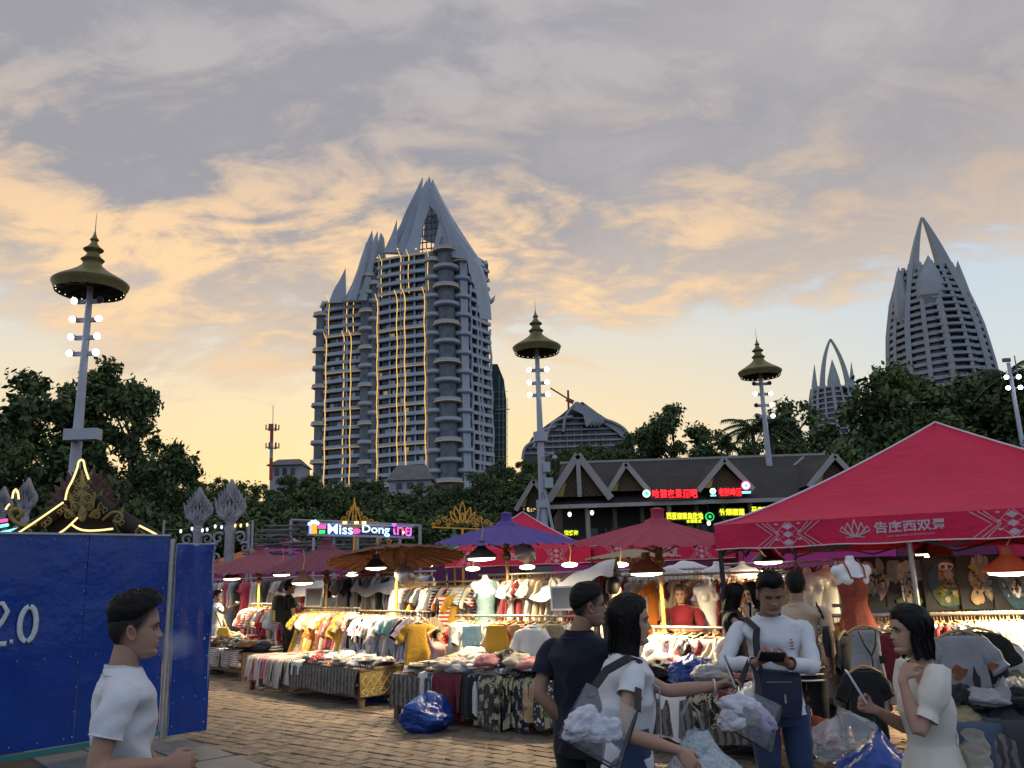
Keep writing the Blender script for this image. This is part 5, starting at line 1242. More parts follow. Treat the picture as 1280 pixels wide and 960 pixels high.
class Stall:
    """local frame of a stall table: s along the front edge, t away from the aisle"""
    def __init__(S, o, th, length, depth, h): S.o = V(o[0], o[1], 0); S.th = rad(th); S.u = V(math.cos(S.th), -math.sin(S.th), 0); S.v = V(math.sin(S.th), math.cos(S.th), 0); S.L = length; S.D = depth; S.h = h
    def p(S, s, t, z=None): return S.o + S.u*s + S.v*t + V(0, 0, S.h if z is None else z)
    def table(S, label, planks=5):
        T = thing('stall_table', S.p(S.L/2, S.D/2, 0), label, 'table')
        ax = [S.u, S.v, V(0, 0, 1)]
        for k in range(planks):
            q = MB(); q.box(S.p(S.L/2, S.D*(k + .5)/planks, S.h - .018), (S.L, S.D/planks - .008, .03), axes=ax); q.build('plank', 'wood_bare', T)
        for s in (.05, S.L - .05):
            for t in (.05, S.D - .05):
                q = MB(); q.box(S.p(s, t, (S.h - .035)/2), (.07, .07, S.h - .035), axes=ax); q.build('leg', 'wood_bare', T)
        for t in (.05, S.D - .05):
            q = MB(); q.box(S.p(S.L/2, t, .16), (S.L - .17, .04, .06), axes=ax); q.build('stretcher', 'wood_bare', T)
        for s in (.05, S.L - .05):
            q = MB(); q.box(S.p(s, S.D/2, .16), (.04, S.D - .17, .06), axes=ax); q.build('stretcher', 'wood_bare', T)
    def cloth(S, s0, s1, drop, m, label, end=None, seed=0, cat='table cloth', back=1.0):
        b = MB(); n = max(8, int((s1 - s0)*16))
        def fn(u, v):
            s = s0 + (s1 - s0)*u; q = v*(S.D*back + drop); wv = .5*math.sin(s*11 + seed) + .4*math.sin(s*23 + 2*seed)
            if q < drop:
                f = 1 - q/drop; return S.p(s, -.022 - .03*f*(1 + wv), S.h + .006 - (drop - q) + .02*math.sin(s*6 + seed)*f)
            return S.p(s, q - drop, S.h + .008)
        b.grid(fn, n, 14)
        if end is not None:
            def fe(u, v):
                t = S.D*u; f = 1 - v; return S.p(s1 + .015 + .02*f*(1 + math.sin(t*9 + seed)), t, S.h + .009 - end*f)
            b.grid(fe, 14, 6)
        return b.build('table_cloth', m, None, True, loc=S.p((s0 + s1)/2, 0, S.h), label=label, cat=cat)
    def heap(S, n, s0, s1, t0, t1, kinds, cols, fabs, label, group, layers=1, sc=(.85, 1.15), z0=0.012, cat='clothes'):
        for i in range(n):
            s, t = U(s0, s1), U(t0, t1); l = rng.randrange(layers); c = rng.choice(cols); f = rng.choice(fabs); k = rng.choice(kinds)
            me = rng.choice((CM_[(f, rng.randrange(6))], BM_[(f, rng.randrange(5))])) if k == 'c' else FM_[(f, rng.randrange(4))]; sc_ = U(*sc)
            clothob('crumpled_garment' if k == 'c' else 'folded_garment', me, S.p(s, t, S.h + z0 + l*.055), -S.th + U(-1.6, 1.6), c, f'{f}{c} ' + ('garment crumpled ' if k == 'c' else 'garment folded ') + label, cat, group, sc_, (U(-.08, .08), U(-.08, .08)))
    def over(S, s, colr, fab, label, group, scale=1.0, i=None, name='draped_garment', col=None, rz=0.0):
        return clothob(name, DM_[(fab, rng.randrange(6) if i is None else i)], S.p(s, 0, S.h + .014), -S.th + rz, colr, label, 'clothes', group, scale, col=col)

# ---- stalls
B = Stall(gnd(310, 862), 48, 3.55, .95, .52); B.table('long low wooden table under the patterned grey cloth')
B.cloth(1.45, 3.5, .36, 'fabric_weave', 'charcoal woven cloth hanging over the front of the long low table', seed=1)
q = MB(); q.grid(lambda u, v: B.p(3.53 + .02*(1-v)*(1 + math.sin(u*9)), .95*u, .53 - .38*(1-v)), 14, 6); q.build('table_cloth', 'fabric_batik', None, True, loc=B.p(3.5, .4, .5), label='gold diamond patterned cloth hanging over the end of the long low table', cat='table cloth'); BE = bpy.data.objects['table_cloth.001'] if 'table_cloth.001' in bpy.data.objects else bpy.data.objects['table_cloth']
mat('gold_thread', (.55, .43, .20), .8)
for i in range(7):
    for zc, hh_ in ((.36, .075), (.215, .05)):
        q = MB(); q.tube([B.p(3.572 + (.53 - z)*.05, .07 + .135*i + dx, z) for dx, z in ((-.062, zc), (0, zc + hh_), (.062, zc), (0, zc - hh_), (-.062, zc))], .007, n=4); q.build('diamond', 'gold_thread', BE)
for i, (s, c, w) in enumerate(((.12, 'grey', 1), (.34, 'pink', 1), (.52, 'denim blue', .9), (.70, 'rose', .9), (.86, 'beige', 1), (1.04, 'grey', 1), (1.22, 'pink', .9), (1.42, 'charcoal', 1))):
    B.over(s, c, 'thin striped ', f'{c} striped scarf folded over the {["far", "bare"][0]} end of the long low table', 'striped scarves on the long low table', (.85*w, 1.6, .95), i % 6, 'striped_scarf', rz=U(-.05, .05))
B.over(1.75, 'white', '', 'white bundle of cloth hanging over the charcoal cloth edge', 'clothes hung over table edges', (.8, .8, .5), 1)
B.heap(76, 1.6, 3.5, .08, .9, 'cccf', ['white', 'white', 'pink', 'red', 'navy', 'grey', 'ivory', 'rose', 'charcoal', 'white'], ['', '', 'flowered '], 'on the long low table', 'small garments on the long low table', 2, (.42, .72))
B.heap(10, .3, 1.6, .45, .9, 'ff', ['beige', 'pink', 'ivory'], [''], 'on the long low table', 'small garments on the long low table', 1, (.8, 1.1))
A = Stall(gnd(296, 851) - V(math.cos(rad(50)), -math.sin(rad(50)), 0)*3.2, 50, 3.4, 1.0, .50); A.table('low wooden table of dark textiles behind the hoarding leaf')
A.heap(40, .6, 3.4, .05, .9, 'ccf', ['navy', 'maroon', 'charcoal', 'beige', 'mustard', 'grey', 'brown', 'navy'], ['', 'striped ', 'leaf print '], 'on the table of dark textiles', 'textiles on the dark table', 3, (1.0, 1.4))
for s, c, f in ((.9, 'navy', ''), (1.5, 'mustard', 'leaf print '), (2.1, 'maroon', 'striped '), (2.6, 'grey', 'leaf print '), (3.0, 'maroon', 'striped ')): A.over(s, c, f, f'{f}{c} textile hanging over the edge of the dark textile table', 'textiles on the dark table', (1.5, 1.2, .7))
clothob('folded_garment', FM_[('', 1)], A.p(2.3, .75, .66), .4, 'red', 'bright red folded garment on top of the dark textiles', 'clothes', 'textiles on the dark table', 1.1)
C = Stall(gnd(490, 899), 39, 2.75, 1.05, .55); C.table('stall table heaped with clothes behind the blue bag')
C.cloth(.0, .75, .36, 'fabric_weave', 'charcoal woven cloth at the bare corner of the heaped stall table', seed=4, end=None)
q = MB(); q.grid(lambda u, v: C.p(-.02 - .02*(1-v)*(1 + math.sin(u*9)), 1.0*u, .555 - .36*(1-v)), 14, 6); q.build('table_cloth', 'fabric_weave', None, True, loc=C.p(0, .4, .5), label='charcoal woven cloth over the short end of the heaped stall table', cat='table cloth')
for (s, c, f, lab, sc, i) in ((.62, 'white', '', 'white garment hanging over the heaped table edge', (.9, 1, .75), 0), (.80, 'denim blue', '', 'pale denim hanging over the heaped table edge', (.9, 1, .95), 3), (1.02, 'maroon', '', 'dark red garment spread over the heaped table edge', (1.2, 1.1, 1.05), 2),
        (1.12, 'maroon', '', 'dark red sleeve hanging beside the dark red garment', (.6, 1, 1.15), 4), (1.30, 'black', '', 'black garment hanging between the red and the white one', (.9, 1, 1.0), 5), (1.42, 'white', '', 'long white sleeve hanging from the heaped table', (.5, .9, 1.15), 1),
        (1.62, 'charcoal', 'leaf print ', 'charcoal leaf print shirt hanging from the heaped table', (1.1, 1.1, 1.25), 2), (1.86, 'black', 'leaf print ', 'black leaf print shirt hanging from the heaped table', (1.1, 1.1, 1.3), 3), (2.06, 'navy', 'leaf print ', 'navy leaf print shirt hanging from the heaped table', (.9, 1.1, 1.2), 5),
        (2.28, 'tan', 'leaf print ', 'tan and grey print shirt hanging at the end of the heaped table', (1.2, 1.1, 1.3), 0), (2.5, 'charcoal', 'flowered ', 'dark flowered shirt hanging at the end of the heaped table', (1.2, 1.1, 1.25), 4), (2.66, 'olive', 'leaf print ', 'olive print shirt hanging at the corner of the heaped table', (1.0, 1.1, 1.2), 1)):
    C.over(s, c, f, lab, 'clothes hung over table edges', sc, i, rz=U(-.12, .12))
C.heap(16, .1, .7, .1, .9, 'cf', ['white', 'cream', 'beige', 'tan', 'charcoal'], [''], 'on the corner of the heaped table', 'clothes heaped on the stall table', 2, (.7, 1.0))
C.heap(52, .6, 2.7, .12, .95, 'ccf', ['white', 'white', 'cream', 'beige', 'pink', 'grey', 'yellow', 'ivory', 'charcoal', 'white'], ['', '', '', 'flowered '], 'in the middle of the heaped table', 'clothes heaped on the stall table', 3, (.9, 1.25))
C.heap(10, 1.6, 2.7, .15, .6, 'cc', ['black', 'charcoal', 'white', 'navy'], ['leaf print ', 'flowered '], 'on the patterned side of the heaped table', 'clothes heaped on the stall table', 3, (1.0, 1.3), .05)
D = Stall(C.p(3.1, -.12, 0), 38, 2.3, 1.05, .55); D.table('stall table behind the woman with the clear tote')
D.cloth(0, 2.3, .40, 'fabric_weave', 'dark woven cloth on the table behind the woman with the clear tote', seed=9, end=.35)
D.heap(40, .1, 2.2, .1, .95, 'ccf', ['white', 'grey', 'khaki', 'black', 'pink', 'denim blue', 'ivory'], ['', '', 'leaf print '], 'on the table behind the clear tote', 'clothes on the covered table', 3, (.9, 1.25))
for s, c, f in ((.3, 'charcoal', 'leaf print '), (.6, 'denim blue', ''), (.95, 'white', ''), (1.3, 'black', 'leaf print '), (1.6, 'maroon', '')): D.over(s, c, f, f'{f}{c} garment hanging over the covered table edge', 'clothes hung over table edges', (1.1, 1, 1))
E_ = Stall((3.05, 6.35), 8, 2.6, 1.1, .55); E_.table('table piled with jeans under the red tent')
E_.cloth(0, 2.6, .45, 'fabric_weave', 'dark cloth on the table of jeans under the red tent', seed=6)
E_.heap(70, .1, 2.5, .06, 1.0, 'c', ['denim blue', 'charcoal', 'khaki', 'grey', 'navy', 'olive', 'brown', 'black'], [''], 'in the pile of jeans under the tent', 'jeans piled under the red tent', 4, (.75, 1.1))
E_.heap(34, .9, 2.5, .4, 1.0, 'c', ['khaki', 'brown', 'olive', 'charcoal', 'charcoal', 'denim blue', 'grey', 'navy'], [''], 'on top of the pile of jeans under the tent', 'jeans piled under the red tent', 3, (.75, 1.1), .18)
for s, c in ((.15, 'denim blue'), (.42, 'charcoal'), (.7, 'khaki'), (.98, 'navy'), (1.25, 'olive'), (1.5, 'denim blue'), (1.78, 'grey'), (2.05, 'black'), (2.3, 'brown')): E_.over(s, c, '', f'{c} trousers hanging over the edge of the jeans table', 'clothes hung over table edges', (1.0, 1.0, U(.7, 1.2)), rz=U(-.2, .2))

# ---- racks
rack(B.p(-.05, 1.02, 0), B.p(1.75, 1.02, 0), 1.28, 'low rack of bright dresses behind the striped scarves', 20, ['dress', 'blouse', 'gown', 'dress'], ['cream', 'yellow', 'orange', 'rose', 'rose', 'mustard', 'ivory', 'beige', 'white', 'pink'], 'on the rack of bright dresses', 'clothes on the rack of bright dresses', ('', '', 'flowered '), 'rack_dark')
for k in range(5): hang('gown', 'ivory', '', B.p(1.35 + .12*k, 1.02, 1.28), -B.th + PI/2 + U(-.5, .5), 'among the pale tulle on the bright rack', 'pale tulle gowns', U(.95, 1.05), 'p')
rack(B.p(1.9, 1.02, 0), B.p(3.75, 1.02, 0), 1.24, 'low rack of shirts beside the pale tulle gowns', 22, ['shirt', 'blouse', 'dress', 'tee', 'shirt'], ['white', 'white', 'grey', 'sky blue', 'pink', 'lilac', 'beige', 'teal', 'black', 'grey'], 'on the rack beside the pale tulle', 'clothes on the rack beside the tulle', ('', '', 'thin striped '), 'rack_dark')
for k, (c, f) in enumerate((('black', 'leaf print '), ('black', 'flowered '), ('mustard', ''), ('mustard', ''))): hang('dress', c, f, B.p(3.3 + .15*k, .92, 1.23), -B.th + U(-.3, .5), 'at the end of the rack beside the pale tulle', 'clothes on the rack beside the tulle', 1.0, 'p')
rack(B.p(2.0, 1.75, 0), B.p(4.4, 1.75, 0), 1.66, 'tall rack of shirts rising behind the pale tulle rack', 24, ['shirt', 'blouse', 'tee'], ['cream', 'white', 'orange', 'black', 'lilac', 'grey', 'white', 'sky blue', 'ivory', 'red'], 'on the tall rack behind the tulle', 'clothes on the tall rack', ('', '', 'striped '))
rack(A.p(1.3, 1.05, 0), A.p(3.5, 1.05, 0), 1.32, 'low rack of pale tops behind the dark textiles', 20, ['tee', 'blouse', 'shirt'], ['white', 'cream', 'pink', 'red', 'beige', 'white', 'rose'], 'on the rack behind the dark textiles', 'clothes on the rack behind the dark textiles', ('', '', 'striped '))
rack(A.p(1.6, 2.7, 0), A.p(4.4, 2.7, 0), 1.70, 'far rack of grey shirts above a green rail', 26, ['shirt', 'tee'], ['grey', 'white', 'charcoal', 'green', 'brown', 'grey', 'khaki'], 'on the far rack of grey shirts', 'clothes on the far grey rack')
q = MB(); q.tube([A.p(1.6, 2.3, 1.25), A.p(3.9, 2.3, 1.25)], .04, n=8); q.tube([A.p(1.6, 2.3, 0), A.p(1.6, 2.3, 1.25)], .03, n=6); q.tube([A.p(3.9, 2.3, 0), A.p(3.9, 2.3, 1.25)], .03, n=6)
mat('green_plastic', (0.03, 0.42, 0.07), 0.4); q.build('green_rail', 'green_plastic', None, loc=A.p(2.7, 2.3, 0), label='bright green rail behind the rack of pale tops', cat='rail')
rack(C.p(.15, 1.12, 0), C.p(2.8, 1.12, 0), 1.20, 'low rack of tops behind the heaped table', 26, ['tee', 'blouse', 'shirt', 'vest', 'tee'], ['white', 'ivory', 'mustard', 'black', 'red', 'white', 'cream', 'sky blue', 'khaki', 'white', 'beige', 'teal'], 'on the rack behind the heaped table', 'clothes on the rack behind the heaped table', ('', '', '', 'flowered '))
rack(C.p(-.35, 2.2, 0), C.p(2.0, 2.2, 0), 1.74, 'tall rack of jackets behind the mustard top', 26, ['shirt', 'shirt', 'tee'], ['white', 'black', 'maroon', 'grey', 'navy', 'red', 'white', 'charcoal'], 'on the tall rack of jackets', 'clothes on the tall jacket rack')
rack(C.p(2.1, 2.3, 0), C.p(4.4, 2.3, 0), 1.66, 'tall rack of jackets under the plastic sheet', 24, ['shirt', 'dress', 'shirt'], ['cream', 'white', 'mustard', 'maroon', 'beige', 'tan', 'orange', 'lilac', 'grey'], 'on the rack under the plastic sheet', 'clothes on the rack under the plastic sheet')
rack(D.p(.2, 1.12, 0), D.p(2.45, 1.12, 0), 1.09, 'low rack of pale tops in front of the vendor in red', 20, ['tee', 'blouse', 'vest', 'tee'], ['white', 'ivory', 'pink', 'cream', 'lilac', 'white', 'black', 'maroon'], 'on the rack before the vendor in red', 'clothes on the rack before the vendor', ('', '', 'flowered '))
hang('tee', 'yellow', 'leaf print ', D.p(2.05, .95, 1.06), -D.th + .2, '', 'clothes on the rack before the vendor', 1.0, 'w', label='yellow and teal tie dye T-shirt facing out beside the tent leg', col=(.45, .50, .16))
hang('tee', 'rose', 'leaf print ', D.p(2.35, 1.0, 1.06), -D.th + .3, '', 'clothes on the rack before the vendor', 1.0, 'w', label='red and plum tie dye T-shirt beside the yellow one', col=(.42, .05, .10))
hang('blouse', 'white', '', D.p(.95, .95, 1.08), -D.th + .1, '', 'clothes on the rack before the vendor', 1.1, 'w', label='frilled pale pink blouse facing out on the low rack', col=(.66, .56, .56))
# rack of hung trousers and coats under the red tent
RE0, RE1 = at(1035, 760, 8.1), at(1330, 757, 7.5)
rack(RE0, RE1, 1.25, 'long rack of clothes on wooden hangers under the red tent', 44, ['shirt', 'tee', 'shirt'], ['white', 'ivory', 'tan', 'mustard', 'white', 'cream', 'khaki', 'grey', 'red', 'navy', 'white'], 'on wooden hangers under the red tent', 'clothes on the rack under the red tent', ('',), yaw=(.3, .7))
# ---- single pieces turned to face out
hang('vest', 'red', 'striped ', at(563, 735, 13.0), -.3, '', 'show pieces', 1.35, label='red and orange banded tunic hanging above the heaped table', col=(.55, .07, .02))
hang('tee', 'mustard', '', at(577, 735, 12.9), -.3, '', 'show pieces', 1.0, label='mustard cardigan beside the banded tunic')
hang('dress', 'mustard', '', at(524, 772, 12.2), -.2, '', 'show pieces', .95, 'p', label='mustard lace dress beside the little girl')
hang('tee', 'white', '', at(665, 776, 10.5), -.7, '', 'show pieces', 1.0, 'p', label='white printed T-shirt facing out on the low rack')
hang('blouse', 'khaki', '', at(688, 770, 10.4), -.9, '', 'show pieces', 1.0, label='khaki wrap blouse next to the printed T-shirt')
hang('shirt', 'white', '', at(676, 735, 12.3), -.3, '', 'show pieces', .95, label='cream blazer hanging under the plastic sheet', col=(.60, .57, .50))
hang('vest', 'sky blue', '', at(590, 772, 11.4), -.5, '', 'show pieces', 1.0, label='pale blue top with brown straps on the low rack', col=(.35, .55, .6))
hang('gown', 'grey', '', at(575, 770, 11.7), .2, '', 'show pieces', .85, label='silvery long dress behind the little girl', col=(.45, .44, .38))
hang('vest', 'mustard', '', at(622, 772, 11.0), -.4, '', 'show pieces', 1.0, label='mustard wrap over a white top on the low rack')

# ---- posters of printed black shirts under the tent
def print_shirt(px, py, Y, w, h, rz, label, art):
    c = at(px, py, Y); T = thing('printed_shirt', c, label, 'shirt', 'printed black shirts on show')
    ax = V(math.cos(rz), math.sin(rz), 0); az = V(0, 0, 1)
    q = MB(); q.grid(lambda u, v: c + ax*((u - .5)*w) + az*((v - .5)*h) + np.cross(ax, az)*(.015*ns((u*3, v*3, px))), 8, 8); q.build('cloth', 'black_plain', T, smooth=True)
    nf = -np.cross(az, ax); nf = nf if nf[1] < 0 else -nf
    def blob(x, y, rx, ry, m, lift, name='print', pts=14, wob=.12):
        q = MB(); P = [c + nf*lift + ax*(x + rx*math.cos(a)*(1 + wob*math.sin(3*a + x*9)))*w/2 + az*(y + ry*math.sin(a)*(1 + wob*math.cos(4*a + y*7)))*h/2 for a in np.linspace(0, 2*PI, pts, endpoint=False)]
        q.add(P, [tuple(range(pts))]); q.build(name, m, T)
    art(blob); rr_ = random.Random(px)
    for k in range(34):
        a_, q_ = rr_.uniform(0, 6.28), rr_.uniform(0, .62); blob(q_*math.cos(a_), q_*math.sin(a_)*1.1, rr_.uniform(.03, .10), rr_.uniform(.02, .09), rr_.choice(('black_plain', 'ink_bone', 'ink_grey', 'black_plain', 'ink_skin')), .037 + .0004*k, pts=8, wob=.3)
    return T
for n_, cc in (('ink_bone', (.42, .38, .30)), ('ink_blue', (.03, .07, .11)), ('ink_rust', (.24, .08, .025)), ('ink_yellow', (.32, .24, .05)), ('ink_skin', (.42, .27, .14)), ('ink_grey', (.20, .20, .19)), ('ink_pink', (.5, .24, .22)), ('ink_green', (.10, .14, .06))): mat(n_, cc, .85, .45, 18)
def art_bulldog(f):
    f(0, -.1, .62, .6, 'ink_bone', .02); f(.25, .6, .2, .36, 'ink_grey', .022); f(-.35, .62, .3, .2, 'ink_pink', .024); f(.12, .1, .2, .18, 'black_plain', .026); f(-.25, -.2, .3, .14, 'ink_bone', .028); f(.2, -.35, .3, .14, 'ink_grey', .03); f(-.2, -.6, .34, .16, 'black_plain', .032)
def art_elephant(f):
    f(-.5, .45, .42, .45, 'ink_grey', .02); f(.5, .45, .42, .45, 'ink_grey', .02); f(0, .3, .42, .55, 'ink_bone', .024); f(0, -.3, .16, .6, 'ink_bone', .028); f(-.26, -.3, .05, .42, 'mannequin_white', .03); f(.28, -.3, .05, .42, 'mannequin_white', .03); f(0, -.75, .6, .25, 'ink_green', .022)
    f(-.18, .38, .06, .05, 'black_plain', .032); f(.18, .38, .06, .05, 'black_plain', .032)
def art_hog(f):
    f(0, 0, .8, .9, 'ink_blue', .02, wob=.06); f(0, -.45, .68, .42, 'ink_green', .023); f(0, .35, .36, .55, 'ink_rust', .026); f(0, .62, .3, .16, 'mannequin_white', .028); f(-.13, .62, .1, .08, 'black_plain', .03); f(.14, .62, .1, .08, 'black_plain', .03)
    f(-.3, -.3, .12, .2, 'ink_yellow', .028); f(.3, -.4, .14, .14, 'ink_yellow', .028); f(-.1, -.6, .12, .12, 'ink_bone', .03); f(.05, .3, .2, .16, 'ink_bone', .03)
def art_chief(f):
    for k in range(8): f(.05 + .55*math.cos(.2 + k*.28), .2 + .62*math.sin(.2 + k*.28), .11, .2, 'ink_bone' if k % 2 else 'ink_grey', .02 + .001*k)
    f(-.15, .1, .4, .52, 'ink_skin', .03); f(.25, -.2, .22, .5, 'ink_grey', .032); f(-.1, .55, .42, .13, 'ink_yellow', .034); f(-.3, -.55, .3, .3, 'ink_skin', .034); f(-.28, .22, .12, .04, 'black_plain', .036); f(-.3, -.12, .1, .04, 'ink_rust', .036)
def art_wolf(f):
    f(0, 0, .75, .85, 'ink_blue', .02); f(0, .15, .45, .55, 'ink_grey', .024); f(-.3, .75, .12, .22, 'ink_grey', .026); f(.3, .75, .12, .22, 'ink_grey', .026); f(0, -.2, .2, .3, 'mannequin_white', .028); f(0, -.2, .09, .14, 'ink_rust', .032); f(-.2, .25, .08, .05, 'black_plain', .03); f(.2, .25, .08, .05, 'black_plain', .03)
print_shirt(1094, 727, 8.75, .42, .50, -.1, 'black shirt printed with a bulldog in a pink bow', art_bulldog)
print_shirt(1133, 728, 8.7, .42, .52, -.1, 'black shirt printed with an elephant head and tusks', art_elephant)
print_shirt(1184, 729, 8.6, .46, .52, -.1, 'black shirt printed with an animal in sunglasses and jacket', art_hog)
print_shirt(1226, 727, 8.5, .42, .52, -.1, 'black shirt printed with a figure in a feather headdress', art_chief)
print_shirt(1268, 730, 8.4, .42, .52, -.1, 'black shirt printed with a snarling blue wolf', art_wolf)
T = thing('display_rail', at(1180, 760, 8.75) * V(1, 1, 0), 'upper steel rail carrying the printed black shirts', 'clothes rack')
q = MB(); q.tube([at(1040, 700, 8.95), at(1300, 700, 8.45)], .018, n=8); q.build('rail', 'rack_steel', T)
q = MB(); q.tube([at(1040, 757, 8.95), at(1300, 753, 8.45)], .018, n=8); q.build('rail', 'rack_steel', T)
for px in (1045, 1112, 1295): p = at(px, 700, 8.95 - (px - 1040)/520); q = MB(); q.tube([V(p[0], p[1], 0), p], .02, n=8); q.build('upright', 'rack_steel', T)
p = at(1138, 690, 7.9); T = thing('rack_post', V(p[0], p[1], 0), 'plain steel post standing before the elephant shirt', 'post'); q = MB(); q.tube([V(p[0], p[1], 0), p + V(0, 0, .2)], .024, n=8); q.build('tube', 'rack_steel', T); q = MB(); q.box(V(p[0], p[1], .01), (.2, .2, .02)); q.build('foot', 'rack_steel', T)

# ---- big garments facing out near the white-dressed woman
def flat_top(px, py, Y, w, h, rz, colr, label, kind='tee', details=None, parent_m='fabric'):
    c = at(px, py, Y); T = thing('displayed_' + ('vest' if kind == 'vest' else 'shirt'), c, label, 'shirt', 'tops facing out near the tent')
    ax = V(math.cos(rz), math.sin(rz), 0); az = V(0, 0, 1); nf = V(math.sin(rz), -math.cos(rz), 0)
    o = garment('vest' if kind == 'vest' else kind, px); v = o.v; q = MB(); s_ = w/.42
    for blk in v: q.v.append(c + blk[:, :1]*s_*ax - blk[:, 1:2]*nf*.6 + blk[:, 2:]*h/.68*az)
    q.n = o.n; q.f = o.f; q.m = o.m; g_ = q.build('cloth', 'fabric', T, smooth=True); g_.color = (*PAL[colr], 1)
    q = MB(); q.tube([c + ax*x*s_ + az*z*h/.68 for x, z in ((-.19, -.115), (-.1, -.07), (0, -.045), (.1, -.07), (.19, -.115))], .012, n=6); q.tube([c + az*-.045, c + az*.0, c + ax*.02 + az*.02, c + az*.04], .004, n=5); q.build('hanger', 'hanger_wood', T)
    if details: details(T, c, ax, az, nf)
    return T
def det_logo(T, c, ax, az, nf):
    for (x, z, w, h, m) in ((-.06, -.34, .11, .10, 'ink_rust'), (.05, -.42, .05, .22, 'black_plain'), (.0, -.58, .05, .20, 'black_plain'), (.18, -.30, .08, .05, 'ink_rust')):
        q = MB(); k = [(w/2*math.cos(a)*(1 + .25*math.sin(5*a)), h/2*math.sin(a)*(1 + .3*math.cos(3*a))) for a in np.linspace(0, 2*PI, 16, endpoint=False)]
        q.add([c + ax*(x + a) + az*(z + b_) + nf*.088 for a, b_ in k], [tuple(range(16))]); q.build('print', m, T)
def det_trim(T, c, ax, az, nf):
    q = MB()
    for sg in (-1, 1): q.tube([c + ax*sg*x + az*z + nf*y for x, z, y in ((.075, -.07, .05), (.05, -.18, .07), (.0, -.27, .075), (0, -.62, .085))], .008, n=5)
    q.build('trim', 'black_plain', T)
    q = MB(); q.box(c + ax*.09 + az*-.30 + nf*.078, (.055, .01, .06), axes=[ax, nf, az]); q.build('badge', 'black_plain', T)
flat_top(1196, 780, 6.6, .38, .66, -.12, 'grey', 'pale grey shirt with dark line drawing facing out beside the white dress', 'tee', det_logo)
flat_top(1078, 776, 7.1, .34, .56, .15, 'grey', 'grey knitted vest with black trim facing out', 'vest', det_trim)
flat_top(1054, 782, 7.3, .30, .66, .8, 'black', 'black top hanging on the rack side of the grey knitted vest', 'tee')
flat_top(1103, 782, 7.25, .34, .55, -.2, 'maroon', 'dark red vest hanging against the grey knitted vest', 'vest')
flat_top(1078, 826, 6.95, .30, .56, .1, 'black', 'black skirt set hanging below the grey knitted vest', 'tee')
flat_top(1218, 778, 6.9, .38, .62, -.3, 'black', 'black T-shirt half hidden behind the pale grey shirt', 'tee')
flat_top(1238, 790, 7.0, .40, .66, -.5, 'white', 'white sweatshirt hanging behind the black T-shirt', 'shirt')

# ---- mannequin torsos
def remesh(mb, vox, it=3):
    me = bpy.data.meshes.new('tmp'); me.from_pydata(np.concatenate(mb.v).tolist(), [], mb.f); o = bpy.data.objects.new('tmp', me); COL.objects.link(o)
    md = o.modifiers.new('r', 'REMESH'); md.mode = 'VOXEL'; md.voxel_size = vox; s_ = o.modifiers.new('s', 'SMOOTH'); s_.iterations = it; s_.factor = .5
    dg = bpy.context.evaluated_depsgraph_get(); e = o.evaluated_get(dg).to_mesh(); n = len(e.vertices); v = np.empty(n*3); e.vertices.foreach_get('co', v); fs = [tuple(p.vertices) for p in e.polygons]
    o.evaluated_get(dg).to_mesh_clear(); bpy.data.objects.remove(o); bpy.data.meshes.remove(me); return v.reshape(-1, 3), fs
def torso(px, py, Y, label, rz=0.0, dress=None, s=1.0, tinted=None):
    c = at(px, py, Y); T = thing('mannequin_torso', c, label, 'mannequin', 'white mannequin torsos'); b = MB()
    prof = [(.315, .044, .046), (.27, .046, .048), (.245, .07, .055), (.21, .165, .07), (.16, .192, .09), (.05, .175, .12), (-.05, .15, .105), (-.18, .115, .085), (-.28, .125, .09), (-.38, .165, .105), (-.45, .16, .10)]
    rg = []
    for z, w, d in prof: rg.append([(w*math.cos(a), -(d*math.sin(a)*(1.0 if math.sin(a) < 0 else 1)) , z) for a in np.linspace(0, 2*PI, 20, endpoint=False)])
    vs_ = [p for q in rg for p in q]; n = 20; fs = [(i*n+k, i*n+(k+1) % n, (i+1)*n+(k+1) % n, (i+1)*n+k) for i in range(len(prof)-1) for k in range(n)] + [tuple(range(n))]
    b.add(vs_, fs)
    for sg in (-1, 1): b.ball((sg*.078, -.085, .06), (.068, .06, .062), 12, 8); b.ball((sg*.178, 0, .155), (.048, .055, .065), 12, 8)
    q = MB(); R_ = np.array([[math.cos(rz), -math.sin(rz), 0], [math.sin(rz), math.cos(rz), 0], [0, 0, 1]])
    b.add([(x, y, z) for x, y, z in rg[-1]], [tuple(range(n))[::-1]]); mv, mf = remesh(b, .014, 4)
    q.add((mv*s) @ R_.T + c, mf); q.build('body', 'mannequin_white', T, smooth=True)
    q = MB(); q.tube([V(c[0], c[1], 0), c - V(0, 0, .4*s)], .018, n=8); q.build('stand', 'rack_steel', T)
    q = MB(); q.lathe([(.16, 0), (.15, .02), (.02, .04)], 14, c=V(c[0], c[1], 0)); q.build('foot', 'rack_steel', T)
    if dress: dress(T, c, R_, s)
    return T
mat('dress_rust', (.30, .06, .03), .8, .4, 9, bump=.01, bscale=30)
mat('sequin', (.20, .33, .36), .35, .35, 40, bump=.006, bscale=120, metal=.3)
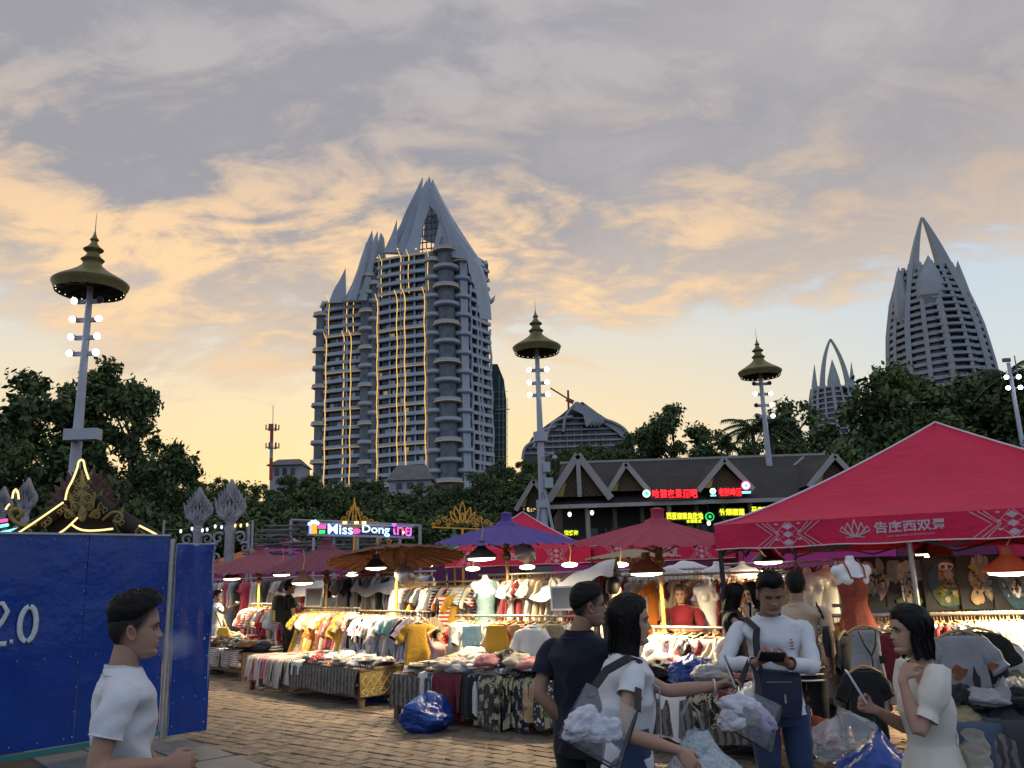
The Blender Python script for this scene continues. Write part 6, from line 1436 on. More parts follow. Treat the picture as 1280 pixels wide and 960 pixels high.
def dr_red(T, c, R_, s):
    q = MB(); rg = []
    for z, w, d in ((.08, .155, .15), (.0, .165, .14), (-.1, .145, .12), (-.2, .13, .10), (-.35, .18, .12), (-.6, .24, .16)): rg += [(w*math.cos(a), -d*math.sin(a)*(1 + .1*math.sin(7*a)*(z < -.25)), z + (.03*abs(math.cos(a)) if z > .05 else 0)) for a in np.linspace(0, 2*PI, 24, endpoint=False)]
    n = 24; q.add((np.array(rg)*s) @ R_.T + c, [(i*n+k, i*n+(k+1) % n, (i+1)*n+(k+1) % n, (i+1)*n+k) for i in range(5) for k in range(n)]); q.build('dress', 'dress_rust', T, smooth=True)
    q = MB()
    for sg in (-1, 1): q.tube([c + R_ @ (V(sg*.075, -.145, .07)*s), c + R_ @ (V(sg*.09, -.10, .18)*s), c + R_ @ (V(sg*.085, 0, .27)*s)], .008, n=6)
    q.build('straps', 'dress_rust', T)
def dr_seq(T, c, R_, s):
    q = MB(); rg = []
    for z, w, d in ((.22, .178, .082), (.16, .21, .10), (.05, .185, .15), (-.05, .16, .13), (-.18, .125, .095), (-.36, .18, .12), (-.5, .185, .13)): rg += [(w*math.cos(a), -d*math.sin(a), z - (.22*max(0, -math.cos(a)) if z > .1 else 0)) for a in np.linspace(0, 2*PI, 24, endpoint=False)]
    n = 24; q.add((np.array(rg)*s) @ R_.T + c, [(i*n+k, i*n+(k+1) % n, (i+1)*n+(k+1) % n, (i+1)*n+k) for i in range(6) for k in range(n)]); q.build('top', 'sequin', T, smooth=True)
torso(607, 745, 12.4, 'mannequin torso in a pale sequinned one shoulder top', .25, dr_seq, .95)
torso(1066, 732, 7.9, 'mannequin torso in a rust red strapped dress', .1, dr_red, .86)
torso(874, 742, 11.2, 'bare white mannequin torso at the shoulder of the vendor in red', -.2, None, .95)
torso(897, 728, 11.8, 'bare white mannequin torso next to the tent leg', .3, None, .9)
torso(886, 752, 10.6, 'bare white mannequin torso low beside the tent leg', .1, None, .85)
torso(1012, 742, 9.4, 'white mannequin torso beside the man in the beige shirt', .2, None, .9)
torso(1036, 735, 9.8, 'white mannequin torso behind the strapped dress', -.1, None, .85)
torso(930, 728, 11.0, 'white mannequin torso behind the woman in black straps', .0, None, .85)

# ---- plastic sheets thrown over the back racks
def throw(pts_top, drop, Y0, Y1, label, seed):
    a, c = at(*pts_top[0], Y0), at(*pts_top[1], Y1); b = MB()
    def fn(u, v):
        p = a + (c - a)*u; w = (v - .5)*2; rg = ns((u*7 + seed, v*3, seed))*.07 + .05*math.sin(u*21 + seed + 2*v) * abs(w)
        return p + V(.10*w, .34*w, -.06 - abs(w)**1.6*drop + rg*.6 + .07*math.sin(u*6 + seed))
    b.grid(fn, 34, 12); b.build('plastic_sheet', 'sheet_plastic', None, True, loc=(a + c)/2, label=label, cat='plastic sheet')
throw(((628, 728), (770, 700)), .22, 12.6, 11.4, 'white plastic sheet thrown over the tall jacket rack', 2)
throw(((765, 708), (900, 712)), .30, 11.9, 11.2, 'white plastic sheet over the rack behind the vendor in red', 5)
throw(((430, 722), (520, 720)), .20, 17, 15, 'white plastic sheet over the rack behind the tulle gowns', 8)
throw(((815, 702), (893, 700)), .35, 12.6, 12.2, 'bulging white plastic cover above the mannequins', 11)
throw(((905, 722), (985, 716)), .30, 12.4, 12.0, 'white plastic cover behind the woman in black straps', 14)
throw(((350, 735), (420, 722)), .30, 20.5, 19.5, 'white plastic sheet behind the man with the backpack', 17)
for i, (x0, x1, y, Y0) in enumerate(((640, 790, 715, 12.3), (765, 905, 712, 12.4), (905, 1050, 703, 12.6), (262, 420, 722, 21), (430, 540, 716, 16.5))):
    rack(at(x0, y, Y0), at(x1, y, Y0 - .6), at((x0 + x1)/2, y, Y0)[2], ['back rack beside the vendor in red', 'back rack behind the vendor in red', 'back rack in the depth of the red tent', 'back rack beyond the man with the backpack', 'back rack behind the wide brown parasol'][i], 18, ['shirt', 'dress', 'tee'],
         [['white', 'beige', 'maroon', 'cream'], ['grey', 'white', 'lilac', 'mustard'], ['black', 'charcoal', 'maroon', 'brown', 'grey'], ['white', 'grey', 'rose', 'charcoal'], ['white', 'grey', 'navy', 'sky blue']][i],
         ['on the back rack beside the vendor', 'on the back rack behind the vendor', 'on the back rack deep in the tent', 'on the back rack beyond the backpack', 'on the back rack behind the brown parasol'][i], 'clothes on back racks')

# ================================================================== parasols
def parasol(px, py, Y, rpx, drop, m, label, tilt=(0, 0), pole=True, n=28, cap=True, post_to=0.0):
    a = at(px, py, Y); R = rpx*Y/F; O = V(a[0], a[1], 0)
    T = thing('paper_parasol', O, label, 'parasol', 'parasols over the stalls')
    RT = np.array((Matrix.Rotation(tilt[0], 3, 'X') @ Matrix.Rotation(tilt[1], 3, 'Y')))
    def W(p): return np.asarray(p) @ RT.T + a
    b = MB(); seg = n*4
    rows = [0.02, .15, .35, .55, .75, .92, 1.0]; vs_ = []
    for t in rows:
        for k in range(seg):
            an = 2*PI*k/seg; ridge = .022*R*t*(1.0 if k % 4 == 0 else (-.35 if k % 4 == 2 else 0)) + .010*ns((math.cos(an)*4 + px, math.sin(an)*4, t*5)); sc = 1 - .012*t*(k % 4 == 2)
            vs_.append(W((R*t*sc*math.cos(an), R*t*sc*math.sin(an), -drop*(t**1.12) + ridge)))
    fs = [(i*seg+k, i*seg+(k+1) % seg, (i+1)*seg+(k+1) % seg, (i+1)*seg+k) for i in range(len(rows)-1) for k in range(seg)]
    b.add(vs_, fs); b.build('canopy', m, T, smooth=25)
    rb = MB(); rb.beam((0.03, 0, -.035), (R*.985, 0, -drop - .012), .012, .016); sb = MB(); sb.beam((0.05, 0, -drop*.9 - .12), (R*.55, 0, -drop*.52 - .03), .008, .010)
    for nm, bb in (('rib', rb), ('strut', sb)):
        me = bb.mesh(nm, 'par_stick')
        for k in range(n if nm == 'rib' else n//2):
            o = bpy.data.objects.new(nm, me); COL.objects.link(o); o.parent = T
            o.matrix_basis = Matrix.Translation(Vector(a - O)) @ Matrix(RT).to_4x4() @ Matrix.Rotation(2*PI*k/(n if nm == 'rib' else n//2), 4, 'Z')
    hb_ = MB(); hb_.lathe([(.04, .02), (.06, -.05), (.075, -.12), (.05, -.2), (.045, -drop - .15), (.07, -drop - .18), (.05, -drop - .25)], 12)
    for v in hb_.v: v[:] = v @ RT.T + a
    hb_.build('hub', 'par_stick', T, smooth=40)
    if cap:
        q = MB(); q.lathe([(R*.16, -drop*.13), (R*.135, 0.0), (R*.075, .025), (R*.07, .10), (R*.085, .13), (R*.03, .15), (.008, .15)], 14, wob=lambda an: 1 + .08*np.sin(5*an))
        for v in q.v: v[:] = v @ RT.T + a
        q.build('top_knot', m, T, smooth=40)
    q = MB(); q.tube([V(a[0], a[1], post_to), W((0, 0, -drop - .1))], [.028, .024], n=9); q.build('pole', 'bamboo', T, smooth=60)
    q = MB(); q.lathe([(.2, 0), (.2, .05), (.05, .09), (.045, .25)], 14, c=O); q.build('base', 'roof_grey', T, smooth=30)
    return T
parasol(633, 653, 12.4, 88, .30, 'par_purple', 'wide purple paper parasol over the heaped table', (.06, .02))
parasol(822, 650, 10.2, 109, .30, 'par_red', 'wide red paper parasol over the vendor in red', (.05, .03))
parasol(408, 683, 15.6, 78, .42, 'par_maroon', 'maroon paper parasol over the rack of bright dresses', (.04, -.02))
parasol(325, 690, 18.6, 72, .42, 'par_rose', 'faded rose paper parasol beyond the maroon one', (.04, 0))
parasol(495, 680, 13.9, 84, .26, 'par_brown', 'tilted brown parasol showing its ribbed underside', (-.14, -.05), cap=False)
parasol(790, 686, 14.6, 58, .16, 'par_tan', 'tan parasol peeping out below the red parasol', (0, 0), cap=False)
parasol(568, 669, 20, 30, .40, 'par_green', 'small green parasol behind the purple one', (0, 0), n=16)

# ================================================================== tents
def tent(o, th, w, ze, zp, val, m, label, prints=False, detail=True, legs=True, group='market tents', dpt=None, wave=1.0):
    o = V(o[0], o[1], 0); t = rad(th); u = V(math.cos(t), -math.sin(t), 0); v = V(math.sin(t), math.cos(t), 0); D = dpt or w
    T = thing('market_tent', o + u*w/2 + v*D/2, label, 'tent', group)
    P = lambda a, c, z: o + u*a + v*c + V(0, 0, z)
    b = MB(); n = 14 if detail else 6
    cs = [(0, 0), (w, 0), (w, D), (0, D)]
    for i in range(4):
        (a0, c0), (a1, c1) = cs[i], cs[(i+1) % 4]
        def fn(x, y):
            q = 1 - y; ax = (a0 + (a1 - a0)*x); cx = (c0 + (c1 - c0)*x); A = w/2 + (ax - w/2)*q; C_ = D/2 + (cx - D/2)*q
            z = ze + (zp - ze)*((1 - q)**1.22) - .035*math.sin(PI*x)*math.sin(PI*y)
            return P(A, C_, z + (.022*ns((x*4 + i, y*3, 5)) + .010*ns((x*11 + i, y*6, 2)) if detail else 0))
        b.grid(fn, n, n)
    b.build('canopy', m, T, smooth=30)
    def wv(s, side): return wave*(.018*math.sin(s*5 + side) + .012*math.sin(s*11.3 + 2*side))
    def front(s, zf, out=0.0):   # zf 0 bottom .. 1 top of the front valance
        return P(s, -.01 - (1 - zf)*(.015 + wv(s, 0)) - out, ze - val*(1 - zf) + .006*math.sin(s*7)*(1 - zf))
    for i in range(4):
        (a0, c0), (a1, c1) = cs[i], cs[(i+1) % 4]; q = MB(); ou = [V(0, -1, 0), V(1, 0, 0), V(0, 1, 0), V(-1, 0, 0)][i]
        if i == 0: q.grid(lambda x, y: front(x*w, y), 40 if detail else 8, 4)
        else: q.grid(lambda x, y: P(a0 + (a1 - a0)*x + ou[0]*(.01 + (1 - y)*(.015 + wv(x*w, i))), c0 + (c1 - c0)*x + ou[1]*(.01 + (1 - y)*(.015 + wv(x*D, i))), ze - val*(1 - y)), 24 if detail else 6, 4)
        q.build('valance', m, T, smooth=True)
    if detail:
        for (a, c) in cs:
            q = MB(); q.tube([P(a + (w/2 - a)*k, c + (D/2 - c)*k, ze + (zp - ze)*k**1.22 + .008) for k in np.linspace(0, 1, 12)], .012, n=6); q.build('seam_piping', 'tent_piping', T, smooth=True)
        q = MB(); q.tube([front(s, 0) for s in np.linspace(0, w, 40)], .006, n=5); q.build('hem_piping', 'tent_piping', T)
    if legs:
        for (a, c) in cs:
            ii = .03; q = MB(); p = P(a + (ii if a == 0 else -ii), c + (ii if c == 0 else -ii), 0); q.box(p + V(0, 0, (ze - .02)/2), (.04, .04, ze - .02), rz=-t); q.build('leg', 'tent_frame', T)
            q = MB(); q.box(p + V(0, 0, .006), (.12, .12, .012), rz=-t); q.build('foot_plate', 'tent_frame', T)
        if detail:
            for i in range(4):
                (a0, c0), (a1, c1) = cs[i], cs[(i+1) % 4]
                for k in range(4):
                    for fl in (0, 1):
                        f0, f1 = k/4, (k+1)/4; z0, z1 = (ze - .30, ze - .04) if fl else (ze - .04, ze - .30); q = MB()
                        A0, A1 = P(a0 + (a1-a0)*f0, c0 + (c1-c0)*f0, z0), P(a0 + (a1-a0)*f1, c0 + (c1-c0)*f1, z1); ins = unit(P(w/2, D/2, 0) - (A0 + A1)/2)*V(1, 1, 0)*.05
                        q.beam(A0 + ins*(1 + .4*fl), A1 + ins*(1 + .4*fl), .018, .025); q.build('truss_bar', 'tent_frame', T)
            for (a, c) in cs: q = MB(); q.beam(P(a, c, ze - .05), P(w/2, D/2, zp - .35), .02, .025); q.build('roof_strut', 'tent_frame', T)
    T_front = front
    if prints:
        def onv(sx, zf, pts, name, m_='tent_print'): pass
        def stroke(pts, th_=.008, name='pattern_line', lift=.006):
            q = MB(); Q = [front(s, zf, lift) for s, zf in pts]; q.tube(Q, th_, n=5, flat=.3, ref=v); q.build(name, 'tent_print', T)
        def poly(pts, name='pattern_patch'):
            q = MB(); q.add([front(s, zf, .007) for s, zf in pts], [tuple(range(len(pts)))]); q.build(name, 'tent_print', T)
        def motif(s0, W2):
            for sg in (-1, 1):
                for k, off in enumerate((0, .045, .09)):
                    stroke([(s0 + sg*(W2 - off), .97), (s0 + sg*(W2*.42 - off*.4), .5), (s0 + sg*(W2 - off), .03)] if k < 2 else [(s0 + sg*(W2*1.25), .97), (s0 + sg*W2*.62, .5), (s0 + sg*W2*1.25, .03)], .005)
                stroke([(s0 + sg*W2*1.45, .97), (s0 + sg*W2*.78, .5), (s0 + sg*W2*1.45, .03)], .006) if False else None
            for zc in (.2, .5, .8):
                poly([(s0 - .05, zc), (s0, zc + .13), (s0 + .05, zc), (s0, zc - .13)])
                for sg in (-1, 1): poly([(s0 + sg*.085, zc + .11), (s0 + sg*.11, zc + .15), (s0 + sg*.13, zc + .10), (s0 + sg*.10, zc + .06)])
            for sg in (-1, 1): stroke([(s0 + sg*.01, .98), (s0 + sg*.09, .66), (s0 + sg*.0, .5), (s0 + sg*.09, .34), (s0 + sg*.01, .02)], .0045)
        prints(T, front, stroke, poly, motif, v, u)
    return T
def main_prints(T, front, stroke, poly, motif, v, u):
    motif(.72, .24); motif(2.62, .26); motif(4.05, .2)
    def place(text, s0, s1, z0, z1, off=.012, name='lettering'):
        vs_, fs = text_mesh(text, 1.0, .002, off); lo, hi = vs_.min(0), vs_.max(0); n = (vs_ - lo)/(hi - lo + 1e-9)
        q = MB(); q.add([front(s0 + a*(s1 - s0), z0 + c*(z1 - z0), .006 + d*.004) for a, c, d in n], fs); q.build(name, 'tent_print', T)
    place('告庄西双景', 1.50, 2.10, .36, .80, .028)
    place('GAO ZHUANG XI SHUANG JING', 1.60, 2.0, .20, .27, .01)
    for (dx, tx, tz) in ((0, 0, .92), (-.03, -.06, .80), (.03, .06, .80), (-.05, -.11, .66), (.05, .11, .66)):
        for sg in (-1, 1): stroke([(1.33 + dx*.4, .28), (1.33 + dx + tx*.5 + sg*.028, .50), (1.33 + tx, tz)], .006, 'lotus_line')
    stroke([(1.25, .24), (1.33, .27), (1.41, .24)], .005, 'lotus_line')
tc0 = at(893, 657, 8.6)
tent((tc0[0], tc0[1]), 28, 4.2, tc0[2], 3.27, .245, 'tent_red', 'large red pop-up tent with white lettering over the jeans stall', main_prints)
def small_prints(T, front, stroke, poly, motif, v, u):
    motif(.5, .2); motif(2.3, .2)
    vs_, fs = text_mesh('告庄西双景', 1.0, .002, .03); lo, hi = vs_.min(0), vs_.max(0); n = (vs_ - lo)/(hi - lo + 1e-9)
    q = MB(); q.add([front(1.2 + a*.6, .3 + c*.5, .006 + d*.004) for a, c, d in n], fs); q.build('lettering', 'tent_print', T)
p = at(556, 690, 17.5); tent((p[0], p[1]), 6, 3.0, at(640, 686, 17)[2], at(622, 642, 19)[2], .32, 'tent_red', 'red pop-up tent behind the purple parasol', small_prints)
p = at(893, 655, 21); tent((p[0], p[1]), 20, 3.0, at(893, 656, 21)[2], at(975, 634, 22)[2], .5, 'tent_red', 'red tent showing its low roof edge behind the large tent', detail=False)
p = at(742, 690, 18.5); tent((p[0], p[1]), 8, 3.0, at(742, 683, 18.5)[2], at(800, 655, 20)[2], .35, 'tent_red', 'red tent with long valance behind the red parasol', small_prints)
p = at(268, 700, 25); tent((p[0], p[1]), 5, 3.4, at(300, 706, 25)[2], at(312, 675, 27)[2], .45, 'tent_magenta', 'magenta tent behind the faded rose parasol', small_prints)
p = at(255, 700, 31); tent((p[0], p[1]), 5, 2.4, at(287, 702, 31)[2], at(287, 686, 32)[2], .35, 'tent_orange', 'orange tent peak beside the magenta tent', detail=False)
p = at(440, 700, 29); tent((p[0], p[1]), 5, 2.4, at(470, 698, 29)[2], at(472, 681, 30)[2], .35, 'tent_teal', 'teal tent peak behind the maroon parasol', detail=False)
for (px, Y, m, lab) in ((930, 17.5, 'tent_magenta', 'magenta tent in the depth behind the man with the phone'), (1060, 18, 'tent_purple', 'purple tent in the depth behind the printed shirts'), (1180, 19, 'tent_red', 'red tent in the depth behind the snarling wolf shirt'), (380, 30, 'tent_red', 'small red tent far behind the backpack man'), (520, 27, 'tent_purple', 'purple tent far behind the brown parasol'), (690, 26, 'tent_magenta', 'magenta tent far behind the plastic sheet'), (800, 27, 'tent_purple', 'purple tent far behind the vendor in red')):
    p = at(px, 700, Y); tent((p[0], p[1]), 6, 3.0, 2.15, 2.75, .5, m, lab, detail=False)

# ================================================================== stall lamps (lit in the photograph)
def stall_lamp(px, py, Y, m, label, r=.17, power=34.0, cord_to=None, energy_col=(1.0, .78, .46), shade=True, cordm='cord_yellow'):
    c = at(px, py, Y); T = thing('stall_lamp', c, label, 'lamp', 'lit lamps over the stalls')
    if shade:
        q = MB(); q.lathe([(r, -.02), (r*1.02, 0), (r*.5, r*.42), (r*.26, r*.62), (r*.24, r*.95), (r*.1, r*1.0)], 22, c=c); q.build('shade', m, T, smooth=35)
        q = MB(); q.lathe([(.005, .028), (r*.75, .025), (r*.86, .0), (r*.80, -.028), (r*.3, -.045), (.005, -.045)], 20, c=c - V(0, 0, .012)); q.build('bulb', 'bulb', T, smooth=True)
    else:
        q = MB(); q.ball(c, (.13, .13, .04), 14, 8); q.build('bulb', 'bulb', T, smooth=True)
    top = c + V(0, 0, r*.95 if shade else .03); ct = cord_to if cord_to is not None else top + V(0, 0, .35)
    q = MB(); q.tube([top, (top + ct)/2 + V(.03, 0, 0), ct], .007, n=5); q.build('cord', cordm, T)
    ld = bpy.data.lights.new('stall_light', 'AREA'); ld.shape = 'DISK'; ld.size = r*1.5; ld.energy = power*1.3; ld.color = energy_col; ld.spread = rad(170)
    lo = bpy.data.objects.new('light', ld); COL.objects.link(lo); lo.parent = T; lo.location = (0, 0, -.075)
    return T
stall_lamp(602, 696, 11.6, 'lamp_dark', 'dark cone lamp under the purple parasol', .22, 55)
stall_lamp(808, 714, 9.6, 'lamp_brown', 'brown cone lamp glowing above the vendor in red', .21, 60, at(812, 690, 10.2))
stall_lamp(1262, 712, 7.5, 'lamp_red', 'red cone lamp over the wooden hangers', .21, 70, at(1262, 660, 7.5))
stall_lamp(470, 708, 13.4, 'lamp_dark', 'dark cone lamp under the brown parasol', .19, 55)
stall_lamp(378, 727, 14.4, 'lamp_brown', 'brown cone lamp beside the man with the backpack', .20, 26)
stall_lamp(352, 717, 18.0, 'lamp_dark', 'long pale lamp beyond the maroon parasol', .20, 60)
stall_lamp(290, 722, 18.2, 'lamp_brown', 'dark red cone lamp beyond the hoarding leaf', .20, 60)
stall_lamp(1165, 690, 9.2, 'lamp_dark', 'cone lamp behind the tent truss over the printed shirts', .2, 40)
stall_lamp(960, 700, 10.6, 'lamp_dark', 'cone lamp in the depth above the white torsos', .2, 55)
for i, (px, py, Y, lab) in enumerate(((533, 707, 16.5, 'bare bulb behind the brown parasol'), (591, 711, 15.5, 'bare bulb below the red tent valance'), (659, 709, 14.2, 'bare bulb above the plastic sheet'), (712, 706, 13.6, 'bare bulb beside the tan parasol'), (775, 706, 13.0, 'bare bulb under the tan parasol'), (440, 718, 17.5, 'bare tube lamp behind the tulle rack'))):
    stall_lamp(px, py, Y, 'lamp_dark', lab, .14, 45, shade=False)
# chromed fan-like reflector lamps
for (px, py, Y, lab) in ((507, 718, 13.5, 'tilted steel reflector bowl under the brown parasol'), (657, 690, 12.2, 'tilted steel reflector bowl beside the purple parasol pole'), (1178, 698, 8.9, 'brass reflector bowl under the tent truss')):
    c = at(px, py, Y); T = thing('reflector_bowl', c, lab, 'lamp', 'reflector bowls'); q = MB(); q.lathe([(.02, .10), (.10, .08), (.17, .0), (.18, -.02), (.16, 0), (.09, .06), (.01, .08)], 20)
    for v_ in q.v: v_[:] = v_ @ np.array(Matrix.Rotation(1.0, 3, 'X') @ Matrix.Rotation(.5, 3, 'Y')).T + c
    q.build('bowl', 'rack_steel' if px < 1000 else 'mast_gold', T, smooth=40); q = MB(); q.tube([c, c + V(0, .1, .35)], .01, n=5); q.build('arm', 'lamp_dark', T)

# ================================================================== odds and ends
def sack(px, py, w, h, m, label, seed, group='plastic sacks on the ground', at_=None, name='plastic_sack', cat='bag'):
    o = gnd(px, py) if at_ is None else np.asarray(at_, float); b = MB(); ph = seed*3.7
    def fn(u, v):
        a = 2*PI*u; c_, s_ = math.cos(a), math.sin(a); q = V(c_*1.2 + ph, s_*1.2, v*2.2); k = math.sin(min(1, v*.94 + .10)*PI)**.55
        k *= 1 + .42*ns(q) - .34*abs(ns(q*2.3)) + .20*abs(ns(q*4.7)) - .10*abs(ns(q*9))
        return o + V(w*.54*k*c_ + .05*w*ns(q*1.5), w*.44*k*s_, max(.004, h*(v**.9)*(.92 + .35*ns((c_*1.1 + ph, s_*1.1, 1.5)) - .12*abs(ns(q*3)))))
    b.grid(fn, 56, 34, wrap=True); b.build(name, m, None, True, loc=o, label=label, cat=cat, group=group)
sack(533, 915, .58, .42, 'bag_blue', 'shiny blue plastic sack on the paving before the heaped table', 1)
sack(483, 880, .4, .28, 'bag_blue', 'blue plastic sack under the long low table', 2, at_=B.p(3.1, .55, 0))
sack(440, 880, .35, .22, 'sheet_plastic', 'white plastic sack under the long low table', 3, at_=B.p(2.7, .6, 0))
sack(1120, 950, .62, .46, 'bag_blue', 'big blue plastic sack beside the white-dressed woman', 4, at_=at(1098, 912, 5.3)*V(1, 1, 0) + V(0, 0, .26))
sack(1050, 950, .5, .42, 'bag_clear', 'cloudy clear plastic sack leaning by the big blue one', 5, at_=at(1068, 950, 4.9)*V(1, 1, 0) + V(0, 0, .20))
sack(1020, 950, .45, .34, 'bag_clear', 'small cloudy sack behind the man with the phone', 6, at_=at(1050, 906, 6.0)*V(1, 1, 0) + V(0, 0, .40))
sack(1030, 890, .36, .26, 'dress_rust', 'dusty rust coloured sack behind the man with the phone', 7, at_=at(1012, 893, 6.4)*V(1, 1, 0) + V(0, 0, .42))
sack(840, 860, .5, .3, 'bag_blue', 'blue plastic bag on the covered table', 8, at_=D.p(1.05, .35, .6))
# crates under the sacks so that they rest on something
mat('crate', (.10, .055, .03), .7, .3, 6)
def crate(o, w, d, h, label):
    T = thing('wooden_crate', o, label, 'crate', 'crates by the tent')
    for k in range(4):
        for sg in (-1, 1):
            q = MB(); q.box(o + V(0, sg*d/2, h*(k + .5)/4), (w, .02, h/4 - .015)); q.build('slat', 'crate', T)
            q = MB(); q.box(o + V(sg*w/2, 0, h*(k + .5)/4), (.02, d - .022, h/4 - .015)); q.build('slat', 'crate', T)
    q = MB(); q.box(o + V(0, 0, h - .01), (w - .03, d - .03, .02)); q.build('lid', 'crate', T)
crate(at(1098, 912, 5.3)*V(1, 1, 0), .6, .5, .27, 'low wooden crate under the big blue sack')
crate(at(1068, 950, 4.9)*V(1, 1, 0), .5, .4, .21, 'low wooden crate under the cloudy clear sack')
crate(at(1050, 906, 6.0)*V(1, 1, 0), .45, .4, .41, 'wooden crate under the small cloudy sack')
crate(at(1012, 893, 6.4)*V(1, 1, 0), .45, .4, .43, 'wooden crate under the rust coloured sack')
# sun hat, mirror, yellow bag
c = C.p(1.55, .62, .70); q = MB(); q.lathe([(.20, -.03), (.17, 0.0), (.115, .01), (.105, .06), (.085, .10), (.04, .12), (.003, .122)], 26, c=c, wob=lambda a: 1 + .10*np.sin(3*a + 1) + .05*np.sin(5*a)); hat = q.build('sun_hat', 'fabric', None, True, loc=c, label='floppy cream sun hat on top of the heaped clothes', cat='hat'); hat.color = (*PAL['ivory'], 1)
for (px, py, Y, w, h, rz, lab) in ((705, 748, 10.9, .30, .26, -.25, 'tilted grey mirror behind the low rack'), (392, 747, 15.9, .26, .30, .2, 'pale framed mirror beside the backpack man')):
    c = at(px, py, Y); T = thing('mirror', c, lab, 'mirror', 'mirrors'); ax = V(math.cos(rz), math.sin(rz), 0); az = unit(V(.0, .25, 1)); nn = np.cross(ax, az)
    q = MB(); q.box(c, (w, .02, h), axes=[ax, nn, az]); q.build('panel', 'screen_grey', T)
    for sg in (-1, 1):
        q = MB(); q.box(c + ax*sg*(w/2 + .012), (.024, .03, h + .048), axes=[ax, nn, az]); q.build('frame_bar', 'hanger_white', T)
        q = MB(); q.box(c + az*sg*(h/2 + .012), (w, .03, .024), axes=[ax, nn, az]); q.build('frame_bar', 'hanger_white', T)
    q = MB(); q.tube([V(c[0], c[1] + .05, 0), c], .015, n=6); q.build('stand', 'rack_steel', T)
# ================================================================== people
mat('skin', (1, 1, 1), 0.5, 0.08, 30, bump=0.0012, bscale=160, attr='col', subs=0.08, spec=0.35)
mat('hair_black', (0.006, 0.005, 0.005), 0.45, 0.3, 60, bump=0.004, bscale=90, spec=0.22)
mat('hair_brown', (0.07, 0.03, 0.013), 0.4, 0.3, 60, bump=0.004, bscale=90)
mat('eye_white', (0.36, 0.34, 0.32), 0.2, 0); mat('eye_dark', (0.012, 0.009, 0.008), 0.15, 0)
for n_, c_, r_ in (('cl_white', (.66, .67, .70), .8), ('cl_cream', (.66, .63, .55), .75), ('cl_navy', (.010, .013, .026), .75), ('cl_black', (.012, .012, .014), .75), ('cl_beige', (.52, .38, .26), .85), ('cl_wine', (.16, .012, .022), .8), ('cl_pink', (.40, .25, .26), .85),
                   ('cl_jean', (.035, .06, .13), .85), ('cl_pale', (.40, .46, .56), .85), ('cl_grey', (.2, .2, .2), .85)): mat(n_, c_, r_, .08, 6, bump=.010, bscale=7, spec=.2, sheen=.15)
mat('cl_dots', (.014, .014, .016), .8, .05, 6, pattern='floral', col2=(.5, .5, .48)); mat('shoe', (.05, .05, .055), .6)
mat('phone_white', (.62, .64, .66), .25, 0); mat('phone_black', (.012, .012, .014), .12, 0); mat('strap', (.012, .012, .015), .6); mat('bag_navy', (.010, .018, .05), .6, .15, 8, bump=.005, bscale=30)
mat('yellow_bag', (.6, .42, .03), .6)
def pvc(name, col, a):
    m = mat(name, col, .08, 0, alpha=1, spec=.8); nt = m.node_tree; b = nt.nodes['Principled BSDF']; t = nt.nodes.new('ShaderNodeBsdfTransparent'); t.inputs[0].default_value = (.98, .99, 1, 1); mx = nt.nodes.new('ShaderNodeMixShader'); mx.inputs[0].default_value = a
    nt.links.new(t.outputs[0], mx.inputs[1]); nt.links.new(b.outputs[0], mx.inputs[2]); nt.links.new(mx.outputs[0], nt.nodes['Material Output'].inputs[0]); n = nt.nodes.new('ShaderNodeTexNoise'); n.inputs['Scale'].default_value = 9; bp = nt.nodes.new('ShaderNodeBump'); bp.inputs['Distance'].default_value = .03; nt.links.new(n.outputs[0], bp.inputs['Height']); nt.links.new(bp.outputs[0], b.inputs['Normal'])
pvc('clear_pvc', (.85, .88, .92), .13); pvc('milky_bag', (.62, .70, .74), .55)

def lerp(a, b, t): return np.asarray(a)*(1 - t) + np.asarray(b)*t
def loft(mb, C, A, B_, n=20, pw=2.0, caps=True, disp=None):
    """rings: centre C[i], half-axis vectors A[i] and B_[i]"""
    ang = np.linspace(0, 2*PI, n, endpoint=False); ca, sa = np.cos(ang), np.sin(ang); ex = 2.0/pw
    cx = np.sign(ca)*np.abs(ca)**ex; sy = np.sign(sa)*np.abs(sa)**ex; k = len(C); P = []
    for i in range(k):
        r = np.asarray(C[i]) + cx[:, None]*np.asarray(A[i]) + sy[:, None]*np.asarray(B_[i])
        if disp is not None: r = disp(r, np.asarray(C[i]), i/(k - 1), ang)
        P.append(r)
    fs = [(i*n+j, i*n+(j+1) % n, (i+1)*n+(j+1) % n, (i+1)*n+j) for i in range(k-1) for j in range(n)]
    if caps: fs += [tuple(range(n))[::-1], tuple((k-1)*n + j for j in range(n))]
    mb.add(np.concatenate(P), fs)
def limb(mb, pts, rs, n=14, sub=5, flat=1.0, ref=(0, 0, 1)):
    P = []; R = []
    for i in range(len(pts)-1):
        for t in np.linspace(0, 1, sub, endpoint=False): P.append(lerp(pts[i], pts[i+1], t)); tt = t*t*(3-2*t); R.append(rs[i]*(1-tt) + rs[i+1]*tt)
    P.append(np.asarray(pts[-1], float)); R.append(rs[-1]); P = np.array(P)
    for _ in range(2): Q = P.copy(); Q[1:-1] = P[1:-1]*.5 + (P[:-2] + P[2:])*.25; P = Q
    mb.tube([P[0] - unit(P[1]-P[0])*R[0]*.4] + list(P) + [P[-1] + unit(P[-1]-P[-2])*R[-1]*.4], [R[0]*.5] + R + [R[-1]*.5], n=n, flat=flat, ref=ref)
    return P, R
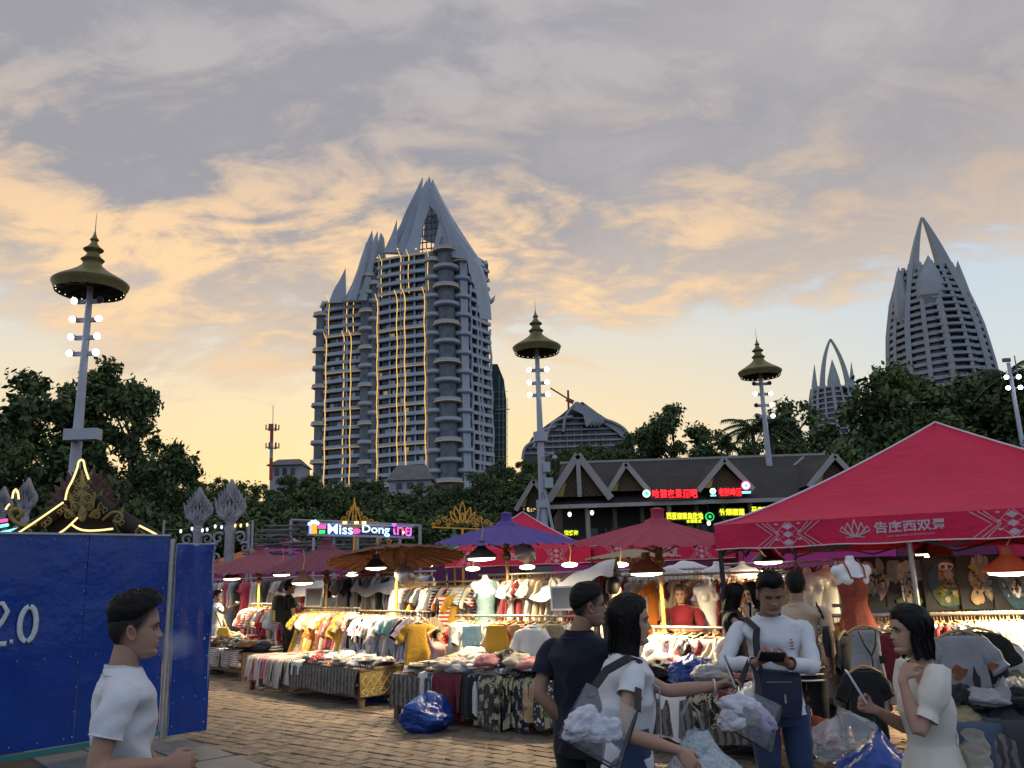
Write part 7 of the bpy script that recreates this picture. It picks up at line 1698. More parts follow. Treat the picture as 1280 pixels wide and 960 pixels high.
def ik(s, w, l1, l2, hint):
    d = w - s; L = min(np.linalg.norm(d), (l1 + l2)*.995); d = unit(d); a = (l1*l1 - l2*l2 + L*L)/(2*L); h = math.sqrt(max(0, l1*l1 - a*a)); hint = np.asarray(hint, float); hint = unit(hint - d*np.dot(hint, d))
    return s + d*a + hint*h, s + d*L
def hand(mb, w, d, n, side, curl=(.5, .5, .5, .5, .4), k=1.0, spread=.06):
    d = unit(d); n = unit(np.asarray(n) - d*np.dot(n, d)); l = unit(np.cross(d, n))*side
    loft(mb, [w - d*.01, w + d*.02*k, w + d*.05*k, w + d*.085*k, w + d*.10*k], [l*.024*k, l*.030*k, l*.038*k, l*.040*k, l*.034*k], [n*.017*k, n*.016*k, n*.015*k, n*.013*k, n*.010*k], 12, 2.4)
    for i, (lo, ln) in enumerate(((.030, .070), (.010, .080), (-.011, .075), (-.030, .058))):
        p = w + d*(.088 - .006*abs(i - 1))*k + l*lo*k; pts = [p - d*.015*k, p]; a = .12; dd = unit(d + l*spread*(1.2 - i*.8))
        for sg_, f in enumerate((.45, .32, .23)): a += curl[i]*(1.0, 1.1, .7)[sg_]; p = p + (dd*math.cos(a) + n*math.sin(a))*ln*f*k; pts.append(p)
        mb.tube(pts + [pts[-1] + unit(pts[-1] - pts[-2])*.004*k], [.0095*k, .0095*k, .0088*k, .0080*k, .0068*k, .003*k], n=8)
    p = w + d*.028*k + l*.022*k + n*.004*k; t = curl[4]; d0 = unit(d*.75 + l*.8 + n*.35); d1 = unit(d*.95 + l*(.35 - .4*t) + n*(.2 + .9*t)); d2 = unit(d*.95 + l*(.1 - .6*t) + n*(.2 + 1.1*t))
    mb.tube([p - d0*.012*k, p + d0*.035*k, p + d0*.035*k + d1*.030*k, p + d0*.035*k + d1*.030*k + d2*.024*k, p + d0*.035*k + d1*.030*k + d2*.029*k], [.013*k, .0125*k, .0105*k, .0085*k, .004*k], n=8)
# ---- head: a heightfield round a vertical axis; +y is forward
HZ = [-1.02, -1.0, -.93, -.8, -.68, -.56, -.47, -.35, -.2, .02, .14, .28, .5, .72, .88, .97, 1.0]
HF = [.030, .060, .080, .088, .084, .087, .088, .087, .084, .083, .090, .091, .088, .076, .056, .030, .004]
HB = [.012, .010, .002, -.022, -.046, -.062, -.072, -.082, -.092, -.099, -.101, -.102, -.098, -.084, -.062, -.034, -.004]
HW = [.014, .026, .038, .049, .055, .060, .063, .067, .071, .074, .075, .0755, .073, .063, .047, .026, .003]
def head_pt(th, zr, female=False, jaw=1.0):
    f, bk, w = (np.interp(zr, HZ, t) for t in (HF, HB, HW)); yc = (f + bk)/2; c, s = math.cos(th), math.sin(th); r = (f - bk)/2
    e = 2.0/2.35 if c > 0 else 1.0
    x = w*math.copysign(abs(s)**(.93), s)*(jaw if zr < -.4 else 1); y = yc + r*math.copysign(abs(c)**e, c)
    if c > 0:
        g = lambda cx, cz, sx, sz, a: a*math.exp(-((x - cx)/sx)**2 - ((zr - cz)/sz)**2)
        if zr < .12: t = np.interp(zr, [-.40, -.34, -.27, -.12, .04, .12], [0, .010, .0235, .015, .006, 0]); wd = np.interp(zr, [-.4, -.28, -.1, .1], [.017, .0155, .0105, .009]); y += t*math.exp(-(x/wd)**2)
        y += g(0, -.475, .021, .055, .0075) + g(0, -.585, .019, .06, .0075) - g(0, -.53, .024, .018, .004) - g(0, -.69, .03, .05, .004) + g(0, -.86, .02, .1, .006)
        for sg in (-1, 1): y += -g(sg*.031, .015, .015, .085, .011) + g(sg*.031, .0, .010, .04, .006) + g(sg*.046, -.17, .018, .14, .004) + g(sg*.03, .13, .022, .05, .002) + g(sg*.012, -.31, .006, .05, .005)
    return x, y
HH = .1165
def make_head(Mx, base, lip, hairtint=None, female=False, nth=56, nz=64, k=1.0, jaw=1.0):
    """returns MB and colours; Mx: 3x3 columns (right, forward, up) and centre"""
    R_, c0 = Mx; mb = MB(); V_ = []; col = []
    zs = np.sin(np.linspace(-PI/2, PI/2, nz))*.5 + np.linspace(-1, 1, nz)*.5
    ths = [2*PI*i/nth for i in range(nth)]; ths = [t - .45*math.sin(t) for t in ths]
    for zr in zs:
        for t in ths:
            x, y = head_pt(t, zr, female, jaw); V_.append((x*k, y*k, zr*HH*k)); c = np.array(base, float)
            if y > .05:
                l = math.exp(-(x/.024)**4)*(math.exp(-((zr + .475)/.045)**4) + math.exp(-((zr + .575)/.05)**4)); c = c*(1 - min(1, l)*.75) + np.array(lip)*min(1, l)*.75
                for sg in (-1, 1): q = math.exp(-((x - sg*.031)/.019)**2 - ((zr - .01)/.08)**2); c *= 1 - .30*q; q = math.exp(-((x - sg*.045)/.022)**2 - ((zr + .22)/.16)**2); c = c*(1 - .12*q) + np.array([base[0]*1.15, base[1]*.72, base[2]*.68])*.12*q
                q = math.exp(-((abs(x) - .008)/.005)**2 - ((zr + .345)/.025)**2); c *= 1 - .6*q
            if hairtint is not None and hair_mask(t, zr) > -.25: q = np.clip((hair_mask(t, zr) + .25)/.35, 0, 1); c = c*(1 - q) + np.array(hairtint)*q
            col.append(c)
    fs = [(j*nth+i, j*nth+(i+1) % nth, (j+1)*nth+(i+1) % nth, (j+1)*nth+i) for j in range(nz-1) for i in range(nth)]
    mb.add(np.array(V_) @ R_.T + c0, fs)
    for sg in (-1, 1):     # ears
        e = MB(); b0 = len(V_)
        def fe(u, v):
            a = 2*PI*u; r = [1.0, 1.02, .88, .62, .35, .05][round(v*5)]; o = [0, .011, .016, .010, .004, .003][round(v*5)]
            sy = .018 if math.sin(a) > 0 else .015*(1 - .2*abs(math.cos(a))); return V(sg*(.071 + o), -.012 + .017*r*math.cos(a) - .006*math.sin(a), (-.10)*HH + .031*r*math.sin(a))*k
        e.grid(fe, 18, 6, wrap=True); mb.add(e.v[0] @ R_.T + c0, e.f); col += [np.array(base)*V(1.05, .9, .88)]*len(e.v[0])
    return mb, np.array(col)
def hair_mask(t, zr, line=None):
    """>0 inside the hair"""
    a = abs((t + PI) % (2*PI) - PI); ln = np.interp(a, [0, .55, .95, 1.25, 1.5, 1.62, 1.95, 2.4, PI], [.60, .62, .52, .22, -.10, .22, -.15, -.48, -.56] if line is None else line); return (zr - ln)
def short_hair(Mx, m, parent, top=.032, side=.009, front=.0, k=1.0, line=None, seed=0, fade=0.0, name='hair', tufts=900):
    R_, c0 = Mx; nth, nz = 72, 56; mb = MB(); V_ = []; msk = []
    for j in range(nz):
        zr = -.62 + 1.62*math.sin(PI/2*j/(nz-1))
        for i in range(nth):
            t = 2*PI*i/nth; x, y = head_pt(t, min(zr, .995)); q = hair_mask(t, zr, line); e = min(1, max(0, q/.16)) if fade == 0 else min(1, max(0, (zr - fade)/.30)); up = np.clip((zr - .25)/.5, 0, 1)
            th = (side*(1 - up) + top*up)*e*(1 + .30*ns((math.cos(t)*6 + seed, math.sin(t)*6, zr*9))); p = V(x, y, zr*HH); nn = unit(V(x, y*.9, max(0, zr)*.10 + (.12*up))); p = p + nn*(th - .002*(q <= 0))
            if front and math.cos(t) > .2 and up > .3: p = p + V(0, front*up*math.cos(t), front*.25)
            V_.append(p*k); msk.append(q > -.04 and (fade == 0 or zr > fade - .12))
    fs = [(j*nth+i, j*nth+(i+1) % nth, (j+1)*nth+(i+1) % nth, (j+1)*nth+i) for j in range(nz-1) for i in range(nth) if msk[j*nth+i] and msk[j*nth+(i+1) % nth] and msk[(j+1)*nth+i]]
    mb.add(np.array(V_) @ R_.T + c0, fs)
    r = random.Random(seed)      # loose tufts break the outline
    for _ in range(tufts):
        t = r.uniform(0, 2*PI); zr = r.uniform(.1 if fade == 0 else fade, .98)
        if hair_mask(t, zr, line) < .05: continue
        j = int(np.argmin([abs(-.62 + 1.62*math.sin(PI/2*q/(nz-1)) - zr) for q in range(nz)])); p = V_[j*nth + int(t/(2*PI)*nth) % nth]; nn = unit(V(p[0], p[1], max(.02, p[2])*.8) + V(r.uniform(-.03, .03), r.uniform(-.02, .05), .01)); L = r.uniform(.004, .012)*(1 if zr > .45 else .5); sd_ = unit(np.cross(nn, (r.random(), r.random(), .4)))*.0009
        mb.add(np.array([p - sd_ - nn*.004, p + sd_ - nn*.004, p + nn*L + V(0, .004, 0)]) @ R_.T + c0, [(0, 1, 2)])
    return mb.build(name, m, parent, smooth=True)
def long_hair(Mx, m, parent, length=.42, k=1.0, seed=0, part=.0, fringe=True, spread=1.0, fwd=.35):
    R_, c0 = Mx; r = random.Random(seed); short_hair(Mx, m, parent, .024, .017, 0, k, [.50 if fringe else .66, .52, .30, -.05, -.3, -.5, -.55, -.6, -.6], seed, name='hair_crown', tufts=0); mb = MB()
    def pt(u, v, lift=0.0):
        ph = -PI*(1 - fwd) + 2*PI*(1 - fwd)*u; a = PI + ph; z0 = .62*HH; z = z0 - v*(z0 + HH + length*(1 + .16*ns((math.cos(a)*4 + seed, math.sin(a)*4, 2)) + .06*math.sin(u*60)) - HH*1.2); zr = z/HH
        x, y = head_pt(a, max(-.25, min(.95, zr))); o = .016 + lift + .011*ns((math.cos(a)*11 + seed, math.sin(a)*11, zr*.5)) + .004*ns((math.cos(a)*26, math.sin(a)*26, zr*.5)); nn = unit(V(x, y, 0)); dn = max(0, (-.25 - zr)*HH)
        fall = 1 - min(.30, dn*.9)*(.5 + .5*spread*0) + .10*dn*spread; wv = .010*math.sin(z*38 + seed + 3*math.cos(a))*min(1, dn*6)
        return V(x*fall + nn[0]*(o + wv), y*fall + nn[1]*(o + wv) - dn*.10, z)*k
    mb.grid(lambda u, v: pt(u, v), 56, 30)
    for _ in range(900):
        u = r.random(); v0 = r.uniform(0, .55); v1 = min(1.06, v0 + r.uniform(.3, .6)); lf = r.uniform(.001, .007); du = r.uniform(-.02, .02); w = .0022*k; P = []
        for t in np.linspace(0, 1, 7): p = pt(min(1, max(0, u + du*t)), v0 + (v1 - v0)*t, lf*math.sin(PI*min(1, t + .15))); P += [p + V(-p[1], p[0], 0)/(np.linalg.norm(p[:2]) + .01)*w*(1 - .8*t), p - V(-p[1], p[0], 0)/(np.linalg.norm(p[:2]) + .01)*w*(1 - .8*t)]
        mb.add(P, [(2*i, 2*i+1, 2*i+3, 2*i+2) for i in range(6)])
    for v in mb.v: v[:] = v @ R_.T + c0
    return mb.build('hair', m, parent, smooth=True)
SK = {'light': (.44, .27, .19), 'tan': (.33, .19, .125), 'mid': (.38, .225, .155)}
class Person:
    def __init__(S, x, y, H, face, label, skin='mid', near=False, female=False, lean=0.0, hip_z=None, group=None, head_face=None, head_pitch=0.0, neck_fwd=.015, hx=0.0, hy=0.0, wide=1.0):
        S.H = H; S.f = unit(V(face[0], face[1], 0)); S.r = V(S.f[1], -S.f[0], 0); S.O = V(x, y, 0); S.near = near; S.fem = female; h = H; f, r = S.f, S.r; S.skin = SK[skin]; S.k = H/1.70; S.lean = lean
        up = unit(V(0, 0, 1) + f*lean)
        S.T = thing('person', S.O, label, 'person', group)
        S.pel = S.O + V(0, 0, .53*h); S.waist = S.O + V(0, 0, .62*h) + f*.0; b = S.waist; S.chest = b + up*(.135*h); S.nb = b + up*(.226*h) - f*.012; sw = (.106 if female else .118)*h*wide
        S.sh = {s: b + up*(.190*h) + r*sw*(1 if s == 'R' else -1) - f*.012 for s in 'RL'}; S.up = up; S.sw = sw
        hw = (.055)*h; S.hip = {s: S.O + V(0, 0, .50*h) + r*hw*(1 if s == 'R' else -1) for s in 'RL'}; S.kn = {s: S.O + V(0, 0, .28*h) + r*hw*(1.05 if s == 'R' else -1.05) + f*.02 for s in 'RL'}; S.an = {s: S.O + V(0, 0, .045*h) + r*hw*(1.1 if s == 'R' else -1.1) - f*.01 for s in 'RL'}
        hf = S.f if head_face is None else unit(V(head_face[0], head_face[1], 0)); hr = V(hf[1], -hf[0], 0); cp, sp = math.cos(head_pitch), math.sin(head_pitch); fw = hf*cp + V(0, 0, 1)*sp; hu = V(0, 0, 1)*cp - hf*sp
        S.hk = h/1.70*(1.02 if not female else .98); S.hc = S.nb + up*.036*S.k + hu*(HH*1.02)*S.hk + hf*neck_fwd + S.r*hx + S.f*hy; S.HM = (np.stack([hr, fw, hu], 1), S.hc); S.hd = (hr, fw, hu); S.arm = {}; S.hands = {}
    def arm_to(S, s, w, hint, hd=None, hn=None, curl=(.45,)*5, shoulder=None):
        if shoulder is not None: S.sh[s] = np.asarray(shoulder, float)
        e, w = ik(S.sh[s], np.asarray(w, float), .172*S.H, .150*S.H, hint); S.arm[s] = (e, w); fd = unit(w - e); S.hands[s] = (fd if hd is None else unit(hd), (S.r*(-1 if s == 'R' else 1) if hn is None else np.asarray(hn, float)), curl)
    def down(S, s, fwd=.05, out=.03, bend=.12): sg = 1 if s == 'R' else -1; S.arm_to(s, S.sh[s] + V(0, 0, -.30*S.H) + S.r*sg*out + S.f*(fwd + bend), -S.f*1.0 + S.r*sg*.3)
    def body(S, vox=None, hairtint=None, jaw=1.0, closed=False):
        m = MB(); k = S.k; f, r, up = S.f, S.r, S.up
        for s in 'RL':
            if s not in S.arm: S.down(s)
            e, w = S.arm[s]; g = .90 if S.fem else 1.05
            limb(m, [S.sh[s] - V(0, 0, .022*k) - r*(.014 if s == 'R' else -.014)*k, lerp(S.sh[s], e, .45), e, lerp(e, w, .35), w], [.042*k*g, .043*k*g, .037*k*g, .039*k*g, .026*k*g])
            d, n, c = S.hands[s]; hand(m, w, d, n, 1 if s == 'R' else -1, c, k*(.93 if S.fem else 1.02))
            limb(m, [S.hip[s], lerp(S.hip[s], S.kn[s], .4), S.kn[s], lerp(S.kn[s], S.an[s], .35), S.an[s]], [.076*k, .072*k, .052*k, .053*k, .036*k])
        Cc = [S.pel - up*.06*k, S.pel, S.waist, S.chest, lerp(S.chest, S.nb, .55), S.nb]; A_ = [.13, .14, .112, .130, .120, .060]; D_ = [.085, .09, .080, .095, .065, .054]
        loft(m, Cc, [r*a*k for a in A_], [f*a*k for a in D_], 20, 2.3)
        hr, fw, hu = S.hd; nk = (.047 if S.fem else .056)*k
        limb(m, [S.nb - up*.03, S.nb + up*.02*k, S.hc - hu*.055*k - fw*.018, S.hc - hu*.01 - fw*.02], [nk*1.35, nk*1.02, nk, nk*1.0], ref=f)
        v, fs = remesh(m, vox or (.0058 if S.near else .012), 4 if S.near else 3)
        hm, hc = make_head(S.HM, S.skin, (S.skin[0]*.85, S.skin[1]*.42, S.skin[2]*.42), hairtint, S.fem, *((64, 80) if S.near else (36, 40)), k=S.hk, jaw=jaw)
        o = MB(); o.add(v, fs); nb_ = o.n
        for vv, in zip(hm.v): o.v.append(vv)
        o.f += [[i + nb_ for i in q] for q in hm.f]; o.m += [0]*len(hm.f); o.n += hm.n
        ob = o.build('body', 'skin', S.T, smooth=True); at_ = ob.data.color_attributes.new('col', 'FLOAT_COLOR', 'POINT')
        cc = np.ones((o.n, 4)); cc[:nb_, :3] = S.skin; cc[nb_:, :3] = hc
        for s in 'RL':       # knuckles and fingertips slightly redder
            d = np.linalg.norm(v - S.arm[s][1], axis=1); cc[:nb_][d < .2*k, 1:3] *= .93
        at_.data.foreach_set('color', cc.ravel()); S.ob = ob
        hr, fw, hu = S.hd; P = lambda x, y, z: S.hc + (hr*x + fw*y + hu*z)*S.hk
        for sg in (-1, 1):
            if not closed: q = MB(); q.ball(P(sg*.031, .0735, .0), (.0105*S.hk, .0105*S.hk, .0078*S.hk), 12, 10); e = q.build('eye', 'eye_white', S.T, smooth=True); q = MB(); q.ball(P(sg*.031, .0805, .0), (.0058*S.hk, .005*S.hk, .0062*S.hk), 10, 8); q.build('iris', 'eye_dark', e, smooth=True)
            q = MB(); q.tube([P(sg*.013, .0905, .0175), P(sg*.028, .0925, .0215), P(sg*.045, .0835, .0185), P(sg*.052, .077, .015)], [.0022, .0034, .0026, .0008], n=6); q.build('eyebrow', 'hair_black', S.T)
            q = MB(); q.tube([P(sg*(.031 + .017*math.cos(a)), .0845 - .012*abs(math.cos(a))**1.5, -.001 + .0070*math.sin(a)) for a in np.linspace(PI, 0, 9)], .0020*S.hk, n=5); q.build('eyelid', 'hair_black', S.T)
        return ob
    def shirt(S, m, sleeve=.55, hem=-.10, w=1.0, name='shirt', fold=1.0, neck=.072, cuff=.012, tight=1.0, scoop=.03, seed=0, belly=0.0):
        b = MB(); k = S.k; f, r, up = S.f, S.r, S.up; hp = S.waist + V(0, 0, hem*S.H - .0)
        sw = S.sw
        C_ = [hp, lerp(hp, S.waist, .5), S.waist, lerp(S.waist, S.chest, .5), S.chest, lerp(S.chest, S.nb, .45), lerp(S.chest, S.nb, .66), lerp(S.chest, S.nb, .83), S.nb + up*.004, S.nb + up*.018]
        hwid = [.165*k*w, .160*k*w, .148*k*w*tight, .152*k*w, .160*k*w, sw + .022*k, sw + .006*k, sw*.76, neck*1.12*k, neck*k*.98]
        dep = [.125*k*w, .122*k*w, .112*k*w*tight, .122*k*w, .128*k*w, .110*k, .095*k, .080*k, neck*.98*k, neck*.90*k]; t0 = np.linspace(0, 1, 10); tt = np.linspace(0, 1, 72 if S.near else 40)
        ip = lambda arr: np.stack([np.interp(tt, t0, np.array(arr)[:, i]) for i in range(3)], 1); Ci = ip(C_); Wi, Di = np.interp(tt, t0, hwid), np.interp(tt, t0, dep)
        for _ in range(3): Wi[1:-1] = Wi[1:-1]*.5 + (Wi[:-2] + Wi[2:])*.25; Di[1:-1] = Di[1:-1]*.5 + (Di[:-2] + Di[2:])*.25; Ci[1:-1] = Ci[1:-1]*.5 + (Ci[:-2] + Ci[2:])*.25
        def disp(P, c, t, an):
            o = P - c; n = o/(np.linalg.norm(o, axis=1)[:, None] + 1e-9); a = np.array([.016*ns((p[0]*6 + seed, p[1]*6, p[2]*3.0)) + .020*(1 - 2*abs(ns((p[0]*5 + p[2]*4 + seed, p[1]*5, p[2]*6 - p[0]*3)))) + .006*math.sin(9*ns((p[0]*4 + seed, p[1]*4, p[2]*3.0)) + p[2]*22) - .010 for p in P])*fold*(1 if t < .82 else .25); Q = P + n*a[:, None]
            if t > .86: Q = Q - up*np.clip((o @ f), 0, 1)[:, None]*scoop*9*((t - .86)/.14)
            if belly: Q = Q + f*np.clip(o @ f, 0, 1)[:, None]*belly*math.exp(-((t - .2)/.2)**2)*8
            return Q
        NS = 72 if S.near else 36; loft(b, Ci, [r*a for a in Wi], [f*a for a in Di], NS, 2.35, False, disp); R0, R1 = b.v[0][:NS], b.v[0][-NS:]
        b.tube(list(R1) + [R1[0]], .0045*k, n=6, cap=False); b.tube(list(R0) + [R0[0]], .003*k, n=5, cap=False)
        for s in 'RL':
            e, w_ = S.arm[s]; sg = 1 if s == 'R' else -1; s0 = S.sh[s]
            full = [s0 - r*sg*.075*k + V(0, 0, -.03*k), s0 + r*sg*.004 + V(0, 0, -.016*k), lerp(s0, e, .5), e, lerp(e, w_, .5), w_]; ds = np.concatenate([[0], np.cumsum([np.linalg.norm(full[i+1] - full[i]) for i in range(5)])]); Lu = ds[3]; end = ds[1] + (Lu - ds[1])*min(sleeve, 1.0)/1.0 if sleeve <= 1 else ds[3] + (ds[5] - ds[3])*(sleeve - 1)
            n = 16 if sleeve <= 1 else 30; dd = np.linspace(0, end, n); P = np.stack([np.interp(dd, ds, np.array(full)[:, i]) for i in range(3)], 1)
            for _ in range(2): P[1:-1] = P[1:-1]*.5 + (P[:-2] + P[2:])*.25
            r0, r1 = (.062 if sleeve <= 1 else .056)*k*(.92 if S.fem else 1), ((.053 if sleeve <= 1 else .032) + cuff)*k*(.92 if S.fem else 1); tq = .3 if sleeve <= 1 else .13; rs = [np.interp(q/end, [0, tq*.6, tq, .55, 1], [r0*.72, r0*.95, r0, (r0 + r1)/2, r1]) for q in dd]
            c = MB(); c.tube(P, rs, n=22, cap=False, ref=f); vv = c.v[0]; own = np.repeat(P, 22, axis=0)
            for i in range(len(vv)):
                o = vv[i] - own[i]; t = (i//22)/(n - 1); vv[i] = own[i] + o*(1 + fold*(.20*ns((vv[i][0]*9 + seed, vv[i][1]*9, vv[i][2]*9 + 3)) + (.07*math.sin(t*30 + 2*math.sin(i % 22*.28 + seed)) if .3 < t < .97 and sleeve > 1 else .05*math.sin(t*15 + i % 22*.5 + 3*ns(vv[i], 6)))))
            b.add(vv, c.f); b.tube(list(vv[-22:]) + [vv[-22]], .0035*k, n=5, cap=False)
        return b.build(name, m, S.T, smooth=50)
    def trousers(S, m, end=.97, w=1.0, name='trousers', top=.02):
        b = MB(); k = S.k; f, r = S.f, S.r
        loft(b, [S.hip['R']*.5 + S.hip['L']*.5 - V(0, 0, .07*k), S.pel - V(0, 0, .03*k), S.pel + V(0, 0, .06*k), S.waist + V(0, 0, top)], [r*.165*k*w, r*.172*k*w, r*.158*k*w, r*.142*k*w], [f*.115*k*w, f*.122*k*w, f*.110*k*w, f*.100*k*w], 30, 2.3, False)
        for s in 'RL':
            full = [S.hip[s] + V(0, 0, .04*k), S.kn[s], S.an[s]]; q = [0, .5, 1.0]; n = 22; tt = np.linspace(0, end, n); P = np.stack([np.interp(tt, q, np.array(full)[:, i]) for i in range(3)], 1)
            c = MB(); c.tube(P, [np.interp(t, [0, .25, .5, 1], [.098*k*w, .088*k*w, .070*k*w, .062*k*w]) for t in tt], n=20, cap=False, ref=f); vv = c.v[0]; own = np.repeat(P, 20, axis=0)
            for i in range(len(vv)): vv[i] = own[i] + (vv[i] - own[i])*(1 + .09*ns(vv[i], 9) + .03*math.sin(vv[i][2]*45 + i % 20*.4))
            b.add(vv, c.f)
        return b.build(name, m, S.T, smooth=60)
    def shoes(S, m='shoe'):
        for s in 'RL':
            b = MB(); a = S.an[s]*V(1, 1, 0); k = S.k
            loft(b, [a - S.f*.07*k + V(0, 0, .035), a - S.f*.04*k + V(0, 0, .045), a + S.f*.03*k + V(0, 0, .045), a + S.f*.10*k + V(0, 0, .034), a + S.f*.17*k + V(0, 0, .026), a + S.f*.19*k + V(0, 0, .02)], [S.r*x*k for x in (.025, .036, .042, .047, .040, .02)], [V(0, 0, z) for z in (.033, .044, .044, .033, .025, .016)], 16, 2.6); b.build('shoe', m, S.T, smooth=50)
def box_thing(name, c, size, axes, m, label, cat, extra=None, bev=.12):
    T = thing(name, c, label, cat); b = MB(); ax = [unit(a) for a in axes]; w, d, h = np.asarray(size)/2
    loft(b, [np.asarray(c) - ax[2]*h, np.asarray(c) - ax[2]*h*.96, np.asarray(c) + ax[2]*h*.96, np.asarray(c) + ax[2]*h], [ax[0]*w*.97, ax[0]*w, ax[0]*w, ax[0]*w*.97], [ax[1]*d*.9, ax[1]*d, ax[1]*d, ax[1]*d*.9], 28, 8); b.build('shell', m, T, smooth=40)
    if extra: extra(T)
    return T
def phone(c, up, nrm, m, label):
    up, nrm = unit(up), unit(nrm); sd_ = unit(np.cross(up, nrm)); nrm = np.cross(sd_, up)
    def ex(T): b = MB(); b.box(np.asarray(c) + nrm*.0048, (.066, .138, .0012), axes=[sd_, up, nrm]); b.build('screen', 'phone_black', T); b = MB(); b.box(np.asarray(c) - nrm*.0052 + up*.05 + sd_*.018, (.026, .028, .003), axes=[sd_, up, nrm]); b.build('lens_block', 'phone_black', T)
    return box_thing('phone', c, (.072, .150, .0085), [sd_, up, nrm], m, label, 'phone', ex) if False else box_thing('phone', c, (.072, .0085, .150), [sd_, nrm, up], m, label, 'phone', ex)

# ---- 1: young man in profile by the hoarding
p = at(160, 850, 3.47); S = Person(p[0], 3.47, 1.645, (.9, .40), 'young man in white T-shirt with cropped black hair standing by the hoarding', 'mid', True, head_pitch=.02, neck_fwd=.035, lean=-.02, wide=.94)
S.arm_to('R', at(204, 956, 3.24), V(-.5, -.25, -1), unit(V(1, .15, .05)), V(-.1, .9, -.3), (.7, .75, .8, .85, .6)); S.down('L', .08)
S.body(hairtint=(.013, .010, .009)); short_hair(S.HM, 'hair_black', S.T, .040, .006, .014, S.hk, [.62, .62, .55, .45, .36, .36, .34, .30, .28], 3, fade=.26)
S.shirt('cl_white', .56, -.13, .93, 'T_shirt', 1.0, .078, .014, seed=1); S.trousers('cl_navy'); S.shoes()
# ---- 2: man in navy polo with glasses
p = at(729, 850, 4.85); S = Person(p[0], 4.85, 1.63, (.55, .84), 'man in dark navy polo shirt and glasses beside the woman with the tote', 'tan', True, head_face=(.97, .25), neck_fwd=.03, hx=.03)
S.arm_to('L', at(714, 908, 4.87), V(-1, -.35, -.2), unit(V(.6, .3, -.8)), V(.9, -.3, 0)); S.down('R', .1)
S.body(hairtint=(.03, .024, .02), jaw=1.05); short_hair(S.HM, 'hair_black', S.T, .020, .007, .004, S.hk, [.58, .60, .5, .4, .22, .25, .1, -.1, -.2], 5)
S.shirt('cl_navy', .62, -.15, 1.12, 'polo_shirt', 1.0, .080, .02, seed=4, belly=.02); S.trousers('cl_black', w=1.08); S.shoes()
hr, fw, hu = S.hd; P_ = lambda x, y, z: S.hc + (hr*x + fw*y + hu*z)*S.hk; q = MB()
for sg in (-1, 1): q.tube([P_(sg*.031 + .021*math.cos(a), .098, -.003 + .016*math.sin(a)) for a in np.linspace(0, 2*PI, 17)], .0014, n=5); q.tube([P_(sg*.052, .097, .004), P_(sg*.074, .06, .004), P_(sg*.079, -.005, .002), P_(sg*.078, -.02, -.008)], .0016, n=5)
q.tube([P_(-.010, .1, 0), P_(0, .104, .004), P_(.010, .1, 0)], .0014, n=5); q.build('glasses', 'black_plain', S.T); MAN2 = S
# ---- 3: woman with the clear tote, reaching out
p = at(779, 850, 4.0); S = Person(p[0], 4.0, 1.585, (.99, .12), 'woman with long black hair in white T-shirt reaching out with one arm', 'light', True, True, neck_fwd=.035, lean=.06, head_face=(.99, -.12))
S.arm_to('R', at(848, 938, 3.74), V(-.6, -.4, -.6), unit(V(.7, -.1, -.75)), V(-.2, .95, -.1), (.35, .4, .4, .45, .3)); S.arm_to('L', at(896, 857, 4.16), V(-.1, .2, -1), unit(V(1, .0, .25)), V(-.1, -.5, -.85), (.55, .7, .85, .95, .75))
S.body(); long_hair(S.HM, 'hair_black', S.T, .31, S.hk, 2, spread=.8, fwd=.36); S.shirt('cl_white', .36, -.08, .98, 'T_shirt', .9, .074, .012, tight=.95, seed=8); S.trousers('cl_jean', w=1.05, top=.05); S.shoes()
q = MB(); b0 = S.waist; q_ = [S.sh['R'] - S.r*.05 + S.up*.035 - S.f*.02, S.chest + S.r*.10 + S.f*.125, S.waist + S.r*.12 + S.f*.125]; q.tube(q_, .014, n=6, flat=.25, ref=S.f); q.build('dungaree_strap', 'cl_pale', S.T)
sh3 = S.sh['R']; W3 = S
phone(at(912, 838, 4.11), V(-.30, .1, 1), V(.9, -.3, .2), 'phone_white', 'white phone held out by the woman with long black hair')
b = MB(); e, w = S.arm['L']; d = unit(w - e); b.tube([w - d*.012 + (np.cross(d, (0, 0, 1))*math.cos(a) + V(0, 0, 1)*math.sin(a))*.029 for a in np.linspace(0, 2*PI, 17)], .004, n=6); b.build('bracelet', 'mannequin_white', S.T)
# ---- 4: man with phone facing us
p = at(970, 850, 5.5); S = Person(p[0], 5.5, 1.66, (-.08, -1), 'man in white long sleeved shirt looking down at his phone', 'tan', True, head_pitch=-.42, neck_fwd=.06, wide=1.03)
S.arm_to('R', at(944, 829, 5.2), V(-1, .3, -.9), unit(V(.85, -.25, .35)), V(.1, .55, .85), (.75, .8, .85, .9, .8)); S.arm_to('L', at(986, 830, 5.2), V(1, .3, -.9), unit(V(-.85, -.25, .35)), V(-.1, .55, .85), (.75, .8, .85, .9, .8))
S.body(hairtint=(.02, .016, .014), jaw=1.06, closed=True); short_hair(S.HM, 'hair_black', S.T, .028, .010, .006, S.hk, [.62, .66, .56, .4, .10, .25, .0, -.2, -.3], 9)
S.shirt('cl_white', 1.93, -.12, 1.0, 'long_sleeved_shirt', 1.0, .082, .010, seed=12, scoop=.04); S.trousers('cl_jean'); S.shoes(); MAN4 = S
phone(at(965, 821, 5.13), V(1, .05, -.08), V(0, .75, .65), 'phone_black', 'dark phone in the hands of the man in the white long sleeved shirt')
q = MB(); c = at(990, 806, 5.355)
for dz, w in ((.03, .010), (.012, .022), (-.006, .014), (-.024, .026)): q.box(c + V(0, 0, dz), (w, .004, .008))
q.build('chest_logo', 'ink_rust', S.T, kind='stuff')
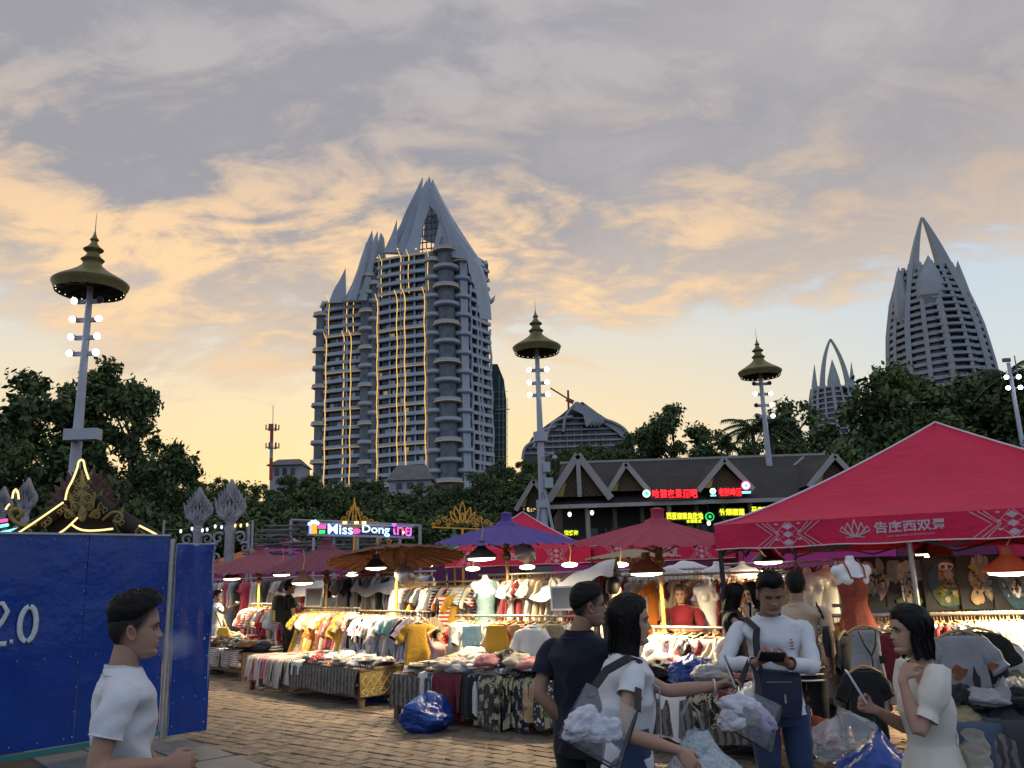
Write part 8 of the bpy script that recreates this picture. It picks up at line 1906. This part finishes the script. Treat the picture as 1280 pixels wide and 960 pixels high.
# crossbody bag
c = at(973, 866, 5.30); T = thing('crossbody_bag', c, 'navy crossbody bag with zip worn by the man with the phone', 'bag'); b = MB(); ax = unit(V(1, .05, -.12))*1.3; az = unit(V(.12, 0, 1))*1.3; ay = V(0, 1, 0)
loft(b, [c - az*.105, c - az*.10, c - az*.03, c + az*.06, c + az*.095, c + az*.10], [ax*.085, ax*.105, ax*.11, ax*.105, ax*.095, ax*.08], [ay*.02, ay*.045, ay*.05, ay*.045, ay*.035, ay*.02], 28, 4); b.build('pouch', 'bag_navy', T, smooth=40)
b = MB(); b.tube([c - ax*.07 + az*.045 - ay*.052, c + ax*.05 + az*.055 - ay*.052], .004, n=5); b.build('zip', 'rack_steel', T); b = MB(); b.box(c + ax*.02 - az*.02 - ay*.052, (.012, .006, .05)); b.build('tag', 'rack_steel', T)
b = MB(); b.tube([c - ax*.08 + az*.08, at(948, 832, 5.31), at(945, 800, 5.35), at(946, 786, 5.37), S.sh['R'] + V(.045, -.01, .055), S.sh['R'] + V(.06, .07, .03)], .022, n=8, flat=.12, ref=(0, 1, 0)); b.build('strap', 'strap', T)
# ---- 5: woman in white dress
p = at(1153, 850, 3.95); S = Person(p[0], 3.95, 1.50, (-1, .05), 'woman in white puff sleeved dress holding a white phone', 'light', True, True, neck_fwd=.03, lean=.02)
S.arm_to('L', at(1128, 850, 3.82), V(.5, -.35, -1), unit(V(.55, .1, .8)), V(.7, .5, -.5), (.55, .6, .65, .7, .4)); S.arm_to('R', at(1094, 887, 3.97), V(.6, .3, -1), unit(V(-.9, -.05, .35)), V(.1, -.95, .35), (.75, .8, .85, .9, .7))
S.body(); long_hair(S.HM, 'hair_black', S.T, .16, S.hk, 6, spread=.6, fwd=.40)
b = MB(); k = S.k; zt = S.nb[2]; r, f = S.r, S.f
lv = [(-.72, .34, .27), (-.55, .30, .24), (-.35, .235, .19), (-.18, .190, .155), (-.07, .155, .128), (0, .122, .105), (.03, .124, .107), (.10, .140, .120), (.16, .148, .132), (.22, .148, .125), (.27, .138, .105), (.305, .115, .085), (.335, .09, .075)]
tt = np.linspace(0, 1, 50); t0 = np.linspace(0, 1, len(lv)); Zi = np.interp(tt, t0, [a[0] for a in lv]); Wi = np.interp(tt, t0, [a[1] for a in lv]); Di = np.interp(tt, t0, [a[2] for a in lv])
def dsp(P, c, t, an): o = P - c; return P + o*(.07*np.sin(an*9 + 3*math.sin(an[1]*0 + t*2))*max(0, .42 - t)*1.6)[:, None] + o*np.array([.05*ns(q, 8) for q in P])[:, None]*(1 if t < .9 else .3)
loft(b, [S.waist*V(1, 1, 0) + V(0, 0, S.waist[2] + z*.93*k) for z in Zi], [r*w*k for w in Wi], [f*d*k for d in Di], 48, 2.2, False, dsp)
dr = b.build('dress', 'cl_cream', S.T, smooth=50)
for s in 'RL':
    e, w = S.arm[s]; sg = 1 if s == 'R' else -1; s0 = S.sh[s]; P = [s0 - r*sg*.05 + V(0, 0, .02), s0 + V(0, 0, .025), lerp(s0, e, .16), lerp(s0, e, .34), lerp(s0, e, .5), lerp(s0, e, .56), lerp(s0, e, .62), lerp(s0, e, .72)]; q = MB(); q.tube(P, [.035, .052, .063, .064, .052, .042, .048, .053], n=26, cap=False, ref=f); vv = q.v[0]; own = np.repeat(np.array(P), 26, axis=0)
    for i in range(len(vv)): vv[i] = own[i] + (vv[i] - own[i])*(1 + .07*math.sin(i % 26*PI*2/26*8)*(.5 + .5*math.sin(i//26)) + .08*ns(vv[i], 14))
    q.build('puff_sleeve', 'cl_cream', dr, smooth=True)
mat('tulle', (.62, .58, .50), .8, .1, 8, alpha=.75)
q = MB(); bw = S.waist - f*.115*k - V(0, 0, .02)
for (dx, dz, a, c_) in ((-.09, .03, .10, .06), (-.09, -.035, .095, .06)):
    for sg in (1, -1): q.grid(lambda u, v: bw - f*(.02 + .05*math.sin(PI*u)*(1 + .3*math.sin(5*v))) + r*sg*(.02 + .15*math.sin(PI*u)**1.0*(.8 + .2*v)) + V(0, 0, dz + (v - .5)*.10*math.sin(PI*u)**.5 + .03*math.cos(PI*u)), 16, 8)
for sg in (-1, 1): q.tube([bw - f*.03, bw - f*.07 + r*sg*.05 - V(0, 0, .18), bw - f*.13 + r*sg*.07 - V(0, 0, .38)], [.02, .045, .07], n=10, cap=False, flat=.3, ref=f)
q.build('sash_bow', 'tulle', dr, smooth=True)
for s in 'RL': pass
S.shoes('cl_white'); b = MB(); b.tube([S.sh['L'] + V(-.02, -.02, .06), S.sh['L'] + V(.03, .03, .05), S.chest - f*.12 + V(0, 0, -.02)], .005, n=6, flat=.4); b.build('shoulder_strap', 'strap', S.T); WD = S
phone(at(1070, 858, 3.93), V(-.5, .05, 1), V(.9, -.22, .45), 'phone_white', 'white phone held up by the woman in the white dress')
# ---- people among the stalls
def far(px, ytop, Y, face, label, skin, fem, hair, sm, tm, hairlen=0, sleeve=.5, arms=None, pitch=0.0, hm='hair_black', nm='shirt', H=None, legs=True, **kw):
    p = at(px, ytop, Y); H = (H or p[2] - .012); S = Person(p[0], Y, H, face, label, skin, False, fem, head_pitch=pitch, group='people among the stalls', **kw)
    for s in (arms or {}): S.arm_to(s, *arms[s])
    S.body(hairtint=None if hairlen else (.03, .022, .018))
    if hairlen: long_hair(S.HM, hm, S.T, hairlen, S.hk, px, fwd=.27)
    else: short_hair(S.HM, hm, S.T, .026, .012, .006, S.hk, None, px)
    S.shirt(sm, sleeve, -.11, 1.0, nm, .9, .076, .014, seed=px); S.trousers(tm); S.shoes(); return S
S = far(362, 726, 16.3, (.85, .5), 'man in black with a yellow checked backpack between the stalls', 'mid', False, 0, 'cl_black', 'cl_black')
b = MB(); c = S.chest - S.f*.20 - V(0, 0, .06); loft(b, [c - V(0, 0, .24), c - V(0, 0, .2), c + V(0, 0, .1), c + V(0, 0, .22), c + V(0, 0, .25)], [S.r*x for x in (.13, .17, .17, .14, .06)], [S.f*x for x in (.07, .10, .10, .08, .04)], 24, 4); T = thing('backpack', c, 'black backpack with a yellow checked pocket on the man in black', 'bag'); b.build('pack', 'cl_black', T, smooth=40)
b = MB(); loft(b, [c - S.f*.07 - V(0, 0, .22), c - S.f*.075 - V(0, 0, .03)], [S.r*.13, S.r*.13], [S.f*.055, S.f*.05], 20, 5); b.build('pocket', 'fabric_leaf', T, smooth=40).color = (.45, .34, .05, 1)
for sg in (-1, 1): b = MB(); b.tube([c + S.r*sg*.10 + V(0, 0, .22), S.sh['R' if sg > 0 else 'L'] - S.r*sg*.06 + V(0, 0, .055), S.chest + S.r*sg*.11 + S.f*.13, c + S.r*sg*.15 - V(0, 0, .15)], .018, n=6, flat=.3); b.build('strap', 'strap', T)
p = at(272, 738, 17.6); S = far(272, 738, 17.6, (1, -.1), 'woman in white T-shirt reaching over the dark textiles', 'light', True, 0, 'cl_white', 'cl_pale', arms={'R': (at(292, 757, 17.4), (0, -.2, -1))})
b = MB(); loft(b, [at(279, 790, 17.3) - V(0, 0, .10), at(279, 790, 17.3), at(279, 790, 17.3) + V(0, 0, .09)], [V(.1, 0, 0), V(.13, 0, 0), V(.09, 0, 0)], [V(0, .05, 0), V(0, .07, 0), V(0, .04, 0)], 18, 3); T = thing('shoulder_bag', at(279, 790, 17.3), 'small yellow shoulder bag on the woman reaching over textiles', 'bag'); b.build('pouch', 'yellow_bag', T, smooth=40); b = MB(); b.tube([at(277, 784, 17.32), at(269, 765, 17.42), at(266, 752, 17.55)], .012, n=5); b.build('strap', 'strap', T)
far(411, 727, 17.0, (.2, 1), 'woman with long black hair in pale dress seen from behind', 'light', True, 0, 'cl_pale', 'cl_pale', .30)
p = at(546, 787, 11.95); S = Person(p[0], 11.95, p[2] - .01, (.8, -.5), 'little girl in pink with a hand to her head by the heaped table', 'mid', False, True); S.arm_to('R', S.hc + V(-.02, -.05, .09), (-.6, -.6, .1)); S.body(); long_hair(S.HM, 'hair_black', S.T, .08, S.hk, 3); S.shirt('cl_pink', .5, -.14, 1.15, 'T_shirt', .9, .08); S.trousers('cl_pale'); S.shoes()
far(742, 717, 11.7, (.6, -.8), 'man with cropped hair behind the tall jacket rack', 'tan', False, 0, 'cl_grey', 'cl_black')
far(722, 734, 11.0, (-.7, .5), 'woman with long reddish brown hair behind the low rack', 'light', True, 0, 'cl_wine', 'cl_black', .26, hm='hair_brown')
far(766, 724, 9.9, (.2, 1), 'person in black with short hair seen from behind at the low rack', 'mid', False, 0, 'cl_black', 'cl_black')
p = at(850, 790, 10.3); S = far(850, 731, 10.6, (-.35, -1), 'smiling vendor in wine red wrap top behind the low rack', 'mid', True, 0, 'cl_wine', 'cl_black', sleeve=.9, pitch=-.15, hm='hair_brown', arms={'R': (at(840, 787, 10.3), (-.8, .1, -.6)), 'L': (at(862, 789, 10.3), (.8, .1, -.6))}, nm='wrap_top', wide=1.12)
p = at(918, 740, 8.6); S = far(913, 730, 8.6, (1, -.25), 'woman in black strapped top reading her phone under the tent', 'light', True, 0, 'cl_black', 'cl_black', .24, sleeve=.02, pitch=-.3, arms={'R': (at(934, 768, 8.4), (-.3, -.3, -1)), 'L': (at(936, 766, 8.6), (-.3, .3, -1))}, nm='strap_top')
phone(at(938, 762, 8.45), V(.1, 0, 1), V(-1, -.2, .4), 'phone_white', 'white phone read by the woman in the black strapped top')
far(942, 728, 9.0, (-.9, -.3), 'woman in black dotted blouse beside the woman in straps', 'light', True, 0, 'cl_dots', 'cl_black', .2, sleeve=.8, pitch=-.2)
S = far(993, 717, 7.7, (.35, 1), 'man in beige T-shirt seen from behind with a black shoulder bag', 'mid', False, 0, 'cl_beige', 'cl_black', sleeve=.6, wide=1.08)
T = thing('shoulder_bag', S.chest + S.r*.2, 'black shoulder bag hanging on the man in the beige T-shirt', 'bag'); b = MB(); c = S.waist + S.r*.22 - S.f*.06 + V(0, 0, .06); loft(b, [c - V(0, 0, .13), c, c + V(0, 0, .12)], [S.f*.10, S.f*.12, S.f*.10], [S.r*.03, S.r*.05, S.r*.03], 20, 3); b.build('pouch', 'strap', T, smooth=40); b = MB(); b.tube([c + S.f*.05 + V(0, 0, .1), S.sh['R'] - S.r*.03 - S.f*.07, S.sh['R'] - S.r*.05 + V(0, 0, .065), S.sh['R'] - S.r*.05 + S.f*.09], .016, n=6, flat=.3); b.build('strap', 'strap', T)
for dz in (.0, .05, .10): b = MB(); b.tube([S.pel + V(0, 0, -.12 + dz) + S.r*.168*math.cos(a) + S.f*.125*math.sin(a) for a in np.linspace(PI, 2*PI, 14)], .008, n=5); b.build('shorts_stripe', 'cl_white', S.T)
# ---- bags that are carried
def clear_bag(quad, Y, depth, label, name='clear_tote', strap_pts=None, m='clear_pvc', seed=1, fill=True, fill_label=''):
    Q = [at(x, y, Y) for x, y in quad]; c = sum(Q)/4; T = thing(name, c, label, 'bag'); b = MB(); n = unit(np.cross(Q[1] - Q[0], Q[3] - Q[0])); n = n if n[1] < 0 else -n
    bul = lambda u, v: math.sin(PI*u)**.6*math.sin(PI*min(1, v*1.0))**.5
    for sg in (-1, 1): b.grid(lambda u, v: lerp(lerp(Q[0], Q[1], u), lerp(Q[3], Q[2], u), v) + n*sg*(depth*.28*v**.5 + depth*.32*bul(u, v) + .012*ns((u*4 + seed, v*4, sg))), 16, 16)
    b.grid(lambda u, v: lerp(lerp(Q[3], Q[2], u), lerp(Q[3], Q[2], u), v) + n*(v - .5)*2*depth*.28, 10, 3)
    b.build('sheet', m, T, smooth=True)
    q = MB()
    for sg in (-1, 1): q.tube([lerp(Q[1], Q[2], v) + n*sg*depth*.28*v**.5 for v in np.linspace(0, 1, 8)], .005, n=6); q.tube([lerp(Q[3], Q[2], v) + n*sg*depth*.28 for v in np.linspace(0, 1, 8)], .004, n=6)
    q.build('piping', 'strap', T)
    if strap_pts: q = MB(); q.tube([np.asarray(s) for s in strap_pts], .018, n=8, flat=.2, ref=(0, -1, 0)); q.build('strap', 'strap', T)
    if fill:
        r = random.Random(seed)
        for i in range(7):
            u, v = .30 + .40*((i*.37) % 1), .64 + .20*((i*.61) % 1); pc = lerp(lerp(Q[0], Q[1], u), lerp(Q[3], Q[2], u), v); cc = ['white', 'white', 'lilac', 'white', 'white', 'white', 'grey'][i]
            o = clothob('bundled_garment', BM_[('', i % 5)], pc - n*.006*(i % 3 - 1), r.uniform(-.4, .4), cc, f'{cc} garment bundled inside {fill_label}', 'clothes', 'garments inside clear bags', (.46*Y/3.6, .34*Y/3.6, .60*Y/3.6), (r.uniform(-.5, .5), r.uniform(-.5, .5))); o.color = (.68, .67, .74, 1) if cc == 'white' else o.color
    return T
clear_bag([(733, 853), (797, 888), (772, 962), (698, 920)], 3.60, .17, 'clear plastic tote stuffed with white clothes on the woman\'s shoulder', strap_pts=[at(742, 860, 3.64), at(758, 838, 3.74), sh3 + V(-.02, -.02, .055), sh3 + V(.04, .06, .04), at(797, 888, 3.66)], seed=2, fill_label='the shouldered clear tote')
clear_bag([(916, 853), (977, 882), (962, 940), (896, 902)], 5.02, .18, 'clear plastic bag of white clothes hanging from the arm of the man', strap_pts=[at(925, 858, 5.04), at(930, 842, 5.12), at(937, 824, 5.22), at(945, 842, 5.14), at(950, 868, 5.06)], seed=5, fill_label='the clear bag on the man\'s arm')
T = thing('carrier_bag', at(872, 960, 3.85), 'milky plastic carrier bag with looped handles beside the reaching woman', 'bag'); b = MB(); c = at(874, 940, 3.9)
def fcb(u, v):
    a = 2*PI*u; z = -.26 + .35*v; w = np.interp(v, [0, .15, .6, .85, 1], [.06, .135, .125, .075, .045]); k = 1 + .14*ns((math.cos(a)*3, math.sin(a)*3, v*4)); return c + V(w*1.05*k*math.cos(a), w*.7*k*math.sin(a), z)
b.grid(fcb, 26, 16, wrap=True); b.build('sheet', 'milky_bag', T, smooth=True)
for sg in (-1, 1): b = MB(); b.tube([c + V(-.06, sg*.02, .07), c + V(-.066, sg*.015, .15), c + V(-.03, sg*.01, .21), c + V(.005, sg*.015, .17), c + V(.025, sg*.02, .08)], .011, n=6, flat=.3); b.build('handle', 'milky_bag', T, smooth=True)
sack(0, 0, .30, .34, 'milky_bag', 'milky plastic sack slumped behind the looped carrier bag', 21, at_=at(895, 945, 4.4)*V(1, 1, 0) + V(0, 0, .52)); crate(at(895, 945, 4.4)*V(1, 1, 0), .4, .4, .53, 'tall wooden crate under the slumped milky sack')
# breath of smoke before the young man's mouth
sm = bpy.data.materials.new('smoke'); sm.use_nodes = True; nt = sm.node_tree; nt.nodes.remove(nt.nodes['Principled BSDF']); pv = nt.nodes.new('ShaderNodeVolumePrincipled'); pv.inputs['Color'].default_value = (.8, .85, .95, 1)
tc = nt.nodes.new('ShaderNodeTexCoord'); n_ = nt.nodes.new('ShaderNodeTexNoise'); n_.inputs['Scale'].default_value = 14; nt.links.new(tc.outputs['Object'], n_.inputs['Vector']); ln = nt.nodes.new('ShaderNodeVectorMath'); ln.operation = 'LENGTH'; mpp = nt.nodes.new('ShaderNodeMapping'); mpp.inputs['Scale'].default_value = (11, 14, 15); nt.links.new(tc.outputs['Object'], mpp.inputs[0]); nt.links.new(mpp.outputs[0], ln.inputs[0])
m1 = nt.nodes.new('ShaderNodeMapRange'); nt.links.new(ln.outputs['Value'], m1.inputs[0]); m1.inputs[1].default_value = 1.0; m1.inputs[2].default_value = .1; m1.inputs[3].default_value = 0; m1.inputs[4].default_value = 14; m2 = nt.nodes.new('ShaderNodeMath'); m2.operation = 'MULTIPLY'; nt.links.new(m1.outputs[0], m2.inputs[0]); nt.links.new(n_.outputs[0], m2.inputs[1]); nt.links.new(m2.outputs[0], pv.inputs['Density']); nt.links.new(pv.outputs[0], nt.nodes['Material Output'].inputs['Volume']); M['smoke'] = sm
b = MB(); c = at(219, 806, 3.47); b.ball(c, (.095, .07, .065), 16, 10); b.build('smoke_puff', 'smoke', None, True, loc=c, label='pale puff of smoke before the young man\'s mouth', cat='smoke')
